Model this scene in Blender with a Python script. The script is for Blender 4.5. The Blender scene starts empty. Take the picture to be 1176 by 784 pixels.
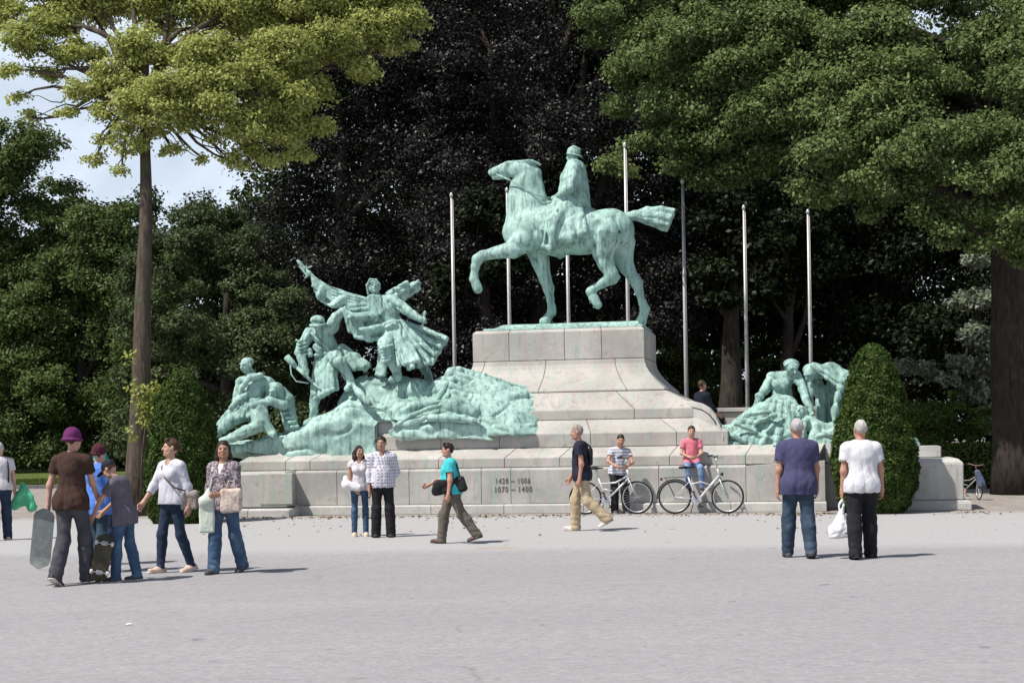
import bpy, bmesh, math, random
import numpy as np
from mathutils import Vector, Matrix

random.seed(7)
RNG = np.random.default_rng(11)
scene = bpy.context.scene
col = scene.collection
R = math.radians
F4 = np.float32

# ------------------------------------------------------------------ camera geometry (photo is 1176 x 784)
FOC = 1800.0; CX = 588.0; HY = 499.0; EYE = 1.65; ROLL = R(1.0)
cr, sr = math.cos(ROLL), math.sin(ROLL)

def ray(px, py):
    u = px - CX; v = HY - py
    return (u * cr + v * sr) / FOC, (-u * sr + v * cr) / FOC      # X and Z per metre of Y

def W(px, py, Y):
    dx, dz = ray(px, py)
    return Vector((dx * Y, Y, EYE + dz * Y))

def G(px, py, z=0.0):
    dx, dz = ray(px, py)
    Y = (z - EYE) / dz
    return Vector((dx * Y, Y, z))

# monument frame: u along the wall, w away from the square, z up
TH = R(11.0)
OX, OY = 1.2, 32.65
EU = (math.cos(TH), -math.sin(TH)); EW = (math.sin(TH), math.cos(TH))

def M(px, py, w):
    dx, dz = ray(px, py)
    t = (w + OX * EW[0] + OY * EW[1]) / (dx * EW[0] + EW[1])
    X, Y = dx * t - OX, t - OY
    return Vector((X * EU[0] + Y * EU[1], w, EYE + dz * t))

def m2w(u, w, z=0.0):
    return Vector((OX + u * EU[0] + w * EW[0], OY + u * EU[1] + w * EW[1], z))

def pxm(w):                      # metres per photo pixel at depth w
    return (OY + w) / FOC

# ------------------------------------------------------------------ objects
def empty(name, loc=(0, 0, 0), rz=0.0):
    o = bpy.data.objects.new(name, None)
    o.empty_display_size = 0.2
    col.objects.link(o)
    o.location = loc; o.rotation_euler = (0, 0, rz)
    return o

def tag(o, label=None, cat=None, group=None, kind=None):
    if label: o['label'] = label
    if cat: o['category'] = cat
    if group: o['group'] = group
    if kind: o['kind'] = kind
    return o

def mesh_obj(name, verts, faces, mats, parent=None, smooth=True, loc=None, midx=None):
    me = bpy.data.meshes.new(name)
    verts = np.asarray(verts, dtype=F4).reshape(-1, 3)
    if isinstance(faces, np.ndarray) and faces.ndim == 2:
        n, k = faces.shape
        me.vertices.add(len(verts)); me.vertices.foreach_set('co', verts.ravel())
        me.loops.add(n * k); me.loops.foreach_set('vertex_index', faces.astype(np.int32).ravel())
        me.polygons.add(n); me.polygons.foreach_set('loop_start', np.arange(0, n * k, k, dtype=np.int32))
        me.update(calc_edges=True)
    else:
        me.from_pydata([tuple(map(float, v)) for v in verts], [], [tuple(f) for f in faces])
    if smooth: me.polygons.foreach_set('use_smooth', np.ones(len(me.polygons), dtype=bool))
    if not isinstance(mats, (list, tuple)): mats = [mats]
    for m in mats: me.materials.append(m)
    if midx is not None: me.polygons.foreach_set('material_index', np.asarray(midx, dtype=np.int32))
    me.update()
    o = bpy.data.objects.new(name, me)
    col.objects.link(o)
    if parent is not None: o.parent = parent
    if loc is not None: o.location = loc
    return o

class MB:
    """collects simple solids, builds one mesh object"""
    def __init__(s): s.v = []; s.f = []
    def add(s, vs, fs):
        b = len(s.v); s.v += [tuple(v) for v in vs]; s.f += [tuple(i + b for i in f) for f in fs]
    def box(s, c, d, rot=None):
        vs = []
        for k in range(8):
            p = Vector(((k & 1) - .5, ((k >> 1) & 1) - .5, ((k >> 2) & 1) - .5))
            p = Vector((p.x * d[0], p.y * d[1], p.z * d[2]))
            if rot is not None: p = rot @ p
            vs.append(p + Vector(c))
        s.add(vs, [(0, 2, 3, 1), (4, 5, 7, 6), (0, 1, 5, 4), (2, 6, 7, 3), (0, 4, 6, 2), (1, 3, 7, 5)])
    def tube(s, pts, r, n=8, closed=False, cap=True):
        pts = [Vector(p) for p in pts]; m = len(pts)
        rs = r if isinstance(r, (list, tuple)) else [r] * m
        vs = []; prev = None
        for i, p in enumerate(pts):
            if closed: t = pts[(i + 1) % m] - pts[i - 1]
            else: t = pts[min(i + 1, m - 1)] - pts[max(i - 1, 0)]
            t.normalize()
            if prev is None:
                a = Vector((0, 0, 1)) if abs(t.z) < .9 else Vector((1, 0, 0))
                nx = t.cross(a).normalized()
            else:
                nx = (prev - t * prev.dot(t)).normalized()
            prev = nx; ny = t.cross(nx)
            for k in range(n):
                a = 2 * math.pi * k / n
                vs.append(p + (nx * math.cos(a) + ny * math.sin(a)) * rs[i])
        fs = []
        for i in range(m if closed else m - 1):
            j = (i + 1) % m
            for k in range(n):
                k2 = (k + 1) % n
                fs.append((i * n + k, i * n + k2, j * n + k2, j * n + k))
        if cap and not closed:
            fs.append(tuple(range(n - 1, -1, -1))); fs.append(tuple((m - 1) * n + k for k in range(n)))
        s.add(vs, fs)
    def lathe(s, prof, c=(0, 0, 0), n=24, rot=None):
        vs = []
        for r, z in prof:
            for k in range(n):
                a = 2 * math.pi * k / n
                p = Vector((r * math.cos(a), r * math.sin(a), z))
                if rot is not None: p = rot @ p
                vs.append(p + Vector(c))
        fs = []
        for i in range(len(prof) - 1):
            for k in range(n):
                k2 = (k + 1) % n
                fs.append((i * n + k, i * n + k2, (i + 1) * n + k2, (i + 1) * n + k))
        fs.append(tuple(range(n - 1, -1, -1))); fs.append(tuple((len(prof) - 1) * n + k for k in range(n)))
        s.add(vs, fs)
    def prism(s, poly, fn0, fn1):
        n = len(poly)
        vs = [fn0(p) for p in poly] + [fn1(p) for p in poly]
        fs = [tuple(range(n - 1, -1, -1)), tuple(range(n, 2 * n))]
        for i in range(n): fs.append((i, (i + 1) % n, n + (i + 1) % n, n + i))
        s.add(vs, fs)
    def build(s, name, mat, parent=None, smooth=False, bevel=0.0, seg=1, auto=False):
        o = mesh_obj(name, s.v, s.f, mat, parent, smooth)
        bm = bmesh.new(); bm.from_mesh(o.data)
        bmesh.ops.recalc_face_normals(bm, faces=bm.faces)
        if bevel > 0:
            es = [e for e in bm.edges if len(e.link_faces) == 2 and e.calc_face_angle(0) > .5]
            bmesh.ops.bevel(bm, geom=es, offset=bevel, segments=seg, affect='EDGES', clamp_overlap=True)
        if auto:
            for f in bm.faces: f.smooth = True
            for e in bm.edges:
                if len(e.link_faces) == 2 and e.calc_face_angle(0) > .6: e.smooth = False
        bm.to_mesh(o.data); bm.free()
        return o

# ------------------------------------------------------------------ signed distance field sculpting
class SDF:
    def __init__(s, lo, hi, h):
        s.h = h; s.lo = np.array(lo, dtype=F4) - 3 * h; hi = np.array(hi, dtype=F4) + 3 * h
        s.n = np.ceil((hi - s.lo) / h).astype(int) + 1
        s.ax = [s.lo[i] + h * np.arange(s.n[i], dtype=F4) for i in range(3)]
        s.big = F4(max(6 * h, .25))
        s.F = np.full(tuple(s.n), s.big, dtype=F4)
    def sl(s, lo, hi, m):
        out = []
        for i in range(3):
            a = max(0, int((lo[i] - m - s.lo[i]) / s.h)); b = min(s.n[i], int((hi[i] + m - s.lo[i]) / s.h) + 2)
            if b <= a: return None
            out.append(slice(a, b))
        return tuple(out)
    def grid(s, sl):
        return (s.ax[0][sl[0]][:, None, None], s.ax[1][sl[1]][None, :, None], s.ax[2][sl[2]][None, None, :])
    def put(s, sl, d, k, sub=False):
        A = s.F[sl]
        if sub:
            d = -d
            if k > 0:
                hh = np.maximum(k - np.abs(A - d), 0) / k; s.F[sl] = np.maximum(A, d) + hh * hh * k * .25
            else: s.F[sl] = np.maximum(A, d)
        else:
            if k > 0:
                hh = np.maximum(k - np.abs(A - d), 0) / k; s.F[sl] = np.minimum(A, d) - hh * hh * k * .25
            else: s.F[sl] = np.minimum(A, d)
    def cap(s, a, b, ra, rb=None, k=0.0, flat=None, sub=False):
        """tapered capsule; flat=(axis, f): cross-section is 1/f times wider along axis"""
        rb = ra if rb is None else rb
        a = np.array(a, dtype=F4); b = np.array(b, dtype=F4)
        wide = 1.0
        if flat is not None:
            n = np.array(flat[0], dtype=F4); n = n / np.linalg.norm(n); wide = max(1.0, 1 / flat[1])
        m = max(ra, rb) * wide + max(k, 3 * s.h)
        sl = s.sl(np.minimum(a, b), np.maximum(a, b), m)
        if sl is None: return
        X, Y, Z = s.grid(sl)
        ba = b - a; l2 = max(float(ba @ ba), 1e-9)
        px, py, pz = X - a[0], Y - a[1], Z - a[2]
        t = np.clip((px * ba[0] + py * ba[1] + pz * ba[2]) / l2, 0, 1)
        ox, oy, oz = px - ba[0] * t, py - ba[1] * t, pz - ba[2] * t
        if flat is not None:
            q = (ox * n[0] + oy * n[1] + oz * n[2]) * F4(flat[1] - 1)
            ox = ox + q * n[0]; oy = oy + q * n[1]; oz = oz + q * n[2]
        d = np.sqrt(ox * ox + oy * oy + oz * oz) - (F4(ra) + F4(rb - ra) * t)
        s.put(sl, d, F4(k), sub)
    def ell(s, c, r, rot=None, k=0.0, sub=False):
        c = np.array(c, dtype=F4); r = np.array(r, dtype=F4)
        mr = np.array([r.max()] * 3) if rot is not None else r
        sl = s.sl(c - mr, c + mr, max(k, 3 * s.h))
        if sl is None: return
        X, Y, Z = s.grid(sl)
        px, py, pz = X - c[0], Y - c[1], Z - c[2]
        if rot is not None:
            Q = np.array(rot, dtype=F4)            # columns are the axes
            px, py, pz = (px * Q[0, 0] + py * Q[1, 0] + pz * Q[2, 0], px * Q[0, 1] + py * Q[1, 1] + pz * Q[2, 1],
                          px * Q[0, 2] + py * Q[1, 2] + pz * Q[2, 2])
        k0 = np.sqrt((px / r[0]) ** 2 + (py / r[1]) ** 2 + (pz / r[2]) ** 2)
        k1 = np.sqrt((px / r[0] ** 2) ** 2 + (py / r[1] ** 2) ** 2 + (pz / r[2] ** 2) ** 2) + 1e-6
        d = np.where(k0 < .05, -r.min(), k0 * (k0 - 1) / k1).astype(F4)
        s.put(sl, d, F4(k), sub)
    def box(s, c, hf, rot=None, rad=0.0, k=0.0, sub=False):
        c = np.array(c, dtype=F4); hf = np.array(hf, dtype=F4)
        mr = np.array([np.linalg.norm(hf)] * 3) if rot is not None else hf
        sl = s.sl(c - mr, c + mr, max(k, 3 * s.h))
        if sl is None: return
        X, Y, Z = s.grid(sl)
        px, py, pz = X - c[0], Y - c[1], Z - c[2]
        if rot is not None:
            Q = np.array(rot, dtype=F4)
            px, py, pz = (px * Q[0, 0] + py * Q[1, 0] + pz * Q[2, 0], px * Q[0, 1] + py * Q[1, 1] + pz * Q[2, 1],
                          px * Q[0, 2] + py * Q[1, 2] + pz * Q[2, 2])
        qx, qy, qz = np.abs(px) - hf[0] + rad, np.abs(py) - hf[1] + rad, np.abs(pz) - hf[2] + rad
        d = np.sqrt(np.maximum(qx, 0) ** 2 + np.maximum(qy, 0) ** 2 + np.maximum(qz, 0) ** 2) + np.minimum(np.maximum(qx, np.maximum(qy, qz)), 0) - F4(rad)
        s.put(sl, d, F4(k), sub)
    def cut(s, p, n, k=0.0):
        """keep the side the normal points away from"""
        p = np.array(p, dtype=F4); n = np.array(n, dtype=F4); n = n / np.linalg.norm(n)
        X, Y, Z = s.grid((slice(None),) * 3)
        d = (X - p[0]) * n[0] + (Y - p[1]) * n[1] + (Z - p[2]) * n[2]
        A = s.F
        if k > 0:
            hh = np.maximum(k - np.abs(A - d), 0) / k; s.F = (np.maximum(A, d) + hh * hh * k * .25).astype(F4)
        else: s.F = np.maximum(A, d).astype(F4)
    def chain(s, pts, k=0.0, flat=None):
        for (a, ra), (b, rb) in zip(pts[:-1], pts[1:]): s.cap(a, b, ra, rb, k, flat)
    def mesh(s):
        F = s.F; n = F.shape
        ins = F < 0
        c = np.zeros((n[0] - 1, n[1] - 1, n[2] - 1), dtype=np.uint8)
        for dx in (0, 1):
            for dy in (0, 1):
                for dz in (0, 1):
                    c += ins[dx:n[0] - 1 + dx, dy:n[1] - 1 + dy, dz:n[2] - 1 + dz]
        act = (c > 0) & (c < 8)
        I = np.argwhere(act)
        if len(I) == 0: return np.zeros((0, 3), F4), np.zeros((0, 4), np.int32), np.zeros((0, 3), F4)
        idx = np.full(c.shape, -1, dtype=np.int32); idx[act] = np.arange(len(I), dtype=np.int32)
        cn = [(a, b, d) for a in (0, 1) for b in (0, 1) for d in (0, 1)]
        V = np.stack([F[I[:, 0] + a, I[:, 1] + b, I[:, 2] + d] for a, b, d in cn], 1)
        P = np.zeros((len(I), 3), F4); C = np.zeros(len(I), F4)
        for i in range(8):
            for j in range(i + 1, 8):
                if sum(abs(np.subtract(cn[i], cn[j]))) != 1: continue
                vi, vj = V[:, i], V[:, j]
                m = (vi < 0) != (vj < 0)
                t = np.where(m, vi / np.where(m, vi - vj, 1), 0)
                e = np.array(cn[i], F4)[None] + t[:, None] * (np.array(cn[j], F4) - np.array(cn[i], F4))[None]
                P += np.where(m[:, None], e, 0); C += m
        P = P / C[:, None]
        N = np.zeros((len(I), 3), F4)
        for i in range(8):
            N += V[:, i][:, None] * (np.array(cn[i], F4) * 2 - 1)[None]
        N /= (np.linalg.norm(N, axis=1, keepdims=True) + 1e-9)
        P = s.lo[None] + s.h * (I + P)
        Q = []
        for ax in range(3):
            sh = [slice(1, -1)] * 3; sh[ax] = slice(0, -1)
            s2 = [slice(1, -1)] * 3; s2[ax] = slice(1, None)
            A = ins[tuple(sh)]; B = ins[tuple(s2)]
            for flag in (True, False):
                E = np.argwhere((A == flag) & (B != flag))
                off = np.array([1, 1, 1]); off[ax] = 0
                E = E + off
                o1, o2 = [(1, 2), (2, 0), (0, 1)][ax]
                d1 = np.zeros(3, int); d1[o1] = 1; d2 = np.zeros(3, int); d2[o2] = 1
                g = lambda e: idx[e[:, 0], e[:, 1], e[:, 2]]
                q = np.stack([g(E - d1 - d2), g(E - d2), g(E), g(E - d1)], 1)
                Q.append(q if flag else q[:, ::-1])
        return P.astype(F4), np.concatenate(Q), N

def fnoise(P, f, seed=0, n=5):
    """smooth pseudo-noise in -1..1 from sines"""
    rg = np.random.default_rng(seed); s = 0
    for i in range(n):
        d = rg.normal(size=3); d /= np.linalg.norm(d)
        s = s + np.sin((P @ d) * f * (0.7 + .7 * rg.random()) * 6.283 + rg.random() * 6.283)
    return s / n * 1.3

def sculpt(name, sdf, mat, parent, disp=None, off=(0, 0, 0), midx_fn=None, smooth_it=0):
    P, Q, N = sdf.mesh()
    if disp is not None: P = P + N * disp(P)[:, None]
    if smooth_it:
        for _ in range(smooth_it):
            S = np.zeros_like(P); c = np.zeros(len(P), F4)
            for a, b in ((0, 1), (1, 2), (2, 3), (3, 0)):
                np.add.at(S, Q[:, a], P[Q[:, b]]); np.add.at(c, Q[:, a], 1)
            P = .5 * P + .5 * S / np.maximum(c, 1)[:, None]
    mi = None
    if midx_fn is not None: mi = midx_fn(P[Q].mean(1))
    o = mesh_obj(name, P - np.array(off, F4)[None], Q, mat, parent, True, midx=mi)
    return o
# ------------------------------------------------------------------ materials
def new_mat(name):
    m = bpy.data.materials.new(name); m.use_nodes = True
    nt = m.node_tree
    for n in list(nt.nodes): nt.nodes.remove(n)
    out = nt.nodes.new('ShaderNodeOutputMaterial')
    return m, nt, out

def mixc(nt, fac, a, b, mode='MIX'):
    n = nt.nodes.new('ShaderNodeMix'); n.data_type = 'RGBA'; n.blend_type = mode
    for sock, v in ((n.inputs[0], fac), (n.inputs[6], a), (n.inputs[7], b)):
        if isinstance(v, (int, float)): sock.default_value = v
        elif isinstance(v, (tuple, list)): sock.default_value = (*v[:3], 1)
        else: nt.links.new(v, sock)
    return n.outputs[2]

def mth(nt, op, a, b=None, c=None):
    n = nt.nodes.new('ShaderNodeMath'); n.operation = op
    for i, v in enumerate((a, b, c)):
        if v is None: continue
        if isinstance(v, (int, float)): n.inputs[i].default_value = v
        else: nt.links.new(v, n.inputs[i])
    return n.outputs[0]

def ramp(nt, fac, stops):
    n = nt.nodes.new('ShaderNodeValToRGB'); e = n.color_ramp.elements
    while len(e) < len(stops): e.new(.5)
    for i, (p, c) in enumerate(stops):
        e[i].position = p; e[i].color = (*((c, c, c) if isinstance(c, (int, float)) else c), 1)
    nt.links.new(fac, n.inputs[0]); return n.outputs[0]

def coords(nt, scale=(1, 1, 1), kind='Object', rot=(0, 0, 0)):
    t = nt.nodes.new('ShaderNodeTexCoord'); m = nt.nodes.new('ShaderNodeMapping')
    m.inputs['Scale'].default_value = scale; m.inputs['Rotation'].default_value = rot
    nt.links.new(t.outputs[kind], m.inputs[0]); return m.outputs[0]

def noise(nt, vec, scale, detail=4, rough=.55, dist=0.0):
    n = nt.nodes.new('ShaderNodeTexNoise'); n.inputs['Scale'].default_value = scale
    n.inputs['Detail'].default_value = detail; n.inputs['Roughness'].default_value = rough
    n.inputs['Distortion'].default_value = dist
    nt.links.new(vec, n.inputs['Vector']); return n.outputs['Fac']

def bump(nt, h, strength=.3, dist=.02):
    n = nt.nodes.new('ShaderNodeBump'); n.inputs['Strength'].default_value = strength; n.inputs['Distance'].default_value = dist
    nt.links.new(h, n.inputs['Height']); return n.outputs[0]

def principled(nt, out, color, rough=.8, metal=0.0, normal=None, spec=.3):
    b = nt.nodes.new('ShaderNodeBsdfPrincipled')
    if isinstance(color, (tuple, list)): b.inputs['Base Color'].default_value = (*color[:3], 1)
    else: nt.links.new(color, b.inputs['Base Color'])
    if isinstance(rough, (int, float)): b.inputs['Roughness'].default_value = rough
    else: nt.links.new(rough, b.inputs['Roughness'])
    b.inputs['Metallic'].default_value = metal
    b.inputs['Specular IOR Level'].default_value = spec
    if normal is not None: nt.links.new(normal, b.inputs['Normal'])
    nt.links.new(b.outputs[0], out.inputs[0]); return b

def mat_plain(name, color, rough=.7, metal=0.0, var=.25, scale=18, bmp=.15, spec=.3, bscale=90, bdist=.004):
    m, nt, out = new_mat(name)
    v = coords(nt)
    f = noise(nt, v, scale, 4)
    dark = tuple(c * (1 - var) for c in color); lite = tuple(min(1, c * (1 + var)) for c in color)
    c = ramp(nt, f, [(.3, dark), (.7, lite)])
    nrm = bump(nt, noise(nt, v, bscale, 3), bmp, bdist) if bmp else None
    principled(nt, out, c, rough, metal, nrm, spec)
    return m

def mat_cloth(name, color, var=.18, rough=.9, pattern=None):
    m, nt, out = new_mat(name)
    v = coords(nt)
    f = noise(nt, v, 7, 5, .6)
    c = ramp(nt, f, [(.3, tuple(x * (1 - var) for x in color)), (.7, tuple(min(1, x * (1 + var)) for x in color))])
    if pattern: c = pattern(nt, v, c)
    w = noise(nt, coords(nt, (1, 1, 1)), 260, 2)
    w2 = noise(nt, coords(nt, (1, 1, .55)), 16, 3, .5, .6)
    h = mth(nt, 'ADD', mth(nt, 'MULTIPLY', w, .12), w2)
    principled(nt, out, c, rough, 0, bump(nt, h, .65, .028), .2)
    return m

def sep(nt, v):
    n = nt.nodes.new('ShaderNodeSeparateXYZ'); nt.links.new(v, n.inputs[0]); return n.outputs

def pat_stripes(c2, period, duty=.5, axis=2):
    def f(nt, v, c):
        z = sep(nt, v)[axis]
        s = mth(nt, 'LESS_THAN', mth(nt, 'FRACT', mth(nt, 'DIVIDE', z, period)), duty)
        return mixc(nt, s, c, c2)
    return f

def pat_checks(c2, period, duty=.45):
    def f(nt, v, c):
        x, y, z = sep(nt, v)
        a = mth(nt, 'LESS_THAN', mth(nt, 'FRACT', mth(nt, 'DIVIDE', mth(nt, 'ADD', x, y), period)), duty)
        b = mth(nt, 'LESS_THAN', mth(nt, 'FRACT', mth(nt, 'DIVIDE', z, period)), duty)
        s = mth(nt, 'MULTIPLY', a, b)
        return mixc(nt, mth(nt, 'MULTIPLY', s, .85), c, c2)
    return f

def pat_mottle(c2, scale=40, lo=.45, hi=.55):
    def f(nt, v, c):
        return mixc(nt, ramp(nt, noise(nt, v, scale, 3), [(lo, 0.0), (hi, 1.0)]), c, c2)
    return f

def mat_jeans(name, color, fade=(.25, .33, .42)):
    def p(nt, v, c):
        return mixc(nt, mth(nt, 'MULTIPLY', ramp(nt, noise(nt, v, 5, 3), [(.5, 0.0), (.75, 1.0)]), .45), c, fade)
    return mat_cloth(name, color, .22, .9, p)

def mat_bronze():
    m, nt, out = new_mat('verdigris_bronze')
    v = coords(nt); vs = coords(nt, (7, 7, .5))
    big = noise(nt, v, 1.4, 6, .65, .4); streak = noise(nt, vs, 1.6, 7, .68); fine = noise(nt, v, 20, 6, .7)
    c = ramp(nt, big, [(.28, (.15, .255, .22)), (.5, (.30, .46, .41)), (.74, (.43, .60, .545))])
    c = mixc(nt, ramp(nt, streak, [(.50, 0.0), (.66, .85)]), c, (.065, .115, .10))
    c = mixc(nt, ramp(nt, streak, [(.30, .7), (.42, 0.0)]), c, (.53, .70, .64))
    pits = noise(nt, coords(nt), 5, 6, .75)
    c = mixc(nt, ramp(nt, pits, [(.58, 0.0), (.70, .7)]), c, (.075, .10, .082))
    c = mixc(nt, mth(nt, 'MULTIPLY', ramp(nt, fine, [(.52, 0.0), (.72, 1.0)]), .55), c, (.13, .22, .19))
    principled(nt, out, c, .6, .0, bump(nt, mth(nt, 'ADD', noise(nt, v, 34, 6, .7), mth(nt, 'MULTIPLY', noise(nt, v, 9, 5, .6), .7)), .4, .02), .35)
    return m

def mat_stone(name, base, green=.5, joint=None):
    m, nt, out = new_mat(name)
    g = nt.nodes.new('ShaderNodeNewGeometry')
    v = coords(nt); vs = coords(nt, (4.5, 4.5, .35))
    big = noise(nt, v, .9, 6, .6, .2); fine = noise(nt, v, 42, 5, .7); streak = noise(nt, vs, 1.3, 6, .65)
    lo = tuple(x * .60 for x in base); hi = tuple(min(1, x * 1.14) for x in base)
    c = ramp(nt, big, [(.3, lo), (.7, hi)])
    c = mixc(nt, mth(nt, 'MULTIPLY', g.outputs['Random Per Island'], .35), c, (base[0] * .72, base[1] * .70, base[2] * .66))
    c = mixc(nt, mth(nt, 'MULTIPLY', ramp(nt, streak, [(.50, 0.0), (.68, 1.0)]), green), c, (base[0] * .62, base[1] * .86, base[2] * .78))
    st2 = noise(nt, coords(nt, (7, 7, .5), rot=(0, 0, .6)), 1.7, 6, .7)
    c = mixc(nt, mth(nt, 'MULTIPLY', ramp(nt, st2, [(.56, 0.0), (.74, 1.0)]), .55), c, (base[0] * .40, base[1] * .40, base[2] * .38))
    c = mixc(nt, mth(nt, 'MULTIPLY', ramp(nt, fine, [(.5, 0.0), (.8, 1.0)]), .35), c, (base[0] * .5, base[1] * .48, base[2] * .45))
    lich = noise(nt, v, 3.6, 8, .78)
    c = mixc(nt, ramp(nt, lich, [(.54, 0.0), (.66, .55)]), c, (base[0] * .42, base[1] * .42, base[2] * .40))
    c = mixc(nt, ramp(nt, noise(nt, coords(nt, (1, 1, 1), rot=(.4, .2, 0)), 2.1, 8, .75), [(.58, 0.0), (.68, .45)]), c, (base[0] * .66, base[1] * .56, base[2] * .46))
    principled(nt, out, c, .88, 0, bump(nt, mth(nt, 'ADD', fine, mth(nt, 'MULTIPLY', lich, .8)), .5, .02), .2)
    return m

def mat_leaf(name, dark, lite, trans=.35, tcol=None, gloss=.010):
    m, nt, out = new_mat(name)
    g = nt.nodes.new('ShaderNodeNewGeometry')
    rnd = g.outputs['Random Per Island']
    v = coords(nt)
    big = noise(nt, v, .35, 3)
    f = mth(nt, 'ADD', mth(nt, 'MULTIPLY', rnd, .6), mth(nt, 'MULTIPLY', ramp(nt, big, [(.3, 0.0), (.7, 1.0)]), .4))
    c = mixc(nt, f, dark, lite)
    d = nt.nodes.new('ShaderNodeBsdfDiffuse'); nt.links.new(c, d.inputs[0])
    t = nt.nodes.new('ShaderNodeBsdfTranslucent')
    tc = mixc(nt, f, tuple(x * 1.1 for x in (tcol or dark)), tuple(min(1, x * 1.25) for x in (tcol or lite)))
    nt.links.new(tc, t.inputs[0])
    mx = nt.nodes.new('ShaderNodeMixShader'); mx.inputs[0].default_value = trans
    nt.links.new(d.outputs[0], mx.inputs[1]); nt.links.new(t.outputs[0], mx.inputs[2])
    gl = nt.nodes.new('ShaderNodeBsdfGlossy'); gl.inputs['Roughness'].default_value = .45
    gl.inputs['Color'].default_value = (.8, .85, .8, 1)
    m2 = nt.nodes.new('ShaderNodeMixShader'); m2.inputs[0].default_value = gloss
    nt.links.new(mx.outputs[0], m2.inputs[1]); nt.links.new(gl.outputs[0], m2.inputs[2])
    nt.links.new(m2.outputs[0], out.inputs[0])
    return m

def mat_bark(name, a, b):
    m, nt, out = new_mat(name)
    v = coords(nt, (9, 9, 1.6)); n1 = noise(nt, v, 1.5, 6, .7, .4)
    n2 = noise(nt, coords(nt), 1.2, 4)
    c = ramp(nt, n1, [(.3, a), (.7, b)])
    c = mixc(nt, ramp(nt, n2, [(.55, 0.0), (.7, .55)]), c, (.07, .085, .045))
    principled(nt, out, c, .95, 0, bump(nt, n1, .9, .05), .1)
    return m

def mat_ground():
    m, nt, out = new_mat('asphalt')
    v = coords(nt, kind='Object'); x, y, z = sep(nt, v)
    chip = nt.nodes.new('ShaderNodeTexVoronoi'); chip.inputs['Scale'].default_value = 24; nt.links.new(v, chip.inputs['Vector'])
    cv = sep(nt, chip.outputs['Color'])[0]
    fine = noise(nt, v, 34, 5, .8); mid = noise(nt, v, 5, 6, .65); big = noise(nt, coords(nt, (.25, .6, 1)), .5, 5, .6)
    f = mth(nt, 'ADD', mth(nt, 'MULTIPLY', fine, .55), mth(nt, 'ADD', mth(nt, 'MULTIPLY', cv, .25), mth(nt, 'MULTIPLY', mid, .2)))
    c = ramp(nt, f, [(.30, (.235, .226, .232)), (.47, (.288, .278, .286)), (.60, (.318, .308, .315)), (.74, (.39, .38, .382))])
    c = mixc(nt, ramp(nt, big, [(.35, .30), (.7, 0.0)]), c, (.20, .192, .202))
    sx = noise(nt, coords(nt, (.05, 1.0, 1)), 1.0, 6, .7)
    c = mixc(nt, ramp(nt, sx, [(.54, 0.0), (.70, .20)]), c, (.38, .37, .37))
    # patched strips and tar-filled cracks
    cr1 = nt.nodes.new('ShaderNodeTexVoronoi'); cr1.feature = 'DISTANCE_TO_EDGE'; cr1.inputs['Scale'].default_value = .19
    wv = nt.nodes.new('ShaderNodeVectorMath'); wv.operation = 'ADD'; nt.links.new(v, wv.inputs[0])
    nz = nt.nodes.new('ShaderNodeTexNoise'); nz.inputs['Scale'].default_value = .8; nz.inputs['Detail'].default_value = 6; nt.links.new(v, nz.inputs['Vector'])
    nt.links.new(nz.outputs['Color'], wv.inputs[1]); nt.links.new(wv.outputs[0], cr1.inputs['Vector'])
    ck = mth(nt, 'MULTIPLY', ramp(nt, cr1.outputs['Distance'], [(.0, 1.0), (.006, 0.0)]), ramp(nt, noise(nt, v, .35, 3), [(.5, 0.0), (.6, .45)]))
    c = mixc(nt, ck, c, (.10, .097, .10))
    # gritty, paler strip in front of the monument
    yy = mth(nt, 'ADD', y, mth(nt, 'MULTIPLY', mth(nt, 'SUBTRACT', mid, .5), 2.2))
    yy = mth(nt, 'ADD', yy, mth(nt, 'MULTIPLY', x, .10))
    gmask = ramp(nt, mth(nt, 'DIVIDE', yy, 40), [(.545, 0.0), (.575, 1.0)])
    grit = noise(nt, v, 20, 6, .85)
    gc = ramp(nt, grit, [(.3, (.265, .257, .260)), (.5, (.35, .341, .343)), (.72, (.45, .44, .435))])
    c = mixc(nt, gmask, c, gc)
    # dirt and dead leaves gathered at the foot of the wall
    yd = mth(nt, 'ADD', mth(nt, 'ADD', y, mth(nt, 'MULTIPLY', x, .194)), mth(nt, 'MULTIPLY', mth(nt, 'SUBTRACT', mid, .5), 1.6))
    dm = ramp(nt, mth(nt, 'DIVIDE', yd, 40), [(.785, 0.0), (.815, .85)])
    dc = ramp(nt, grit, [(.3, (.10, .075, .055)), (.7, (.31, .255, .20))])
    c = mixc(nt, mth(nt, 'MULTIPLY', dm, ramp(nt, noise(nt, v, 2.2, 4, .7), [(.35, .35), (.6, 1.0)])), c, dc)
    # worn, sandy spill near the middle of the square
    ex = mth(nt, 'DIVIDE', mth(nt, 'SUBTRACT', x, -.25), .55); ey = mth(nt, 'DIVIDE', mth(nt, 'SUBTRACT', y, 23.0), .35)
    r2 = mth(nt, 'ADD', mth(nt, 'MULTIPLY', ex, ex), mth(nt, 'MULTIPLY', ey, ey))
    c = mixc(nt, mth(nt, 'MULTIPLY', ramp(nt, mth(nt, 'ADD', r2, mid), [(.6, .7), (1.0, 0.0)]), .9), c, (.34, .26, .17))
    st = noise(nt, v, .9, 8, .75)
    c = mixc(nt, ramp(nt, st, [(.60, 0.0), (.70, .22)]), c, (.16, .155, .16))
    spots = noise(nt, v, 3.2, 2, .5)
    c = mixc(nt, ramp(nt, spots, [(.70, 0.0), (.74, .5)]), c, (.09, .085, .088))
    principled(nt, out, c, .93, 0, bump(nt, mth(nt, 'ADD', f, mth(nt, 'MULTIPLY', grit, .6)), .35, .010), .2)
    return m

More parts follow.
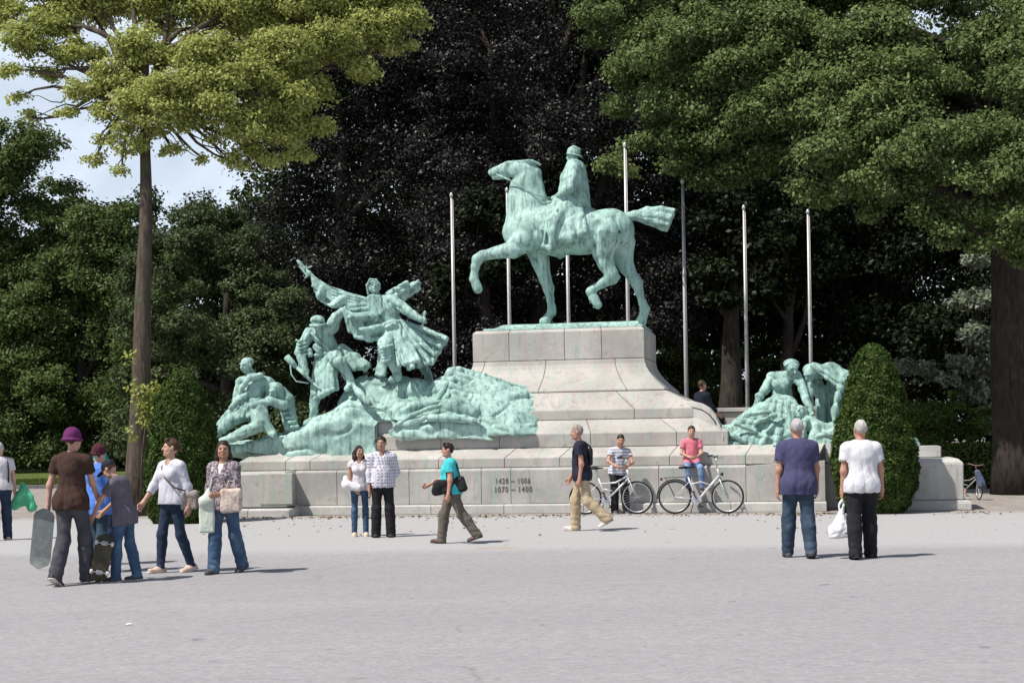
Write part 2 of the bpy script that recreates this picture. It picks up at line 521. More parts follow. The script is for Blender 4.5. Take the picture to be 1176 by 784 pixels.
BRONZE = mat_bronze()
STONE = mat_stone('grey_granite', (.50, .465, .435), .75)
STONE_W = mat_stone('wall_granite', (.47, .45, .425), .8)
STONE_P = mat_stone('pale_granite', (.56, .545, .52), .2)
MORTAR = mat_plain('mortar', (.075, .07, .062), .95)
# ------------------------------------------------------------------ stone monument
MON = empty('war_memorial', m2w(0, 0), -TH)
tag(MON, 'stepped grey granite war memorial pedestal with long low front wall', 'monument')

def course(mb, levels, splits, gap=.007, jit=0.0):
    """levels: (z, w_front, u0, u1, w_back); splits: fractions where the vertical joints fall"""
    fr = [0.0] + list(splits) + [1.0]
    for a, b in zip(fr[:-1], fr[1:]):
        vs = []
        for (z, wf, u0, u1, wb) in levels:
            ua = u0 + (u1 - u0) * a + (gap / 2 if a > 0 else 0); ub = u0 + (u1 - u0) * b - (gap / 2 if b < 1 else 0)
            vs += [(ua, wf, z), (ub, wf, z), (ub, wb, z), (ua, wb, z)]
        fs = [(3, 2, 1, 0)]
        for i in range(len(levels) - 1):
            o = i * 4
            for k in range(4): fs.append((o + k, o + (k + 1) % 4, o + 4 + (k + 1) % 4, o + 4 + k))
        o = (len(levels) - 1) * 4
        fs.append((o, o + 1, o + 2, o + 3))
        mb.add(vs, fs)

def zat(py, w, px=700): return M(px, py, w).z

JG = .008
# heights of the courses
z_top = zat(375.5, 1.9); z_j = zat(412, 1.9); z_f = zat(449.5, 1.25)
z_c = zat(470, .88); z_cb = zat(481.5, .88); z_b = zat(496.8, .47); z_bb = zat(513, .45)
z_a = zat(524, .12); z_w = .955
uL = M(543, 400, 1.9).x; uR = M(740, 395, 1.9).x; uc = (uL + uR) / 2; hw = (uR - uL) / 2
uf = M(763.5, 449, 1.25).x; uC = M(805, 470, .88).x; uB = M(836, 497, .47).x
U_l0, U_l1 = M(256, 560, -.6).x, M(329, 560, -.6).x        # projecting block beyond the left end
U_w1 = M(948, 560, 0).x; U_r0 = M(1040, 560, -.05).x; U_r1 = M(1107, 560, -.05).x
DB = 4.6
def sym(u): return (2 * uc - u, u)

# pedestal: upper block, flare, sloped course
p = MB()
course(p, [(z_j + JG, 1.9, uL, uR, DB - .2), (z_top - .06, 1.9, uL, uR, DB - .2), (z_top, 1.96, uL + .06, uR - .06, DB - .26)], [.215, .54, .755])
lv = []
for i in range(8):
    t = i / 7; c_ = 1 - math.sin(t * math.pi / 2)          # concave sweep, steep at the top
    s_ = 1 - math.cos((1 - t) * math.pi / 2)
    w_ = 1.9 - (1.9 - 1.25) * s_; du = (uf - uR) * s_
    lv.append((z_f + .05 + (z_j - z_f - .05) * t, w_, uL - du, uR + du, DB - .2 + (du)))
lv.insert(0, (z_f + JG, 1.25, uL - (uf - uR), uf, DB + .3))
course(p, lv, [.07, .43, .83])
uCl, uCr = sym(uC); ufl, ufr = sym(uf)
course(p, [(z_cb + JG, .88, uCl, uCr, DB + .8), (z_c, .88, uCl, uCr, DB + .8), (z_f, 1.22, ufl - .03, ufr + .03, DB + .3)], [.33, .78])
p.build('pedestal', STONE, MON, bevel=.012)
p = MB()
uBl, uBr = sym(uB)
course(p, [(z_bb + JG, .46, uBl, uBr, DB + 1.2), (z_b, .46, uBl, uBr, DB + 1.2), (z_cb, .84, uCl - .06, uCr + .04, DB + .8)], [.19, .36, .62, .86])
p.build('step', STONE, MON, bevel=.012)
# long low course that carries the bronzes
p = MB()
course(p, [(z_w + JG, .12, U_l0 + .1, U_w1 - .1, 3.6), (z_a, .12, U_l0 + .1, U_w1 - .1, 3.6), (z_bb, .42, U_l0 + .4, U_w1 + .0, 3.4)],
       [.085, .13, .24, .36, .475, .57, .66, .755, .88])
p.build('step', STONE, MON, bevel=.012)
# front wall with a projecting end, and its plinth
z_p = zat(577.5, 0)
p = MB()
lw = U_w1 - U_l1; ub = M(857, 560, 0).x
fa = [(M(x, 560, 0).x - U_l1) / (ub - U_l1) for x in (387, 470, 553, 587, 676, 757)]
course(p, [(z_p + JG, 0, U_l1, ub - .004, .8), (z_w - .045, 0, U_l1, ub - .004, .8), (z_w, .05, U_l1, ub - .004, .8)], fa)
course(p, [(z_p + JG, -.02, ub + .004, U_w1, .8), (z_w - .03, -.02, ub + .004, U_w1, .8)], [])
# the wing rises a little towards its end
n0 = len(p.v)
for i in range(n0 - 8, n0):
    v = p.v[i]
    if v[2] > .6: p.v[i] = (v[0], v[1], z_w - .02 + .085 * (v[0] - ub) / (U_w1 - ub))
course(p, [(z_p + JG, -.6, U_l0, U_l1, .6), (z_w - .06, -.6, U_l0, U_l1, .6), (z_w, -.55, U_l0 + .05, U_l1 - .05, .6)], [.18])
p.build('wall', STONE_W, MON, bevel=.008)
p = MB()
course(p, [(0, -.14, U_l1, U_w1 + .02, .7), (z_p - .02, -.14, U_l1, U_w1 + .02, .7), (z_p, -.11, U_l1, U_w1, .7)], [.14, .27, .41, .56, .69, .83])
course(p, [(0, -.86, U_l0 - .1, U_l1 + .14, .5), (z_p - .05, -.86, U_l0 - .1, U_l1 + .14, .5), (z_p - .02, -.82, U_l0 - .06, U_l1 + .1, .5)], [.45])
p.build('plinth', STONE_P, MON, bevel=.01)
# raised panel on the projecting block
pa, pb = M(288, 0, -.62).x, M(326, 0, -.62).x
p = MB()
p.box(((pa + pb) / 2, -.606, (zat(543.5, -.6, 305) + zat(579, -.6, 305)) / 2), (pb - pa, .03, zat(543.5, -.6, 305) - zat(579, -.6, 305)))
p.build('panel', STONE, MON, bevel=.012)
# end block beside the clipped yew
p = MB()
ze = zat(526, 0, 1105)
course(p, [(z_p + JG, -.05, U_r0, U_r1, 1.9), (ze - .09, -.05, U_r0, U_r1, 1.9), (ze, .05, U_r0, U_r1 - .1, 1.9)], [])
course(p, [(ze + JG, .75, U_r0 - 1.4, M(1081, 520, .75).x, 1.9), (zat(512, .75, 1070), .75, U_r0 - 1.4, M(1081, 520, .75).x, 1.9)], [.6])
course(p, [(0, -.16, U_r0 - .05, U_r1 + .14, 2.0), (z_p - .04, -.16, U_r0 - .05, U_r1 + .14, 2.0), (z_p, -.11, U_r0, U_r1 + .09, 2.0)], [])
course(p, [(0, .62, U_w1 - .4, U_r0 + .1, 1.7), (z_w, .62, U_w1 - .4, U_r0 + .1, 1.7)], [.5])
course(p, [(z_w + JG, .46, U_w1 + .012, U_r0 - 1.42, 3.0), (z_a, .46, U_w1 + .012, U_r0 - 1.42, 3.0), (z_bb, .5, U_w1 + .012, U_r0 - 1.42, 3.0)], [])
course(p, [(z_w + .3, .80, U_r0 - 1.5, U_r0 + .3, 3.0), (z_bb, .80, U_r0 - 1.5, U_r0 + .3, 3.0)], [])
p.build('end_block', STONE_P, MON, bevel=.018, seg=2)
# wall behind the right-hand bronze and the curved ramp that runs down to it
p = MB()
zb = zat(473, 3.4, 850)
u0, u1 = M(822, 480, 3.4).x, M(1010, 480, 3.4).x
course(p, [(.1, 3.4, uB - .8, u1, 3.9), (zb - .05, 3.4, uB - .8, u1, 3.9), (zb, 3.4, uB - .8, u1, 3.9)], [.3, .62])
course(p, [(zb + JG, 3.34, uB - .8, u1 + .06, 3.96), (zb + .10, 3.34, uB - .8, u1 + .06, 3.96)], [.45])
p.build('back_wall', STONE, MON, bevel=.012)
p = MB()
pts = [M(x, y, 1.15 - .012 * (x - 780)) for x, y in ((786, 461), (796, 460.5), (806, 463), (815, 468.5), (822, 477), (827, 488), (831, 500))]
wid = .20
vs = []
for q in pts:
    vs += [(q.x, q.y - wid / 2, q.z), (q.x, q.y + wid / 2 + .5, q.z), (q.x, q.y + wid / 2 + .5, q.z - .13), (q.x, q.y - wid / 2, q.z - .13)]
fs = [(0, 1, 2, 3), tuple(len(vs) - 4 + k for k in (3, 2, 1, 0))]
for i in range(len(pts) - 1):
    for k in range(4): fs.append((i * 4 + k, i * 4 + (k + 1) % 4, i * 4 + 4 + (k + 1) % 4, i * 4 + 4 + k))
p.add(vs, fs)
vs = []
for q in pts:
    vs += [(q.x - .03, q.y - .05, q.z - .13), (q.x - .03, q.y + .5, q.z - .13), (q.x - .03, q.y + .5, 1.2), (q.x - .03, q.y - .05, 1.2)]
p.add(vs, fs)
p.build('ramp_coping', STONE_P, MON, bevel=.01)
# mortar core just inside the courses, seen only through the joints
p = MB()
IN = .03
p.box((uc, (1.9 + DB) / 2, (z_j + z_top) / 2 - .08), (2 * hw - 2 * IN, DB - 2.1 - 2 * IN, z_top - z_j - .05))
p.build('joint_filling', MORTAR, MON)
# low bronze plate the horse stands on
p = MB()
zp0 = z_top; zp1 = zat(369.5, 2.3)
course(p, [(zp0 + .004, 2.0, uL + .22, uR - .05, DB - .5), (zp0 + .05, 2.02, uL + .22, uR - .05, DB - .5)], [])
course(p, [(zp0 + .054, 2.12, uL + .42, uR - .12, DB - .6), (zp1 - .01, 2.2, uL + .62, uR - .16, DB - .7), (zp1, 2.24, uL + .66, uR - .2, DB - .75)], [])
PLATE = p

# dates cut in the wall
INK = mat_plain('weathered_lettering', (.10, .097, .092), .9)
def lettering(name, txt, px0, px1, py, hpx, parent, mat, w=-.004):
    cu = bpy.data.curves.new(name, 'FONT'); cu.body = txt; cu.align_x = 'LEFT'; cu.align_y = 'CENTER'
    cu.extrude = .004; cu.size = 1.0; cu.offset = .016; cu.space_character = 1.25
    o = bpy.data.objects.new(name, cu); col.objects.link(o)
    bpy.context.view_layer.update()
    me = bpy.data.meshes.new_from_object(o.evaluated_get(bpy.context.evaluated_depsgraph_get()))
    bpy.data.objects.remove(o); bpy.data.curves.remove(cu)
    n = len(me.vertices); co = np.zeros(n * 3, F4); me.vertices.foreach_get('co', co); co = co.reshape(-1, 3)
    lo, hi = co.min(0), co.max(0)
    a = M(px0, py, w); b = M(px1, py, w); hgt = hpx * pxm(w)
    q = np.zeros_like(co)
    q[:, 0] = a.x + (co[:, 0] - lo[0]) / (hi[0] - lo[0]) * (b.x - a.x)
    q[:, 2] = (a.z + b.z) / 2 + ((co[:, 1] - lo[1]) / (hi[1] - lo[1]) - .5) * hgt
    q[:, 1] = w + co[:, 2]
    me.vertices.foreach_set('co', q.ravel()); me.materials.append(mat); me.name = name
    o = bpy.data.objects.new(name, me); col.objects.link(o); o.parent = parent
    return o
lettering('inscription', '1428 ~ 1006', 570.0, 609, 551.8, 6.4, MON, INK)
lettering('inscription', '1070 ~ 1400', 568.8, 611, 561.6, 6.6, MON, INK)
# ------------------------------------------------------------------ bronze horseman
class PX:
    """SDF in the monument frame whose primitives are given as (photo px, photo py, depth, radius px)"""
    def __init__(s, x0, y0, x1, y1, w0, w1, h, wref):
        a = M(x0, y1, wref); b = M(x1, y0, wref)
        s.S = SDF((a.x, w0, a.z), (b.x, w1, b.z), h); s.w = wref; s.k = pxm(wref); s.heads = []; s.ks = 1.0
    def p(s, q):
        v = M(q[0], q[1], s.w); return (v.x, s.w + (q[2] if len(q) > 2 else 0), v.z)
    def chain(s, pts, k=.06, flat=None):
        """pts: (x, y, dw, r)"""
        for a, b in zip(pts[:-1], pts[1:]):
            s.S.cap(s.p(a), s.p(b), a[3] * s.k, b[3] * s.k, k * s.ks, flat)
    def ell(s, x, y, dw, r, ang=0, k=.06, sub=False):
        """r = (along, across, depth) in px; ang = degrees clockwise from +x in the picture"""
        a = -R(ang); rot = ((math.cos(a), -math.sin(a), 0), (0, 0, 1), (math.sin(a), math.cos(a), 0))
        s.S.ell(s.p((x, y, dw)), (r[0] * s.k, r[1] * s.k, r[2] * s.k), rot, k, sub)
    def carve(s, pts, k=.04):
        for a, b in zip(pts[:-1], pts[1:]):
            s.S.cap(s.p(a), s.p(b), a[3] * s.k, b[3] * s.k, k, None, True)
    def fan(s, A, B, n, r0, r1, amp=.05, k=.05, ph=0.0, freq=1.0, flat=None):
        """ridged sheet: A, B are polylines of (x, y, dw); capsules run from A to B"""
        def ev(L, t):
            t = t * (len(L) - 1); i = min(int(t), len(L) - 2); f = t - i
            return [L[i][j] * (1 - f) + L[i + 1][j] * f for j in range(3)]
        for i in range(n):
            t = i / max(1, n - 1)
            a = ev(A, t); b = ev(B, t)
            o = amp * math.sin(i * math.pi * freq + ph)
            m = [(a[j] + b[j]) / 2 for j in range(3)]
            q = [(a[0], a[1], a[2] + o * .4, r0), (m[0], m[1], m[2] + o, (r0 + r1) / 2), (b[0], b[1], b[2] + o * 1.2, r1)]
            s.chain(q, k, flat)

def rough_bronze(a=.012, f=2.2, seed=1):
    return lambda P: (a * fnoise(P, f, seed) + a * .45 * fnoise(P, f * 3.1, seed + 5)).astype(F4)
def folds(a=.02, f=2.5, seed=1, d=(1, 0, .25), heads=()):
    """cloth folds: broad ridges parted by narrow valleys, faded out over heads and hands"""
    d = np.array(d, F4)
    def fn(P):
        t = P @ d + .15 * fnoise(P, 1.3, seed, 7) + .045 * fnoise(P, 3.5, seed + 1, 7)
        r = np.abs(np.sin(t * f * 3.1416)) ** .7
        t2 = P @ np.array([d[1], d[2], -d[0]], F4) + .12 * fnoise(P, 2, seed + 5, 7)
        r2 = np.abs(np.sin(t2 * f * 2.2)) ** .8
        k = np.clip(.55 + .8 * fnoise(P, 1.6, seed + 9, 7), 0, 1)
        o = a * (1.5 * (r - .65) * k + .8 * (r2 - .65) * (1 - k)) + a * .3 * fnoise(P, 6, seed + 3, 7)
        for c, u in heads:
            o = o * np.clip((np.linalg.norm(P - np.array(c, F4), axis=1) / u - 1.2) / .6, .06, 1)
        return o.astype(F4)
    return fn

WH = 3.25                                       # plane of the horse's spine
base_h = M(650, 372, WH)
HORSE = empty('equestrian_statue', m2w(base_h.x, WH, z_top), -TH)
tag(HORSE, 'green bronze horse with one foreleg raised carrying a helmeted rider', 'statue')
OFF = (base_h.x, WH, z_top)
def offmb(mb, off):
    mb.v = [(v[0] - off[0], v[1] - off[1], v[2] - off[2]) for v in mb.v]; return mb
offmb(PLATE, OFF).build('base_plate', BRONZE, HORSE, bevel=.012)

VH = .017
x = PX(535, 178, 785, 378, WH - .75, WH + .75, VH, WH)
L = -.26; Rr = .26                              # near and far legs (near side faces the square)
# trunk
x.chain([(613, 262, 0, 25), (640, 265, 0, 28.5), (668, 266, 0, 25.5), (700, 266, 0, 24)], .10)
x.ell(606, 262, 0, (22, 30, 22), 75, .12); x.ell(598, 272, 0, (13, 17, 17), 60, .10)
x.ell(703, 264, -.12, (25, 23, 17), 10, .10); x.ell(703, 264, .12, (25, 23, 17), 10, .10)
x.ell(622, 262, -.16, (15, 30, 14), 75, .10); x.ell(622, 262, .16, (15, 30, 14), 75, .10)
x.chain([(625, 238, 0, 8), (650, 241, 0, 9), (676, 248, 0, 9)], .10)
# neck
x.chain([(604, 196, 0, 11.5), (604, 212, 0, 15), (606, 235, 0, 20), (608, 258, 0, 25)], .10, ((0, 1, 0), 1.35))
x.chain([(602, 188, 0, 5), (616, 198, 0, 5), (619, 214, 0, 5), (621, 230, 0, 8)], .07)
x.chain([(591, 212, 0, 5), (590, 228, 0, 7), (590, 250, 0, 9)], .10)
# head
x.chain([(594, 195.5, 0, 9.8), (582, 195, 0, 7.6), (571, 197, 0, 5.8), (565.5, 198.5, 0, 5.2)], .05, ((0, 1, 0), 1.2))
x.ell(594, 197, -.10, (9.5, 9, 5), 20, .05); x.ell(594, 197, .10, (9.5, 9, 5), 20, .05)
x.chain([(583, 201, 0, 4.2), (573, 203, 0, 3.4), (567.5, 204.2, 0, 2.8)], .03)
x.chain([(600, 187.5, 0, 5), (588, 188.5, 0, 5), (576, 192.5, 0, 4)], .05)
for s_ in (-1, 1):
    x.ell(586, 191.2, s_ * .105, (2.6, 1.9, 1.8), 0, .02)                 # eyes
    x.chain([(589, 188.6, s_ * .1, 1.6), (583.5, 188.9, s_ * .115, 1.5)], .03)
    x.S.ell(x.p((563.5, 196.4, s_ * .075)), (.03, .03, .03), None, .02, True)   # nostrils
    x.chain([(600, 186, s_ * .07, 2.8), (608, 185.4, s_ * .10, 3.4), (620, 188.6, s_ * .10, 1.1)], .03)   # ears laid back
x.carve([(561, 202.6, -.2, .7), (572, 201.6, -.2, .6)], .02); x.carve([(561, 202.6, 0, 1.0), (571, 201.6, 0, .7)], .02); 
# raised foreleg (near)
x.chain([(604, 278, L * .9, 15), (592, 287.5, L, 10.5), (573, 291.5, L, 7.2), (557, 295, L, 5.8), (551, 299.5, L, 6.0), (548.5, 308, L, 4.5), (547, 318, L, 4.1), (547, 322, L, 5.0), (549.5, 327, L, 4.6)], .05)
x.chain([(549.2, 327, L, 5.2), (551.6, 333.0, L, 5.4)], .03)
# standing foreleg (far side carries the weight)
x.chain([(614, 280, Rr * .7, 15), (618.5, 300, Rr, 9.8), (624, 320, Rr, 6.9), (627.5, 330, Rr, 6.2), (629.5, 342, Rr, 4.4), (631.5, 352, Rr, 4.6), (631.5, 356.5, Rr, 5.2), (627.5, 363, Rr, 4.8)], .05)
x.chain([(627, 364, Rr, 5.2), (623.5, 368.5, Rr, 6.6)], .03)
# near hind leg, lifted
x.chain([(698, 272, L * .8, 22), (694.5, 290, L, 12.5), (697, 303, L, 9.2), (703.5, 315.5, L, 7.6), (704, 320.5, L, 7.2), (694, 326.5, L, 5.0), (684, 332.5, L, 4.4), (680.3, 336, L, 5.0), (683, 342.5, L, 4.6)], .05)
x.chain([(711.5, 319.5, L, 2.6), (701, 321, L, 5)], .04)
x.chain([(684, 343.5, L, 5.6), (688.5, 351, L, 5.0)], .03)
# far hind leg, pushing off
x.chain([(712, 279, Rr * .8, 17), (714, 294, Rr, 11.5), (718.5, 306, Rr, 8.4), (726, 319, Rr, 6.4), (730, 324, Rr, 6.4), (732.5, 334, Rr, 4.6), (736.5, 347, Rr, 4.5), (739.3, 354, Rr, 5.4), (737.5, 361, Rr, 4.7)], .05)
x.chain([(737.3, 362.5, Rr, 5.0), (734.8, 368.5, Rr, 6.4)], .03)
# muscle breaks
for dw in (-.52, .52):
    x.carve([(684, 281, dw, 2.4), (690, 262, dw, 3.0), (699, 250, dw, 1.5)], .14)
    x.carve([(632, 250, dw, 1.8), (634, 275, dw, 2.4), (629, 291, dw, 2.0)], .12)
x.carve([(592, 279, -.50, 2.0), (607, 292, -.44, 1.6)], .10)
x.carve([(609, 205, -.36, 1.6), (597, 232, -.48, 1.6), (597, 262, -.52, 1.5)], .14)
x.carve([(717, 258, -.44, 1.4), (724, 276, -.36, 1.4), (716, 292, -.35, 1.2)], .08)
for dw in (-.50, .50):
    x.carve([(607, 250, dw, 1.4), (618, 268, dw, 1.8), (616, 284, dw, 1.4)], .07)
    x.carve([(650, 284, dw * .9, 1.4), (672, 279, dw * .9, 1.8), (686, 284, dw * .8, 1.4)], .08)
    x.carve([(708, 252, dw * .8, 1.2), (712, 270, dw * .86, 1.8), (707, 290, dw * .72, 1.4)], .07)
    x.carve([(600, 208, dw * .62, 1.2), (606, 228, dw * .80, 1.4)], .06)
    for q in range(4): x.carve([(650 + q * 6, 268 + q, dw * 1.08, .7), (647 + q * 6, 284, dw * 1.0, .7)], .05)
x.carve([(597, 204, -.30, 1.3), (590, 206, -.24, 1.2)], .04)
sculpt('horse', x.S, BRONZE, HORSE, rough_bronze(.007, 2.0, 3), OFF)

# tail streaming out behind
x = PX(712, 232, 785, 276, WH - .4, WH + .4, VH, WH)
for i, (dy0, dw0) in enumerate([(-7, -.06), (-4, .07), (-1, -.08), (2, .08), (5, -.06), (8, .05), (0, 0)]):
    e = dy0 * 1.55
    x.chain([(716, 250, 0, 4.0), (728, 247.5 + dy0 * .15, dw0 * .5, 3.6), (744, 247.5 + dy0 * .8, dw0, 4.0), (760, 250 + e * .8, dw0 * 1.3, 4.2), (779, 255 + e * .95, dw0 * 1.6, 3.6)], .045)
x.S.cut(x.p((775.5, 243, 0)), (x.p((779, 245, 0))[0] - x.p((775.5, 243, 0))[0], 0, -.03), .02)
a = x.p((777.5, 243, 0)); b = x.p((769.5, 264.5, 0))
x.S.cut(a, (-(b[2] - a[2]), 0, b[0] - a[0]), .02)
sculpt('tail', x.S, BRONZE, HORSE, folds(.012, 9, 4, (0.15, .4, 1)), OFF)

# rider
x = PX(620, 160, 690, 300, WH - .8, WH + .8, VH, WH)
# saddle cloth and great-coat skirt, both sides
for s_ in (-1, 1):
    x.fan([(640, 233, s_ * .30), (652, 231, s_ * .34), (668, 236, s_ * .34)], [(634, 268, s_ * .60), (654, 276, s_ * .68), (676, 270, s_ * .60)], 11, 3.4, 3.6, .022, .05)
    x.fan([(648, 232, s_ * .34), (660, 232, s_ * .36)], [(649, 277, s_ * .66), (661, 279, s_ * .68)], 6, 3.2, 4.0, .03, .04)
    x.fan([(627, 248, s_ * .50), (640, 246, s_ * .52)], [(627, 267, s_ * .56), (644, 270, s_ * .60)], 6, 2.6, 2.6, .01, .04)
    # leg and boot
    x.chain([(655, 236, s_ * .30, 8.5), (642, 258, s_ * .64, 7.2), (640.5, 270, s_ * .68, 6.0), (640.2, 283, s_ * .68, 4.2)], .05)
    x.chain([(641.5, 288, s_ * .68, 3.8), (637, 289.5, s_ * .69, 3.6), (630.5, 286.8, s_ * .70, 2.6)], .04)
    x.chain([(640.2, 283, s_ * .68, 4.0), (641, 288, s_ * .68, 3.9)], .03)
    # stirrup leather
    x.chain([(632.5, 266, s_ * .63, 1.1), (630.0, 284, s_ * .70, 1.1)], .01)
# torso and cape
x.chain([(656, 232, 0, 14), (655, 222, 0, 13), (657.5, 207, 0, 13.5), (660, 196, 0, 11)], .08, ((0, 1, 0), .72))
x.chain([(659, 192, -.20, 6.5), (659, 192, .20, 6.5)], .09)
x.fan([(662, 189, -.12), (668, 194, 0), (662, 189, .14)], [(670, 232, -.30), (675, 238, 0), (670, 232, .30)], 9, 5.0, 4.0, .03, .05)
for s_ in (-1, 1):
    x.chain([(660.5, 194, s_ * .32, 6.4), (661.0, 207, s_ * .47, 6.2), (659, 219, s_ * .53, 5.6)], .025)
    x.chain([(659, 219, s_ * .53, 5.5), (649, 225, s_ * .44, 4.6), (640, 228.5, s_ * .24, 3.0)], .025)
    x.chain([(641, 228.5, s_ * .2, 3.2), (636.5, 228.8, s_ * .15, 2.8)], .03)
    for q in range(4): x.chain([(637, 227.2 + q * 1.3, s_ * .16, 1.1), (634.8, 228.2 + q * 1.1, s_ * .12, 1.0), (636, 229.6 + q * .9, s_ * .08, .9)], .012)
x.chain([(658, 190, 0, 5.0), (657.5, 184, 0, 4.2)], .05)
x.ell(657.5, 180.5, 0, (6.4, 6.0, 5.0), 95, .03); x.heads.append((x.p((657, 180, 0)), .13)); x.heads.append((x.p((637, 229, 0)), .16))
x.chain([(652.8, 179.5, 0, 1.3), (651.3, 182, 0, 1.4)], .02)
x.chain([(653.5, 185, 0, 1.9), (656, 186, 0, 2.6)], .03)
x.chain([(652.9, 183.9, -.04, .7), (652.9, 183.9, .04, .7)], .01)
for s_ in (-1, 1): x.ell(653.2, 179.3, s_ * .045, (.9, .7, 1.0), 0, .01, True)
for s_ in (-1, 1):
    x.carve([(653.5, 199, s_ * .50, 1.3), (652.5, 210, s_ * .52, 1.7), (650, 219, s_ * .50, 1.4)], .03)
    x.carve([(668.0, 198, s_ * .44, 1.4), (668.5, 212, s_ * .54, 1.9), (664, 227, s_ * .56, 1.9), (652, 232, s_ * .52, 1.7), (642, 234.5, s_ * .44, 1.3)], .03)
    for q in range(3): x.carve([(657 + q * 4.5, 240, s_ * .54, .9), (654.5 + q * 5.5, 274 - q, s_ * .80, 1.4)], .03)
    x.carve([(646, 246, s_ * .62, 1.2), (647.5, 272, s_ * .80, 1.6)], .03)
sculpt('rider', x.S, BRONZE, HORSE, folds(.021, 4.5, 8, (1, .3, -.12), x.heads), OFF)
x = PX(640, 160, 680, 192, WH - .35, WH + .35, .011, WH)
x.ell(658.8, 175.2, 0, (7.8, 7.4, 6.6), 6, .02); x.S.cut(x.p((659, 178.2, 0)), (.16, 0, -1), .0)
x.chain([(651.6, 177.4, 0, 1.1), (667.6, 179.6, 0, 1.1)], .02, ((0, 1, 0), .15))
x.chain([(653, 171.5, 0, 1.0), (659, 168.2, 0, 1.2), (666, 171.5, 0, 1.0)], .02)
sculpt('helmet', x.S, BRONZE, HORSE, None, OFF)
mb = MB()
for s_ in (-1, 1):
    pts = [(571, 201, s_ * .10), (590, 209.5, s_ * .24), (603, 217.5, s_ * .30), (618, 226, s_ * .30), (637, 229, s_ * .12)]
    mb.tube([x.p(q) for q in pts], .016, 6)
    mb.tube([x.p(q) for q in ((571, 201, s_ * .1), (577, 191, s_ * .1), (598, 186.5, s_ * .11))], .014, 6)
    mb.tube([x.p(q) for q in ((598, 186.5, s_ * .11), (594, 196, s_ * .2), (590, 206, s_ * .1))], .014, 6)
offmb(mb, OFF).build('rein', BRONZE, HORSE, smooth=True)
# ------------------------------------------------------------------ left bronze group: soldiers storming over broken ground
WL = 1.25
bl = M(430, 518, .6)
GRP = empty('soldiers_sculpture', m2w(bl.x, .6, z_bb), -TH)
tag(GRP, 'green bronze group of soldiers with a flag climbing broken ground', 'statue')
OF = (bl.x, .6, z_bb)
VB = .021

def head(x, px, py, dw, r, face=(0, -1, 0), k=.03):
    """bronze head: skull, jaw, nose, brow, sockets; face = direction in (right, depth, up)"""
    f = Vector(face).normalized(); up = Vector((0, 0, 1)); up = (up - f * up.dot(f)).normalized(); sd = f.cross(up)
    c = Vector(x.p((px, py, dw))); u = r * x.k; x.heads.append((c, u * 1.1))
    x.S.ell(c, (u * .86, u * 1.0, u * 1.12), None, k)
    x.S.cap(c + f * u * .45 - up * u * .55, c + f * u * .5 - up * u * .85, u * .5, u * .38, k)
    x.S.cap(c + f * u * .95 + up * u * .1, c + f * u * 1.2 - up * u * .28, u * .13, u * .2, .02)
    x.S.cap(c + f * u * .85 + up * u * .3 - sd * u * .45, c + f * u * .85 + up * u * .3 + sd * u * .45, u * .16, u * .16, .03)
    x.S.cap(c + f * u * .95 - up * u * .62 - sd * u * .25, c + f * u * .95 - up * u * .62 + sd * u * .25, u * .1, u * .1, .015)
    for s_ in (-1, 1):
        x.S.ell(c + f * u * 1.0 + sd * s_ * u * .38 + up * u * .02, (u * .17,) * 3, None, .02, True)
        x.S.ell(c + sd * s_ * u * .9 - up * u * .05, (u * .16, u * .2, u * .3), None, .02)
    return c, u, f, up, sd

def hand(x, px, py, dw, r, d):
    """loose fist: palm and four bent fingers with a thumb across"""
    c = Vector(x.p((px, py, dw))); d = Vector(d).normalized(); u = r * x.k; x.heads.append((c, u * 1.3))
    n = d.cross(Vector((0, 0, 1)));  n = n.normalized() if n.length > .1 else Vector((1, 0, 0)); b = d.cross(n)
    x.S.cap(c - d * u, c + d * u * .3, u * .75, u * .8, .03)
    for i in range(4):
        q = c + d * u * .5 + b * u * (i - 1.5) * .45
        x.S.cap(q, q + d * u * .6 + n * u * .3, u * .26, u * .24, .008); x.S.cap(q + d * u * .6 + n * u * .3, q + d * u * .3 + n * u * .9, u * .24, u * .2, .008)
    x.S.cap(c - b * u * .5, c + d * u * .6 - b * u * .9 + n * u * .6, u * .28, u * .22, .015)

# --- ground of the group
x = PX(240, 415, 640, 530, -.45, 2.9, .03, WL)
top = [(252, 507), (300, 505), (345, 492), (362, 486), (385, 476), (400, 462), (410, 440), (424, 431), (440, 442), (452, 438), (463, 434), (478, 440), (496, 450), (512, 436), (526, 430), (545, 434), (580, 443), (606, 455), (622, 476), (626, 492)]
for (ax, ay), (bx, by) in zip(top[:-1], top[1:]):
    n = max(2, int((bx - ax) / 7))
    for i in range(n):
        t = i / n; X_ = ax + (bx - ax) * t; Y_ = ay + (by - ay) * t
        rr = max(4, min(16, (512 - Y_) * .3))
        for w_, dy in ((.0, 0), (.45, 3), (-.35, 10 + .22 * (505 - Y_)), (-.7, 16 + .5 * (505 - Y_))):
            yy = Y_ + rr + dy
            if yy < 522: x.chain([(X_, yy, w_, rr), (X_ + 3, 516, w_ - .12, rr * 1.1)], .22)
# apron of rock at the left
x.chain([(262, 516, -.8, 6), (330, 512, -.85, 9), (390, 505, -.9, 14), (420, 500, -.9, 12)], .25)
x.chain([(345, 503, -.55, 9), (380, 492, -.6, 12), (408, 478, -.65, 12)], .25)
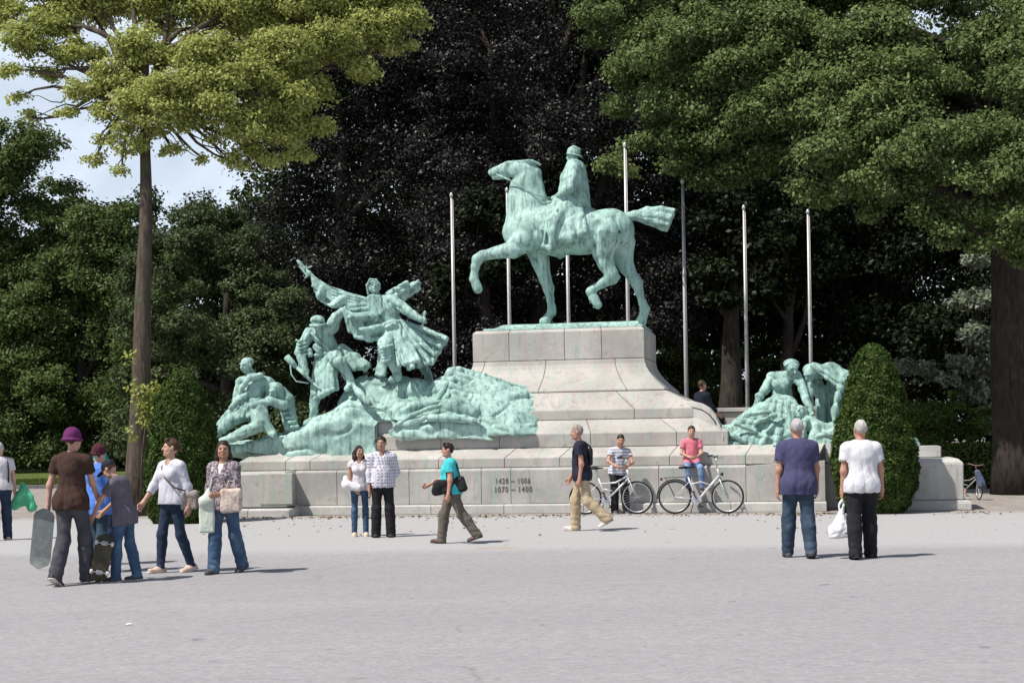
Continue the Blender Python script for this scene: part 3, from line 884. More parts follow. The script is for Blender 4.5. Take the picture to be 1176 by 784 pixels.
# niche of dressed stone in the middle, broken edge above it, drape edge to the right
def zz(py, w, px=500): return M(px, py, w).z
def ubox(x, p0, p1, z0, z1, w0, w1, k):
    a_, b_ = M(p0, 500, .4).x, M(p1, 500, .4).x
    x.S.box(((a_ + b_) / 2, (w0 + w1) / 2, (z0 + z1) / 2), ((b_ - a_) / 2, (w1 - w0) / 2, (z1 - z0) / 2), None, .02, k, True)
ubox(x, 434.5, 463, 1.0, zz(483, .4), -.6, 1.0, .04)
ubox(x, 459, 660, 1.0, zz(501.5, .4), -.6, .52, .05)
x.carve([(406, 446, -1.0, 5), (416, 458, -1.15, 7), (428, 472, -1.15, 9), (448, 480, -1.1, 7)], .10)
x.carve([(412, 452, -.80, 4), (421, 464, -.98, 5)], .10)
x.chain([(414, 442, -.60, 4), (428, 456, -.85, 4), (440, 467, -.98, 4), (460, 474, -1.0, 5), (469, 496, -.98, 4)], .06)
x.chain([(470, 470, -.6, 7), (500, 464, -.6, 5), (520, 458, -.7, 3)], .10)
x.chain([(462, 497, -.95, 5), (490, 484, -.95, 3.5), (515, 472, -.9, 3)], .06)
x.chain([(466, 499, -.93, 3.5), (500, 500, -.95, 3.5), (540, 501.5, -.95, 3), (562, 502, -.95, 4), (580, 506, -.97, 2.2)], .05)
x.S.cut((0, .30, 0), (0, -1, 0), .03)
x.S.cut((0, 0, z_a + .04), (0, 0, -1), .02)
def rockd(P):
    s = P @ np.array([.8, .3, -.55], F4)
    return (.06 * fnoise(P, .8, 31) + .022 * fnoise(P, 2.2, 32) + .008 * fnoise(P, 7, 33, 9) - .05 * np.maximum(0, np.abs(fnoise(P, 1.1, 35, 7)) * -6 + 1)).astype(F4)
sculpt('broken_ground', x.S, BRONZE, GRP, rockd, OF)

# --- figure lying under a drape on the right of the group
x = PX(455, 415, 635, 520, -.2, 2.6, VB, WL); x.ks = .45
x.chain([(545, 436, .05, 8), (580, 455, .1, 9), (606, 472, .05, 9)], .1); x.chain([(540, 455, -.1, 12), (575, 474, -.2, 11), (604, 486, -.3, 6)], .1)
A = [(530, 425.5, -.05), (524, 434, -.25), (524, 448, -.45), (534, 460, -.55), (548, 470, -.6)]
B = [(604, 446, .1), (622, 464, -.1), (627, 478, -.3), (614, 490, -.55), (592, 495, -.7)]
x.fan(A, B, 8, 4.2, 2.6, .12, .022, .4, 1.0)
x.fan([(522, 430, -.1), (540, 427, 0), (556, 431, .05)], [(508, 460, -.55), (528, 470, -.75), (556, 472, -.72)], 6, 3.6, 3.6, .10, .02)
x.carve([(588, 462, -.62, 1.6), (612, 476, -.62, 2.2)], .04); x.carve([(546, 452, -.78, 1.8), (572, 466, -.80, 2.4)], .04); x.carve([(560, 440, -.42, 1.5), (584, 450, -.40, 2.0)], .04)
x.chain([(514, 438, -.1, 6), (520, 427.5, -.15, 5.5), (529, 425, -.15, 4.5)], .06)
x.chain([(519, 470, -.75, 9), (532, 468, -.80, 11), (550, 474, -.75, 8)], .10)           # chest
x.chain([(506, 480, -.95, 4.5), (525, 480, -.98, 5.2), (545, 481, -.98, 4.8), (556, 483.5, -.98, 4.0)], .05)    # arm along the ground
hand(x, 559, 484, -.99, 3.6, (1, 0, -.1))
x.chain([(548, 480, -.7, 6), (575, 486, -.7, 7), (604, 491, -.65, 5), (618, 489, -.6, 4)], .06)
x.chain([(505, 477, -.8, 3), (520, 462, -.78, 3), (530, 460, -.8, 3.5), (538, 464, -.8, 3)], .03)
x.carve([(513, 474, -1.0, 3), (520, 470, -1.0, 2.4)], .05)
x.carve([(550, 478, -1.02, 2.2), (566, 474, -1.0, 3.2), (578, 484, -1.0, 2.0)], .05)
x.chain([(466, 490, -.95, 2.4), (484, 478, -.95, 2.6), (505, 469, -.92, 2.4), (517, 466, -.9, 2)], .04)
sculpt('shrouded_figure', x.S, BRONZE, GRP, folds(0.014, 3.2, 41, (.5, .2, .85), x.heads), OF)

# --- standard bearer
x = PX(395, 310, 525, 450, WL - 1.05, WL + 1.05, .014, WL); x.ks = .45
face = (.25, -.8, .45)
head(x, 431.5, 331.5, -.08, 6.6, face)
x.chain([(432, 338, -.03, 4.5), (436, 345, 0, 5.5)], .05)
x.chain([(437, 348, 0, 10), (445, 358, 0, 12), (451, 371, 0, 10.5), (454, 380, 0, 12)], .08, ((0, 1, 0), .85))
x.chain([(430, 347, -.10, 6), (452, 344, -.02, 6.5)], .08)
x.fan([(424, 345, -.2), (430, 340, -.22), (438, 342, -.2)], [(431, 361, -.25), (440, 362, -.28), (446, 356, -.24)], 6, 2.2, 2.2, .02, .025)      # muffler
x.chain([(452, 345, -.05, 6.4), (463, 352, -.15, 6.2), (474, 360, -.25, 5.4), (487, 367.5, -.3, 4.0)], .05)        # sword arm
hand(x, 489.5, 368.5, -.3, 3.4, (1, 0, -.4))
x.chain([(491.6, 361, -.3, 1.3), (488.2, 379, -.3, 1.2)], .015); x.chain([(487, 370, -.34, 1.0), (494, 371.5, -.3, 1.0)], .01)
x.chain([(491.6, 361, -.3, 1.8), (491.9, 359.6, -.3, 1.8)], .01)
x.chain([(429, 348, -.1, 6), (418, 352, -.2, 5), (408, 352, -.28, 4)], .05)                                         # arm on the staff
hand(x, 405, 352, -.3, 3.4, (-1, 0, .1))
# belt and pouches
x.chain([(443, 374, -.22, 2.4), (453, 371, -.27, 2.4), (461, 369, -.18, 2.4)], .02)
x.chain([(449, 377, -.3, 3.2), (457, 374, -.3, 3.2)], .02)
# lifted knee and leg
x.chain([(453, 384, -.10, 9), (449, 397, -.42, 9.5), (450, 405, -.50, 8.5)], .07)
x.chain([(450, 405, -.48, 8.2), (456, 417, -.40, 6.6), (461, 427, -.38, 5.2), (461.5, 433, -.38, 5.4)], .05)
x.chain([(462, 434, -.36, 4.6), (457, 437, -.56, 3.8)], .04)
for i in range(5):
    a_ = i * .9; x.chain([(442 + i * 1.0, 396 + i * 3.6, -.52, 1.7), (449 + i * .6, 402 + i * 3.6, -.72, 1.9), (458 + i * .4, 398 + i * 3.6, -.52, 1.6)], .025)
# rear leg
x.chain([(458, 386, .10, 9), (473, 408, .40, 6.5), (483, 426, .6, 5), (486, 439, .62, 4.4)], .05)
x.chain([(486, 439, .6, 4.2), (482, 443, .42, 3.4)], .03)
# coat skirts blown to the right
x.fan([(455, 374, -.2), (460, 371, -.05), (464, 372, .15)], [(477, 424, -.55), (499, 416, -.25), (512, 389, .05)], 12, 4.4, 3.0, .13, .035, .4)
x.fan([(456, 380, -.22), (462, 378, -.1)], [(468, 420, -.62), (487, 414, -.5)], 6, 4.4, 3.2, .12, .035)
x.chain([(466, 372, .1, 3), (490, 379, .08, 3), (513, 388.5, .05, 2.4), (506, 400, -.02, 2.6), (498, 418, -.2, 2.6)], .04)
x.fan([(447, 378, -.2), (452, 378, -.24)], [(438.5, 430, -.40), (447, 431, -.46)], 5, 4.0, 2.6, .05, .03)             # panel hanging left of the knee
# coat front flung to the left
x.fan([(432, 354, -.18), (440, 372, -.2), (446, 382, -.2)], [(404, 358, -.5), (416, 374, -.55), (437, 391, -.4)], 22, 2.8, 1.9, .16, .03, .4, .22)
x.chain([(403, 357, -.5, 2.2), (408, 372, -.55, 2.2), (417, 388, -.58, 2.4), (430, 392, -.52, 2.4), (441, 390, -.35, 2.4)], .04)
x.fan([(404, 358, -.5), (420, 368, -.5)], [(410, 382, -.55), (432, 391, -.5)], 7, 2.6, 2.2, .05, .03)
x.carve([(414, 370, -.95, 2.6), (424, 378, -.90, 4.0), (434, 385, -.80, 3.0)], .04)
x.carve([(424, 364, -.62, 1.6), (438, 376, -.55, 1.8)], .03)
x.carve([(426, 350, -.34, 1.6), (436, 356, -.40, 1.6)], .03); x.carve([(436, 347, -.34, 1.2), (440, 366, -.40, 1.4)], .03)
for (xa, ya, xb, yb) in ((462, 384, 478, 414), (468, 380, 490, 408), (474, 379, 500, 398), (458, 392, 470, 420)): x.carve([(xa, ya, -.42, 1.6), (xb, yb, -.62, 2.0)], .04)
sculpt('standard_bearer', x.S, BRONZE, GRP, folds(0.025, 5, 51, (.8, .3, .5), x.heads), OF)
# hooded helmet
x = PX(418, 318, 446, 346, WL - .45, WL + .35, .012, WL)
x.ell(429.5, 329, .02, (7.6, 8.2, 7.4), 20, .02); x.carve([(434, 334, -.14, 5.2), (437, 338, -.24, 5.6)], .02)
x.chain([(424, 338, -.06, 1.5), (423, 328, -.1, 1.5), (427, 321.5, -.13, 1.4), (434, 322, -.14, 1.3), (438, 327, -.12, 1.1)], .02)
sculpt('helmet', x.S, BRONZE, GRP, None, OF)
# cape blown up behind the shoulders
x = PX(436, 314, 486, 352, WL - .5, WL + .9, VB, WL); x.ks = .45
x.fan([(441, 342, .1), (452, 347, .15)], [(476, 321.5, .3), (474, 332, .45)], 16, 3.6, 2.4, .12, .03, .3, .25)
x.fan([(444, 338, .05), (451, 348, .2)], [(468, 325, -.05), (463, 341, .3)], 12, 3.6, 2.6, .08, .03, 0, .3)
sculpt('cape', x.S, BRONZE, GRP, folds(0.030, 5, 55, (.3, .3, 1), x.heads), OF)
# flag, staff and finial
x = PX(345, 296, 432, 364, WL - .95, WL + .3, .015, WL); x.ks = .45
A = [(364, 319, -.35), (383, 331, -.30), (404, 338, -.26), (424, 344, -.20)]
B = [(367, 332, -.38), (374, 346, -.40), (388, 353.5, -.36), (404, 355, -.30)]
x.fan(A, B, 30, 1.7, 1.5, .11, .03, .5, .17)
x.chain([(364, 318, -.35, 2.2), (368, 335, -.38, 1.6), (375, 347, -.40, 1.4), (388, 354, -.37, 1.5), (404, 355.5, -.3, 1.8)], .03)
for q in range(4):
    x.chain([(366, 321 + q * 3, -.37 - .02 * q, 1.6), (388, 336 + q * 3.6, -.36, 2.0), (412, 342 + q * 3.2, -.30, 1.8), (423, 345 + q * 2, -.22, 1.6)], .02)
sculpt('flag', x.S, BRONZE, GRP, folds(0.010, 7, 57, (.2, .2, 1), x.heads), OF)
mb = MB()
P_ = lambda X_, Y_, d=-.36: x.p((X_, Y_, d))
mb.tube([P_(352, 306), P_(364, 318), P_(384, 335, -.34), P_(404, 352, -.31), P_(412, 358, -.28)], [.03, .036, .036, .036, .03], 8)
offmb(mb, OF).build('flag_staff', BRONZE, GRP, smooth=True)
x = PX(344, 296, 368, 322, WL - .6, WL - .1, .009, WL)
x.ell(350, 303.5, -.36, (3.0, 2.2, 2.2), 40, .015); x.chain([(348, 301.5, -.36, 1.6), (352.5, 306.5, -.36, 2.2), (356, 310.5, -.36, 2.4)], .015)
x.chain([(354, 312, -.36, 1.0), (364, 307.5, -.36, .9)], .01); x.chain([(356, 313, -.36, 1.4), (358, 307, -.36, .8)], .01)
x.ell(361, 315.5, -.36, (4.0, 3.0, 2.6), 45, .015); x.chain([(352, 309.5, -.4, 1.0), (360, 319, -.42, 1.4), (357, 321, -.4, 1.0)], .01)
sculpt('finial', x.S, BRONZE, GRP, None, OF)

# --- soldier with a rifle
x = PX(336, 355, 432, 492, WL - 1.15, WL + .6, .014, WL); x.ks = .45
head(x, 373, 373, -.55, 6.6, (.2, -.9, -.45))
x.chain([(373, 379, -.38, 5), (376, 384, -.28, 6)], .06)
x.chain([(374, 387, -.25, 11), (379, 398, -.22, 11.5), (383, 408, -.18, 11)], .09, ((0, 1, 0), .9))
x.chain([(362, 384, -.30, 7.5), (386, 377, -.25, 7.5)], .10)
x.chain([(386, 376, -.25, 7), (391, 366, -.35, 5.8), (399, 359.5, -.42, 4.6)], .05)                                 # raised arm
x.chain([(384, 379, -.28, 6.5), (388, 370, -.36, 6.2)], .05)
hand(x, 402, 357.5, -.44, 3.6, (.9, 0, .3))
x.chain([(361, 384, -.32, 7.2), (354.5, 397, -.42, 6.6), (353, 407, -.50, 6.2), (357, 419, -.58, 5.2), (361.5, 427, -.62, 4.0)], .05)  # arm down to the rifle
for i in range(5): x.chain([(349 + .3 * i, 392 + 4 * i, -.50, 1.2), (354 + .3 * i, 394 + 4 * i, -.62, 1.3), (360 + .3 * i, 391 + 4 * i, -.52, 1.2)], .02)
hand(x, 362, 430, -.64, 3.5, (.5, -.2, -1))
# straps and pack
x.chain([(366, 384, -.52, 1.6), (376, 394, -.52, 1.6), (386, 404, -.44, 1.6)], .015)
x.chain([(371, 400, -.50, 4.0), (374, 403, -.48, 4.2)], .03); x.chain([(363, 404, -.46, 3.6), (364, 408, -.46, 3.6)], .03)
x.chain([(370, 409, -.46, 2.2), (383, 406, -.46, 2.2), (395, 401, -.36, 2.2)], .02)
# coat skirts
x.fan([(371, 410, -.28), (380, 408, -.36), (388, 406, -.34)], [(366, 462, -.46), (380, 454, -.62), (394, 446, -.55)], 13, 5.0, 3.4, .10, .035, .3)
x.fan([(392, 402, -.18), (396, 400, -.10)], [(412, 424, -.34), (425, 420, -.15)], 7, 5, 3.2, .06, .04)
x.chain([(396, 402, -.1, 4), (412, 411, -.1, 4), (423.5, 419, -.14, 3.6), (422, 425, -.2, 3)], .05)
# bent leg
x.chain([(386, 408, -.25, 9.5), (395, 413, -.55, 8.6), (400, 417, -.62, 7.4)], .06)
x.chain([(400, 417, -.60, 7.0), (405, 428, -.52, 6.2), (411, 441, -.50, 4.8)], .05)
x.chain([(411, 443, -.5, 4.4), (409, 447, -.66, 3.8)], .03)
# straight leg
x.chain([(375, 412, -.22, 9), (371, 440, -.40, 7.5), (369, 464, -.52, 5.6), (368.5, 480, -.52, 4.6)], .05)
x.chain([(368.5, 482, -.52, 4.2), (362, 486, -.66, 3.6)], .03)
for (xa, ya, xb, yb) in ((376, 414, 372, 454), (384, 414, 385, 450), (368, 416, 366, 456)): x.carve([(xa, ya, -.62, 1.6), (xb, yb, -.86, 2.2)], .04)
x.carve([(366, 396, -.56, 2.2), (372, 404, -.58, 2.6)], .04)
sculpt('rifleman', x.S, BRONZE, GRP, folds(0.025, 5, 61, (.9, .2, -.25), x.heads), OF)
x = PX(360, 358, 390, 386, WL - .95, WL - .1, .011, WL)
x.ell(373.5, 370, -.55, (8.6, 6.4, 8.2), 5, .02); x.S.cut(x.p((373, 373.2, -.55)), (0, -.35, -1), .0)
x.chain([(365, 375.2, -.55, 1.2), (369, 376.8, -.72, 1.2), (377, 376.4, -.74, 1.2), (382.5, 373.5, -.55, 1.2)], .03)
x.ell(373.5, 375.2, -.58, (9.4, 1.3, 9.2), 5, .015)
sculpt('helmet', x.S, BRONZE, GRP, None, OF)
mb = MB()
P_ = lambda X_, Y_, d=-.68: x.p((X_, Y_, d))
mb.tube([P_(340.5, 411), P_(347, 418), P_(352, 423)], [.075, .07, .045], 8)
mb.tube([P_(352, 423), P_(362, 432), P_(370, 440)], [.04, .042, .034], 8)
mb.tube([P_(370, 440), P_(383, 452)], [.024, .02], 8)
mb.tube([P_(345, 418, -.7), P_(347, 431, -.74), P_(353, 439, -.76), P_(366, 441, -.72)], .016, 6)
offmb(mb, OF).build('rifle', BRONZE, GRP, smooth=True)

# --- wounded man held up by a comrade
x = PX(246, 408, 360, 512, WL - 1.25, WL + .3, .014, WL); x.ks = .45
D0 = -.55
c, u, f, up, sd = head(x, 294, 420.5, D0 - .05, 7.4, (-.45, -.85, -.15))
x.ell(294.5, 416, D0, (7.6, 4.6, 7.6), 0, .03)
x.chain([(296, 427, D0, 5), (299, 433, D0, 6)], .05)
x.chain([(300, 438, D0, 10), (303, 450, D0 - .05, 11), (302, 463, D0 - .1, 10), (300, 474, D0 - .1, 10)], .08, ((0, 1, 0), .9))
x.chain([(289, 439, D0 - .05, 6), (313, 440, D0 + .02, 7.5)], .09)
x.chain([(317, 441, D0 + .05, 8), (322, 455, D0 + .05, 7), (316, 464, D0 - .15, 5)], .06)
x.chain([(287, 440, D0 - .06, 5.6), (285.5, 454, D0 - .16, 4.8), (284.5, 461, D0 - .2, 4.4)], .05)
x.chain([(300, 452, D0 - .28, 4.6), (292, 459, D0 - .34, 4.2), (284, 467, D0 - .34, 3.6)], .04)
hand(x, 283, 468, D0 - .34, 3.4, (-.7, 0, -.6))
# blanket rolled over the shoulder, belt, bag
x.chain([(312, 432, D0 - .15, 3.6), (302, 436, D0 - .34, 3.8), (294, 447, D0 - .36, 3.4), (290, 458, D0 - .3, 3.0)], .03)
x.carve([(300, 446, D0 - .44, 1.8), (308, 452, D0 - .44, 2.6)], .03)
x.chain([(290, 470, D0 - .30, 2.0), (301, 471, D0 - .38, 2.0), (311, 467, D0 - .3, 2.0)], .02)
x.fan([(296, 462, D0 - .3), (312, 460, D0 - .25)], [(292, 480, D0 - .42), (322, 474, D0 - .4)], 7, 3.0, 2.6, .05, .03)
# legs stretched to the left
x.chain([(298, 474, D0 - .22, 8.6), (282, 483, D0 - .32, 8.0), (271, 492, D0 - .32, 6.4), (260, 501, D0 - .30, 4.8)], .05)
x.chain([(259, 501.5, D0 - .3, 4.4), (253, 505, D0 - .36, 3.6)], .03)
x.chain([(290, 464, D0 + .1, 7.0), (274, 476, D0 + .06, 6.6), (264, 487, D0 + .04, 5.4), (258, 496, D0, 4.0)], .05)
x.chain([(258, 496, D0, 3.8), (255, 502, D0 - .1, 3.2)], .03)
# the comrade crouching behind: head bowed, arms round him, knees on the ground
head(x, 327, 449, D0 - .10, 7.0, (-.5, -.8, -.45))
x.ell(328, 445, D0 - .06, (8.2, 5.6, 8), 15, .03)
x.chain([(331, 452, D0 + .05, 8), (337, 460, D0 + .1, 9), (340, 472, D0 + .1, 7), (345, 486, D0 + .05, 6)], .07)
x.chain([(337, 466, D0 - .1, 6), (325, 461, D0 - .3, 5.0), (311, 465, D0 - .4, 4.2)], .05)
hand(x, 309, 466, D0 - .42, 3.2, (-1, 0, 0))
x.fan([(330, 458, D0 + .1), (338, 464, D0 + .1)], [(338, 492, D0 + .05), (350, 494, D0 + .05)], 7, 4.0, 3.2, .07, .03)
x.chain([(316, 470, D0 - .35, 7), (321, 484, D0 - .42, 6.0), (329, 497, D0 - .42, 4.6), (333, 499, D0 - .5, 4)], .05)
x.chain([(312, 476, D0 - .35, 8), (315, 489, D0 - .48, 7.6), (300, 496, D0 - .5, 7.0), (284, 503, D0 - .48, 5.4), (272, 507, D0 - .45, 4.2)], .05)
for i in range(5): x.chain([(334 + 3 * i, 470 + 5 * i, D0 - .12, 1.6), (340 + 3 * i, 469 + 5 * i, D0 - .04, 1.6)], .02)
x.carve([(334, 478, D0 - .5, 4), (338, 492, D0 - .5, 4)], .05)
x.carve([(304, 470, D0 - .40, 2.0), (298, 484, D0 - .52, 2.4), (286, 492, D0 - .52, 2.0)], .05)
x.carve([(318, 452, D0 - .16, 2.0), (314, 462, D0 - .30, 2.2)], .04); x.carve([(292, 446, D0 - .40, 1.6), (290, 456, D0 - .44, 1.6)], .03)
sculpt('wounded_soldiers', x.S, BRONZE, GRP, folds(0.022, 5.5, 71, (.7, .3, .6), x.heads), OF)
# dressed stone visible in the niche
mb = MB(); a = M(437, 505, .9); b = M(460, 485, .9)
mb.box(((a.x + b.x) / 2, 1.18, (a.z + b.z) / 2 - .02), (b.x - a.x + .10, 1.2, b.z - a.z + .10))
offmb(mb, OF).build('niche_stone', STONE_P, GRP, bevel=.02)

# ------------------------------------------------------------------ right bronze group: women mourning over a body
WR = 1.6
br = M(900, 516, .9)
GR2 = empty('mourners_sculpture', m2w(br.x, .9, z_bb), -TH)
tag(GR2, 'green bronze group of women in heavy drapery bending over a body', 'statue')
OG = (br.x, .9, z_bb)
x = PX(815, 406, 1062, 520, WR - 1.4, WR + 1.0, .024, WR)
x.chain([(842, 512, -.85, 7), (880, 509, -.85, 9), (930, 509, -.85, 9), (985, 509, -.8, 9), (1035, 509, -.7, 7)], .2)
x.chain([(850, 506, -.4, 8), (900, 502, -.2, 13), (960, 502, 0, 14), (1030, 508, 0, 8)], .25)
x.S.cut((0, 0, z_bb - .015), (0, 0, -1), .02); x.S.cut((0, .40, 0), (0, -1, 0), .04)
def drd(P):
    return (folds(.03, 3.6, 81, (.55, .3, .8))(P) + .02 * fnoise(P, 2.4, 82)).astype(F4)
sculpt('rocky_base', x.S, BRONZE, GR2, drd, OG)
x = PX(815, 406, 965, 522, WR - 1.4, WR + .7, .015, WR); x.ks = .45
head(x, 909.5, 422.5, -.32, 7.6, (.45, -.75, -.45))
x.ell(909, 418.5, -.24, (8.8, 6.0, 8.4), 8, .03)
for i in range(7):
    a_ = i * .75; x.chain([(902 + i * 2.2, 417 + abs(i - 3) * 1.2, -.42, 1.5), (905 + i * 1.6, 414 + abs(i - 3) * .6, -.2, 1.5)], .02)
x.chain([(906, 429, -.2, 5), (901, 434, -.1, 6)], .05)
x.chain([(898, 440, -.1, 11), (898, 451, -.1, 10.5), (899, 462, -.1, 12)], .09, ((0, 1, 0), .9))
x.chain([(888, 434, -.1, 6.6), (910, 433, -.15, 6.2)], .09)
x.ell(901, 442, -.34, (6, 6, 5), 0, .05); x.ell(893, 442, -.34, (6, 6, 5), 0, .05)
x.chain([(887, 434, -.12, 6.4), (881, 445, -.22, 5.4), (873.5, 455, -.38, 4.4), (871, 461, -.42, 3.6)], .05)
hand(x, 870.5, 463, -.44, 3.2, (-.2, -.2, -1))
x.chain([(914, 431, -.2, 5.8), (920, 442, -.36, 5.0), (926, 458, -.55, 4.2), (931, 471, -.62, 3.6)], .05)
hand(x, 932, 474, -.64, 3.2, (.3, -.2, -1))
# lap and skirts spilling down to the left
x.chain([(893, 464, -.35, 11), (879, 472, -.55, 9), (862, 482, -.6, 8)], .08)
x.chain([(903, 465, -.4, 11), (912, 473, -.6, 9), (905, 490, -.75, 8)], .08)
x.fan([(866, 470, -.5), (885, 462, -.66), (905, 464, -.66)], [(834, 497, -.60), (868, 510, -1.0), (905, 511, -1.08)], 12, 3.8, 4.4, .17, .03, .2)
x.fan([(868, 482, -.6), (880, 492, -.85)], [(828, 494, -.60), (842, 513, -.98)], 7, 3.6, 4.0, .14, .03)
x.fan([(884, 490, -.95), (904, 482, -.9), (916, 488, -.92)], [(866, 513, -1.08), (900, 514, -1.12), (934, 513, -1.08)], 9, 3.6, 4.0, .14, .03, .5)
for (xa, ya, xb, yb) in ((850, 490, 868, 498), (862, 480, 884, 476), (872, 488, 890, 480), (846, 503, 858, 509), (898, 505, 914, 500), (876, 502, 892, 508)):
    x.chain([(xa - 2, ya - 3, -1.02, 2.6), (xb + 1, yb - 3, -1.06, 2.6)], .03)
    x.carve([(xa, ya, -1.10, 2.0), (xb, yb, -1.12, 2.4)], .03)
x.chain([(838, 513, -.85, 4), (849, 503, -.85, 4), (862, 500, -.9, 5)], .04)
x.carve([(851, 493, -.98, 2.2), (858, 501, -1.04, 2.0)], .05)
x.carve([(884, 498, -1.08, 2.2), (897, 488, -1.05, 2.4), (903, 483, -1.0, 2)], .05)
x.carve([(898, 491, -1.08, 2.0), (908, 501, -1.15, 2.6)], .05)
sculpt('seated_mourner', x.S, BRONZE, GR2, folds(0.030, 4.6, 85, (.35, .3, 1), x.heads), OG)
# the dead man across her lap
x = PX(900, 455, 1000, 522, WR - 1.5, WR + .4, .017, WR); x.ks = .45
head(x, 919.5, 474, -.72, 7.4, (-.2, -.8, .5))
x.chain([(924, 480, -.72, 5), (929, 487, -.75, 9), (940, 495, -.8, 11), (956, 500, -.8, 9)], .07)
x.chain([(926, 484, -.95, 4.6), (922, 498, -1.05, 4.2), (914, 508, -1.05, 3.4)], .05)
x.chain([(956, 500, -.8, 9), (974, 502, -.8, 7), (992, 508, -.8, 5)], .06)
x.fan([(938, 488, -.95), (956, 492, -.9)], [(930, 512, -1.05), (968, 512, -1.0)], 8, 4, 4, .07, .04)
for i in range(4): x.chain([(937 + 3 * i, 502 - 2 * i, -1.05, 2), (956 + 2 * i, 494 + 3 * i, -1.05, 2)], .03)
sculpt('fallen_figure', x.S, BRONZE, GR2, folds(0.030, 5, 88, (.5, .2, .8), x.heads), OG)
# the second mourner, cloak arched over to the right
x = PX(912, 408, 1060, 522, WR - 1.1, WR + .8, .02, WR); x.ks = .45
head(x, 930, 429.5, -.15, 7.4, (-.5, -.7, -.5))
x.ell(931.5, 426, -.05, (9.6, 8.0, 9), 20, .03)
x.fan([(934, 421, -.2), (940, 422, 0), (938, 426, .3)], [(968, 444, -.30), (972, 440, 0), (970, 436, .35)], 9, 4.2, 4.2, .08, .05)
x.chain([(938, 428, .0, 7), (954, 424, .1, 7.5), (970, 434, .1, 9), (984, 452, .1, 11), (994, 478, 0, 12), (1004, 500, -.1, 10)], .08, ((0, 1, 0), .7))
x.chain([(968, 438, -.3, 4), (963, 452, -.42, 3.4), (958, 468, -.5, 3.2), (958, 484, -.55, 3.4), (962, 500, -.5, 5)], .05)
x.chain([(934, 433, .28, 7), (944, 452, .42, 8), (946, 480, .42, 9), (946, 500, .3, 8)], .08)
x.chain([(958, 440, .42, 9), (962, 470, .46, 11), (964, 498, .35, 10)], .10)
x.chain([(980, 455, .3, 10), (984, 490, .3, 12), (1010, 506, 0, 9), (1052, 511, -.1, 4)], .12)
x.chain([(990, 490, -.3, 9), (1030, 503, -.35, 7), (1050, 508, -.3, 4)], .1)
x.chain([(928, 436, -.1, 5), (929, 450, -.25, 4.4), (931, 466, -.45, 3.8)], .05)
sculpt('cloaked_mourner', x.S, BRONZE, GR2, folds(0.045, 3.4, 91, (.4, .3, .9), x.heads), OG)
# ------------------------------------------------------------------ trees
def leaf_quads(C, Nn, size, rng, aspect=1.7, curl=.25):
    """C centres, Nn normals (k,3), size (k,): one kite-shaped leaf each, folded along its midrib"""
    k = len(C)
    t = rng.normal(size=(k, 3)).astype(F4)
    a = np.cross(Nn, t); a /= np.linalg.norm(a, axis=1, keepdims=True) + 1e-6
    b = np.cross(Nn, a)
    s = size[:, None]
    tip = C + a * s * .5 * aspect - Nn * s * curl * .5; base = C - a * s * .5 * aspect
    l = C - a * s * .08 + b * s * .5 + Nn * s * curl * .3; r = C - a * s * .08 - b * s * .5 + Nn * s * curl * .3
    V = np.stack([base, l, tip, r], 1).reshape(-1, 3)
    Fq = np.arange(4 * k, dtype=np.int32).reshape(-1, 4)
    return V, Fq

def unit(rng, k):
    d = rng.normal(size=(k, 3)); return (d / np.linalg.norm(d, axis=1, keepdims=True)).astype(F4)

def sprays(blobs, n_leaf, leaf, rng, sub=9, sr=(.34, .52), flat=.62, fill=.15, rag=.19, outb=.75, toward=None, twigs=.10):
    """blobs: (x, y, z, rx, ry, rz). Each blob carries leafy clumps on its surface, each clump a ragged flattened tuft of small leaves"""
    B = np.array(blobs, F4)
    area = B[:, 3] * B[:, 5]
    nsub = np.maximum(4, np.round(sub * area / np.median(area)).astype(int)); nsub = np.minimum(nsub, sub * 4)
    bi = np.repeat(np.arange(len(B)), nsub); n = len(bi)
    d = unit(rng, n)
    if toward is not None:
        m = (d @ np.array(toward, F4)) < -.35; d[m] *= -1
    rr = np.where(rng.random(n) < fill, rng.random(n) * .6, .70 + .32 * rng.random(n)).astype(F4)
    c = B[bi, :3] + d * B[bi, 3:6] * rr[:, None]
    R_ = np.sqrt(B[bi, 3] * B[bi, 5])
    cr_ = (R_ ** .6) * (np.median(R_) ** .4) * (sr[0] + (sr[1] - sr[0]) * rng.random(n))
    w = cr_ ** 2; li = rng.choice(n, n_leaf, p=w / w.sum())
    # twig tips inside each clump, then leaves round the tips
    tw = max(6, int(n_leaf / n * twigs)); td = unit(rng, n * tw).reshape(n, tw, 3)
    trad = (.35 + .75 * rng.random((n, tw, 1)) ** .6)
    tp = td * trad * np.array([1, 1, flat], F4)
    tp[..., 2] -= .22 * (trad[..., 0] * np.linalg.norm(td[..., :2], axis=2)) ** 2
    ti = rng.integers(0, tw, n_leaf)
    off = tp[li, ti]; td_ = td[li, ti]
    P = c[li] + off * cr_[li, None] + rng.normal(size=(n_leaf, 3)) * (cr_[li, None] * rag + leaf * .8) * np.array([1, 1, .55], F4)
    out = td_ * np.array([1, 1, .8], F4) + .35 * d[li]
    N_ = np.array([0, 0, .55], F4)[None] + outb * out + .55 * rng.normal(size=(n_leaf, 3))
    N_ /= np.linalg.norm(N_, axis=1, keepdims=True)
    sz = (leaf * (.6 + .8 * rng.random(n_leaf))).astype(F4)
    return leaf_quads(P.astype(F4), N_.astype(F4), sz, rng)

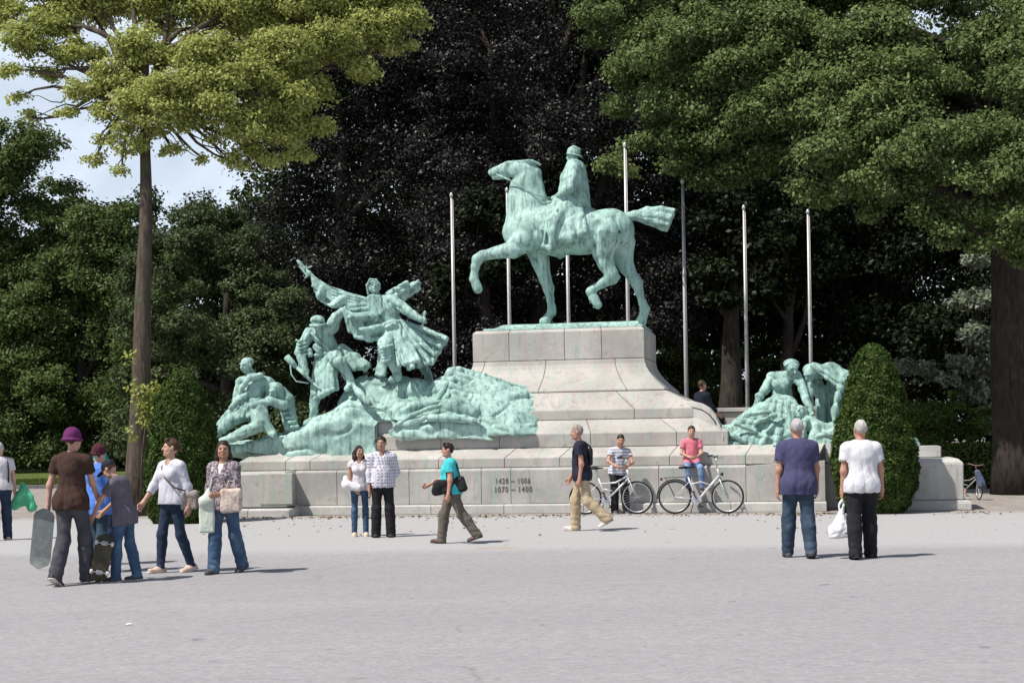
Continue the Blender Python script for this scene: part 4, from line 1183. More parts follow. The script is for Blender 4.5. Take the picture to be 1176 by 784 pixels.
def limb(mb, a, b, ra, rb, rng, sag=.1, n=6, wob=.12, sides=8):
    a = Vector(a); b = Vector(b); L = (b - a).length
    o1 = Vector(rng.normal(size=3)) * wob * L * .35; o2 = Vector(rng.normal(size=3)) * wob * L * .25
    pts = []; rs = []
    for i in range(n + 1):
        t = i / n
        p = a.lerp(b, t) + o1 * math.sin(t * math.pi) + o2 * math.sin(2 * t * math.pi) + Vector((0, 0, L * sag * math.sin(t * math.pi)))
        pts.append(p); rs.append(ra + (rb - ra) * t ** .8)
    mb.tube(pts, rs, sides)
    return pts

def tree(label, base, trunk_h, trunk_r, blobs, leafmat, barkmat, n_leaf, leaf, seed, group=None, name='tree', lean=(0, 0), limbs=None, cat='tree', toward=(0, -1, .1), flare=1.6, lo=.35, wob=.06, **kw):
    rng = np.random.default_rng(seed)
    base = Vector(base)
    t = empty(name, base); tag(t, label, cat, group)
    mb = MB()
    top = base + Vector((lean[0], lean[1], trunk_h))
    pts = []; rs = []
    for i in range(13):
        f = i / 12
        p = base.lerp(top, f) + Vector((math.sin(f * 5 + seed) + .45 * math.sin(f * 17 + seed * 2), math.cos(f * 4 + seed) + .4 * math.cos(f * 14), 0)) * wob
        pts.append(p - base); rs.append(trunk_r * (1 - .78 * f ** 1.3 + (flare - 1) * math.exp(-f * trunk_h / (trunk_r * 2.2))))
    pts[0].z = -.1
    mb.tube(pts, rs, 14)
    Bc = [Vector(b[:3]) - base for b in blobs]
    order = sorted(range(len(Bc)), key=lambda i: -blobs[i][3])[:(limbs or 10)]
    for i in order:
        f = min(.98, max(lo, .55 + .45 * rng.random()))
        st = pts[int(f * 12)]
        if Bc[i].z < st.z: st = pts[max(4, int(12 * max(lo, min(.95, Bc[i].z / trunk_h * .85))))] if Bc[i].z > 0 else st
        lp = limb(mb, st, Bc[i], trunk_r * .38, trunk_r * .07, rng, .06, 7, .16)
        for q in range(3):
            e = Bc[i] + Vector(unit(rng, 1)[0]) * blobs[i][3] * .8
            limb(mb, lp[4 + q % 3], e, trunk_r * .10, trunk_r * .02, rng, .05, 4, .2, 5)
    mb.build('trunk', barkmat, t, smooth=True)
    V, Fq = sprays(blobs, n_leaf, leaf, rng, toward=toward, **kw)
    mesh_obj('crown', V - np.array(base, F4)[None], Fq, leafmat, t, False)
    return t

def wb(px, py, Y, r, ry=None, rz=None):
    """blob given where it stands: picture px at depth Y, radius in photo px"""
    c = W(px, py, Y); k = Y / FOC
    return (c.x, c.y, c.z, r * k, (ry or r) * k, (rz or r) * k)

def scatter(seed, region, Y0, Y1, n, r0, r1):
    """n blobs inside a polygon of photo points"""
    rng = np.random.default_rng(seed); out = []
    xs = [p[0] for p in region]; ys = [p[1] for p in region]
    def inside(x, y):
        c = False; j = len(region) - 1
        for i in range(len(region)):
            (xi, yi), (xj, yj) = region[i], region[j]
            if (yi > y) != (yj > y) and x < (xj - xi) * (y - yi) / (yj - yi) + xi: c = not c
            j = i
        return c
    tries = 0
    while len(out) < n and tries < 6000:
        tries += 1
        x = min(xs) + rng.random() * (max(xs) - min(xs)); y = min(ys) + rng.random() * (max(ys) - min(ys))
        r = r0 + (r1 - r0) * rng.random()
        if inside(x, y) and all((x - o[0]) ** 2 + (y - o[1]) ** 2 > (.55 * (r + o[2])) ** 2 or tries > 2500 for o in out):
            out.append((x, y, r, Y0 + (Y1 - Y0) * rng.random()))
    return [wb(x, y, Y, r, r * .9, r * .8) for x, y, r, Y in out]

LF_LIME = mat_leaf('lime_leaf', (.19, .225, .045), (.47, .49, .17), .32, None)
LF_GREEN = mat_leaf('green_leaf', (.044, .068, .020), (.125, .165, .052), .30)
LF_MID = mat_leaf('mid_leaf', (.028, .043, .016), (.10, .13, .055), .22)
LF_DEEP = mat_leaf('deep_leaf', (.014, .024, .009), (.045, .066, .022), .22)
LF_BLACK = mat_leaf('painted_shade_leaf', (.005, .008, .0035), (.017, .025, .009), .12)  # near-black colour stands in for the shade under the crowns
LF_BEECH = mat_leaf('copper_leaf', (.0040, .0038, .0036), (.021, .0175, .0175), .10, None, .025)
LF_MAPLE = mat_leaf('maple_leaf', (.038, .064, .019), (.19, .24, .085), .30)
LF_PALE = mat_leaf('variegated_leaf', (.06, .085, .045), (.30, .32, .24), .25)
LF_YEW = mat_leaf('yew_needle', (.020, .038, .008), (.068, .105, .022), .12)
LF_SHADE = mat_leaf('undergrowth_leaf', (.04, .07, .016), (.13, .18, .04), .3)
BARK = mat_bark('bark', (.055, .042, .034), (.20, .165, .135))
BARK_M = mat_bark('brown_bark', (.035, .026, .020), (.13, .105, .083))
BARK_D = mat_bark('dark_bark', (.018, .014, .012), (.065, .052, .044))

# 1. lime-green tree rising from behind the left hedge
blobs = []
for (X_, Y_, r, d) in [(30, 48, 26, 36.5), (62, 30, 30, 37), (15, 80, 15, 36), (48, 88, 17, 36.5), (92, 62, 26, 36.5), (100, 105, 20, 36), (75, 128, 9, 36), (125, 132, 18, 35.8), (20, 112, 8, 36),
                       (140, 88, 26, 36), (170, 55, 32, 36), (172, 112, 26, 35.5), (205, 92, 34, 35.4), (182, 148, 15, 35.4), (215, 138, 22, 35.4),
                       (245, 66, 36, 36), (245, 122, 28, 35.2), (280, 140, 26, 35.4), (285, 92, 36, 35.8), (325, 62, 38, 36.5), (330, 118, 32, 36), (318, 158, 22, 36), (350, 142, 24, 36.2), (292, 172, 16, 36), (250, 162, 13, 35.8), (365, 100, 24, 36.8),
                       (385, 48, 36, 37.5), (425, 35, 34, 38), (412, 78, 20, 37.5), (462, 24, 24, 38), (448, 58, 14, 38), (470, 52, 8, 38),
                       (110, 0, 40, 37.5), (190, 5, 44, 37.5), (270, 10, 48, 37.5), (350, 5, 46, 38), (430, -5, 40, 38.5), (60, -10, 36, 37.5), (5, 15, 24, 37),
                       (150, -70, 60, 38.5), (260, -80, 70, 38.5), (370, -75, 60, 39), (350, 178, 9, 36.2), (272, 190, 9, 35.8), (232, 182, 7, 35.6), (30, 132, 8, 36.3), (150, 172, 12, 35.4), (122, 160, 12, 35.6), (140, 150, 15, 35.2), (165, 165, 13, 35.2), (198, 172, 12, 35.4), (108, 182, 9, 35.8), (140, 196, 8, 35.4), (185, 128, 22, 35), (150, 118, 20, 35), (310, 182, 14, 36), (262, 182, 12, 35.8), (335, 172, 16, 36), (155, 140, 14, 34.9)]:
    blobs.append(wb(X_, Y_, d, r, r * 1.1, r * .62))
b1 = G(158, 592)
tree('tall tree with lime green crown and slender ivy spotted trunk', b1, 11.3, .24, blobs, LF_LIME, BARK_M, 250000, .052, 5, lean=(.12, 1.2), limbs=70, flare=1.3, lo=.84, wob=.045, sub=8, sr=(.36, .58), flat=.6, rag=.26)
# ivy on its trunk
rng = np.random.default_rng(3)
iv = empty('ivy', b1); tag(iv, 'yellow green ivy clump clinging to the slender tree trunk', 'ivy')
cl = [W(172, 462, b1.y - .25), W(176, 452, b1.y - .2), W(170, 475, b1.y - .25), W(164, 455, b1.y - .3), W(174, 470, b1.y - .2), W(165, 486, b1.y - .25), W(149, 410, b1.y - .2), W(151, 500, b1.y - .25), W(150, 445, b1.y - .25)]
C = np.concatenate([np.array(c, F4)[None] + rng.normal(size=(70 if i < 5 else 16, 3)).astype(F4) * np.array([.11, .07, .14] if i < 5 else [.07, .05, .1], F4) for i, c in enumerate(cl)])
n = unit(rng, len(C)) * .6 + np.array([-.2, -.9, .4], F4); n /= np.linalg.norm(n, axis=1, keepdims=True)
LF_IVY = mat_leaf('ivy_leaf', (.10, .13, .02), (.36, .38, .10), .3)
V, Fq = leaf_quads(C, n.astype(F4), np.full(len(C), .085, F4), rng, 1.2)
mesh_obj('foliage', V - np.array(b1, F4)[None], Fq, LF_IVY, iv, False)
mb = MB(); mb.tube([c - b1 for c in (W(160, 590, b1.y - .3), W(163, 520, b1.y - .3), W(168, 480, b1.y - .27), W(172, 450, b1.y - .25))], .012, 5)
mb.build('stem', BARK, iv, smooth=True)

# 2. trees behind on the left
def bgtree(label, region, Y, nb, r0, r1, mat, bx, trunk_r, n_leaf, leaf, seed, depth=4, **kw):
    bl = scatter(seed, region, Y - depth * .5, Y + depth * .5, nb, r0, r1)
    base = W(bx, 500, Y); base.z = 0
    hmax = max(b[2] for b in bl)
    return tree(label, base, hmax * .72, trunk_r, bl, mat, BARK_D, n_leaf, leaf, seed, group='trees behind the square', **kw)

bgtree('tall rounded green tree at the far left beside the open sky', [(-90, 160), (0, 148), (48, 182), (82, 240), (105, 330), (60, 480), (-90, 500)], 86, 44, 30, 46, LF_GREEN, -10, .5, 170000, .125, 21)
bgtree('broad bushy tree filling the space behind the slender trunk', [(60, 320), (110, 255), (165, 270), (190, 330), (185, 500), (30, 530), (-60, 525), (0, 420)], 83, 34, 30, 50, LF_GREEN, 95, .4, 170000, .110, 22)
bgtree('dense green tree behind the wounded soldiers sculpture', [(165, 275), (205, 250), (250, 260), (288, 285), (330, 330), (350, 420), (345, 520), (160, 520)], 49, 34, 28, 48, LF_MID, 262, .35, 170000, .068, 23)
bgtree('shadowy tree low on the skyline between the two green crowns', [(70, 248), (130, 240), (175, 250), (215, 254), (300, 250), (320, 330), (300, 500), (20, 520)], 96, 34, 36, 52, LF_DEEP, 120, .5, 120000, .15, 24)
# 3. copper beeches behind the horseman
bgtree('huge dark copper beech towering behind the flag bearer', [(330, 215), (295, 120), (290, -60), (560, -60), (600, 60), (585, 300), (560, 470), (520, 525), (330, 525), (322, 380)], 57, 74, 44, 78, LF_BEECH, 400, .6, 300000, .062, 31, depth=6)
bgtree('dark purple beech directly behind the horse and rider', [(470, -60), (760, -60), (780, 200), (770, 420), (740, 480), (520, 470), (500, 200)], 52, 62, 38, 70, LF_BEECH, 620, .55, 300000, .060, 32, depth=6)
# 4. the big maple on the right
mp_b = []
for (X_, Y_, r, d) in [(720, 20, 48, 41), (760, 60, 52, 40), (730, 105, 40, 41), (790, 120, 48, 40), (775, 170, 36, 40), (740, 160, 28, 41), (830, 30, 56, 40), (850, 90, 50, 39),
                       (840, 155, 46, 39.5), (830, 200, 30, 40), (880, 190, 40, 39), (905, 130, 50, 38), (900, 50, 56, 39), (960, 90, 54, 38), (950, 160, 48, 37.5), (940, 215, 32, 38),
                       (985, 205, 36, 37), (1010, 140, 52, 37), (1000, 50, 56, 38), (1060, 95, 50, 37), (1055, 170, 46, 36), (1040, 220, 34, 36.4), (1075, 245, 26, 36), (1105, 215, 36, 35.5),
                       (1120, 150, 46, 36), (1130, 60, 48, 37), (1150, 240, 32, 35.5), (1170, 190, 46, 35.5), (1190, 110, 54, 36), (1200, 260, 36, 36), (1130, 282, 15, 36), (1165, 292, 15, 35.6), (1200, 20, 60, 37),
                       (760, -20, 60, 41), (850, -30, 60, 40), (950, -30, 60, 39), (1060, -20, 60, 38), (700, 200, 22, 43), (1000, 240, 16, 37), (1095, 262, 18, 35.8), (1150, 268, 20, 35.4), (1120, 245, 24, 35.6), (1172, 250, 26, 35.2), (1185, 285, 18, 35.2), (1060, 255, 16, 36), (1085, 280, 10, 35.8)]:
    mp_b.append(wb(X_, Y_, d, r, r * 1.2, r * .66))
b4 = G(1172, 567)
tree('massive maple with thick trunk at the edge of the square and overhanging crown', b4, 11.5, .55, mp_b, LF_MAPLE, BARK_D, 300000, .062, 41, lean=(-.2, .6), limbs=24, flare=1.35, sub=9, sr=(.34, .56), flat=.6, rag=.24)
# 5. deeper wood on the right, the maple's shade put into the near-black leaf colour
bgtree('dark tree with shade painted into its leaves behind the row of bare flagpoles', [(740, 150), (960, 140), (1000, 300), (1010, 420), (960, 440), (860, 400), (740, 380)], 58, 44, 40, 66, LF_BLACK, 838, .42, 110000, .09, 51, depth=8)
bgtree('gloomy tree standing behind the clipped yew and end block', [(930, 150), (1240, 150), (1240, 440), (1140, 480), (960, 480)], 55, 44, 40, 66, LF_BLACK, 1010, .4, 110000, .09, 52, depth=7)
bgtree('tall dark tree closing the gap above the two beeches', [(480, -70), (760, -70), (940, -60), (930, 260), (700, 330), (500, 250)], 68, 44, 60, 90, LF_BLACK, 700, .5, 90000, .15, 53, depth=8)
bgtree('far tree glimpsed through the trunks in the shade', [(760, 400), (900, 390), (905, 470), (770, 470)], 74, 16, 24, 40, LF_SHADE, 806, .25, 26000, .12, 54)
# bare dark trunks under the crowns
for i, (px, Y, r, lb) in enumerate([(842, 47, .42, 'dark bare tree trunk just beside the third flagpole from the right'), (905, 50, .30, 'thin shaded trunk between the two rightmost flagpoles'), (560, 49, .40, 'shadowed trunk behind the raised hoof of the horse')]):
    b = W(px, 500, Y); b.z = 0
    bl = [wb(px + dx, 330 - 40 * k, Y, 34) for k, dx in enumerate((-30, 25, 0))]
    tree(lb, b, 7.5, r, bl, LF_BLACK, BARK_D, 8000, .10, 60 + i, group='trees behind the square')
# pale variegated shrub against the maple trunk
bl = []
for (X_, Y_, r, d) in [(1120, 300, 16, 44), (1128, 345, 18, 44), (1105, 345, 13, 44.5), (1118, 385, 20, 44), (1130, 420, 18, 44), (1100, 415, 14, 43.5), (1060, 425, 13, 43), (1085, 432, 12, 43), (1040, 420, 11, 43), (1120, 450, 16, 44), (1132, 475, 14, 44)]:
    bl.append(wb(X_, Y_, d, r, r, r * .6))
b = W(1112, 500, 44.2); b.z = 0
tree('variegated pale leaved dogwood growing next to the massive maple trunk', b, 4.2, .07, bl, LF_PALE, BARK_D, 11000, .085, 71, name='shrub', cat='shrub')
bl = [wb(X_, Y_, d, r, r, r * .7) for (X_, Y_, r, d) in [(1050, 480, 22, 43), (1078, 478, 24, 43.5), (1105, 488, 22, 43.5), (1125, 482, 20, 43), (1090, 462, 16, 44), (1060, 500, 18, 43)]]
b = W(1085, 500, 43.4); b.z = 0
tree('loose narrow leaved shrub above the low hedge by the maple', b, 1.6, .05, bl, LF_SHADE, BARK_D, 16000, .055, 72, name='shrub', cat='shrub')

# hedges and ground cover
def clipped(label, cx, cyb, Y, prof, px_w, n, seed, name='clipped_yew', cat='hedge', mat=None, leaf=.055):
    """body of revolution covered with short shoots; prof: (height m, radius m)"""
    rng = np.random.default_rng(seed)
    base = W(cx, cyb, Y); base.z = 0
    t = empty(name, base); tag(t, label, cat)
    hs = np.array([p[0] for p in prof]); rs = np.array([p[1] for p in prof])
    h = rng.random(n * 3) * hs[-1]; r = np.interp(h, hs, rs); keep = rng.random(n * 3) < (r + .12) / rs.max(); h = h[keep][:n]; r = np.interp(h, hs, rs)
    th = rng.random(len(h)) * 6.2832
    lump = .022 * np.sin(th * 5 + h * 4) + .020 * np.sin(th * 9 - h * 7 + 1) + .018 * np.sin(h * 17 + th * 3)
    rr = np.maximum(.02, r + lump * np.minimum(1, r * 2)) * (1 - .10 * rng.random(len(h)) ** 2) + .02 * rng.normal(size=len(h))
    slope = -np.gradient(rs, hs); sl_ = np.interp(h, hs, slope)
    o = np.stack([np.cos(th), np.sin(th), np.zeros_like(th)], 1)
    C = (o * rr[:, None] + np.array([0, 0, 1])[None] * h[:, None]).astype(F4)
    nn = o + np.array([0, 0, 1])[None] * (sl_ * .8 + .35)[:, None] + .75 * rng.normal(size=C.shape)
    nn /= np.linalg.norm(nn, axis=1, keepdims=True)
    V, Fq = leaf_quads(C, nn.astype(F4), (leaf * (.6 + .8 * rng.random(len(C)))).astype(F4), rng, 2.3, .3)
    mesh_obj('crown', V, Fq, mat or LF_YEW, t, False)
    mb = MB(); mb.tube([(0, 0, -.05), (0.02, 0, hs[-1] * .5), (0, .01, hs[-1] * .85)], [.09, .06, .02], 8)
    mb.build('trunk', BARK_D, t, smooth=True)
    # dense dark heart of twigs
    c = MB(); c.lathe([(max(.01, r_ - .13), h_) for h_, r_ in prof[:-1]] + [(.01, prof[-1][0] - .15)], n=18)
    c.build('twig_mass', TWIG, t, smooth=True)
    return t
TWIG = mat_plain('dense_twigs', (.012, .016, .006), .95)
k = 30.8 / FOC
clipped('tall clipped cone shaped yew before the right end of the wall', 1005.5, 588, 30.7, [(.02, .52), (.15, .64), (.5, .75), (.85, .81), (1.3, .775), (1.8, .675), (2.3, .55), (2.75, .43), (3.05, .31), (3.22, .19), (3.30, .07)], 97, 60000, 81, leaf=.036)
clipped('rounded clipped yew under the lime green tree', 211, 592, 31.6, [(.02, .60), (.2, .68), (.6, .73), (1.1, .72), (1.6, .67), (2.1, .57), (2.5, .46), (2.8, .33), (2.98, .20), (3.06, .06)], 80, 52000, 82, leaf=.036)

def hedge_box(label, c, d, n, seed, mat, leaf=.06, kind=None, name='hedge'):
    rng = np.random.default_rng(seed)
    P = (rng.random((n, 3)) - .5).astype(F4)
    ax = rng.integers(0, 3, n); sg = rng.choice([-.5, .5], n)
    P[np.arange(n), ax] = sg * (1 - .08 * rng.random(n))
    P[:, 2] = np.where((ax == 2) & (sg < 0), .5, P[:, 2])
    C = P * np.array(d, F4)[None]; C += .04 * rng.normal(size=C.shape)
    nn = np.zeros_like(C); nn[np.arange(n), ax] = np.sign(P[np.arange(n), ax]); nn = nn + np.array([0, 0, .4], F4) + .7 * rng.normal(size=C.shape); nn /= np.linalg.norm(nn, axis=1, keepdims=True)
    V, Fq = leaf_quads(C.astype(F4), nn.astype(F4), (leaf * (.6 + .8 * rng.random(n))).astype(F4), rng, 1.6)
    t = empty(name, (c[0], c[1], 0)); tag(t, label, 'hedge')
    mesh_obj('foliage', V + np.array([0, 0, d[2] / 2], F4)[None], Fq, mat, t, False)
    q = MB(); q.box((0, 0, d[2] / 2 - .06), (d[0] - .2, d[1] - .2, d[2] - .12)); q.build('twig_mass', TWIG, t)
    return t
a = W(1062, 545, 42); b = W(1150, 545, 42)
hedge_box('low flat topped hedge between the end block and the maple', ((a.x + b.x) / 2 + .1, 42.6), (3.0, 1.2, 1.15), 9000, 91, LF_SHADE)

# distant wood that closes the view
def far_wood():
    rng = np.random.default_rng(99); bl = []
    for i in range(60):
        px = -150 + 1500 * i / 59 + rng.normal() * 10
        bottom = 470
        topy = 300 if px < 300 else 60 + 60 * math.sin(px * .02)
        for y in np.linspace(bottom, topy, 4 if px < 300 else 6):
            bl.append(wb(px, y + rng.normal() * 14, 118 + 10 * rng.random(), 40 if px < 300 else 52))
    V, Fq = sprays(bl, 230000, .32, rng, toward=(0, -1, .1))
    o = mesh_obj('far_wood', V, Fq, LF_DEEP, None, False); tag(o, 'dark distant wood closing the view behind the trees', 'wood', kind='stuff')
far_wood()
# ------------------------------------------------------------------ ground
p = MB(); p.add([(-900, -60, 0), (900, -60, 0), (900, 1500, 0), (-900, 1500, 0)], [(0, 1, 2, 3)])
g = p.build('square', mat_ground()); tag(g, 'wide pale grey asphalt square', 'ground', kind='structure')
def mat_grass():
    m, nt, out = new_mat('grass')
    v = coords(nt); f = noise(nt, v, 30, 5, .7); b = noise(nt, v, .8, 4)
    c = ramp(nt, f, [(.3, (.035, .06, .012)), (.7, (.10, .14, .03))])
    c = mixc(nt, ramp(nt, b, [(.45, 0.0), (.65, .6)]), c, (.16, .17, .06))
    principled(nt, out, c, .95, 0, bump(nt, f, .8, .04), .1); return m
def mat_soil():
    m, nt, out = new_mat('woodland_soil')
    v = coords(nt); f = noise(nt, v, 14, 6, .75)
    c = ramp(nt, f, [(.3, (.02, .016, .011)), (.7, (.075, .06, .042))])
    principled(nt, out, c, .95, 0, bump(nt, f, .8, .05), .1); return m
GRASS = mat_grass(); SOIL = mat_soil()
def sheet(name, pts, z, mat, label, cat):
    p = MB(); p.add([(x, y, z) for x, y in pts], [tuple(range(len(pts)))])
    o = p.build(name, mat); tag(o, label, cat, kind='structure'); return o
yk = G(30, 561).y
sheet('lawn', [(-40, yk + .16), (-7.0, yk + .16), (-7.0, yk + 34), (-60, yk + 34)], .11, GRASS, 'strip of mown grass behind the square', 'lawn')
sheet('woodland_floor', [(-7.0, 41.5), (60, 41.5), (140, 140), (-140, 140), (-60, yk + 32), (-7.0, yk + 32)], .02, SOIL, 'bare shaded soil under the trees', 'soil')
p = MB()
for i in range(40): p.box((-40 + .5 + i * .84, yk + .075, .06), (.83, .15, .14))
kb = p.build('kerb', mat_plain('kerb_stone', (.16, .155, .15), .9), bevel=.012); tag(kb, 'dark low kerb along the lawn edge', 'kerb', kind='structure')
# blades that roughen the lawn's near edge
rng = np.random.default_rng(4); n = 26000
C = np.stack([-24 + 17 * rng.random(n), yk + .2 + 9 * rng.random(n) ** 1.5, np.full(n, .13)], 1).astype(F4)
nn = rng.normal(size=(n, 3)) * np.array([1, 1, .2]); nn /= np.linalg.norm(nn, axis=1, keepdims=True)
V, Fq = leaf_quads(C, nn.astype(F4), (.035 + .03 * rng.random(n)).astype(F4), rng, 2.4)
o = mesh_obj('grass', V, Fq, mat_leaf('grass_blade', (.05, .08, .015), (.14, .17, .04), .3), None, False); tag(o, 'short green grass blades on the lawn', 'grass', kind='stuff')

# ------------------------------------------------------------------ flagpoles
POLE = mat_plain('galvanised_pole', (.50, .485, .485), .45, .35, .08, 6, .05)
def flagpole(base, h, r):
    t = empty('flagpole', base)
    mb = MB(); mb.tube([(0, 0, -.05), (0, 0, h * .5), (0, 0, h)], [r, r * .86, r * .62], 12); mb.build('shaft', POLE, t, smooth=True)
    mb = MB(); mb.lathe([(r * .4, h), (r * .95, h + .03), (r * 1.0, h + .09), (r * .6, h + .14), (.004, h + .16)], n=12); mb.build('cap', POLE, t, smooth=True)
    mb = MB(); mb.lathe([(r * 1.9, 0), (r * 1.9, .10), (r * 1.25, .14), (r * 1.2, .4)], n=12); mb.build('base_collar', POLE, t, smooth=True)
    mb = MB(); mb.tube([(r + .015, -.02, 1.2), (r * .8 + .012, -.02, h * .6), (r * .66 + .01, -.02, h - .05)], .006, 5); mb.build('halyard', POLE, t, smooth=True)
    return t
for (px, py, h, lb) in [(518.3, 221, 8.8, 'pale bare flagpole nearest the flag bearer, its lower end behind the draped bronze'), (582, 215, 8.7, 'flagpole rising behind the neck and chest of the horse'), (650, 222, 8.6, 'flagpole seen only below the belly of the horse'),
                 (717.3, 163, 8.9, 'tallest flagpole, standing behind the croup of the horse'), (783.5, 205, 8.4, 'flagpole just to the right of the streaming tail'), (854, 235, 8.0, 'flagpole between the ramp and the seated mourner'), (927.6, 240, 8.0, 'flagpole behind the head of the second mourner')]:
    dz = ray(px, py)[1]; Y = (h - EYE) / dz
    b = W(px, py, Y); t = flagpole((b.x, b.y, 0), h - .16, .047 * (Y / 42)); tag(t, lb, 'flagpole', 'bare flagpoles in an arc behind the memorial')
# ------------------------------------------------------------------ people
def skin_mat(name, c):
    m, nt, out = new_mat(name)
    v = coords(nt); f = noise(nt, v, 22, 3)
    cc = ramp(nt, f, [(.3, tuple(x * .86 for x in c)), (.7, tuple(min(1, x * 1.1) for x in c))])
    b = principled(nt, out, cc, .55, 0, bump(nt, noise(nt, v, 140, 3), .08, .003), .3)
    return m
SKIN_A = skin_mat('skin_fair', (.47, .275, .20)); SKIN_B = skin_mat('skin_tan', (.36, .20, .135)); SKIN_C = skin_mat('skin_ruddy', (.43, .225, .16))
LIP = mat_plain('lips', (.27, .09, .075), .5); EYE_M = mat_plain('eye', (.03, .022, .018), .25, 0, .1, 18, 0)
HAIR_D = mat_cloth('dark_hair', (.024, .016, .012), .5, .5); HAIR_B = mat_cloth('brown_hair', (.062, .036, .022), .5, .5)
HAIR_G = mat_cloth('grey_hair', (.40, .385, .37), .25, .7); HAIR_S = mat_cloth('cropped_grey_hair', (.30, .25, .22), .3, .7)

def sdir(pitch, side, sgn):
    p, a = R(pitch), R(side)
    return Vector((math.sin(a) * sgn, math.sin(p) * math.cos(a), -math.cos(p) * math.cos(a)))

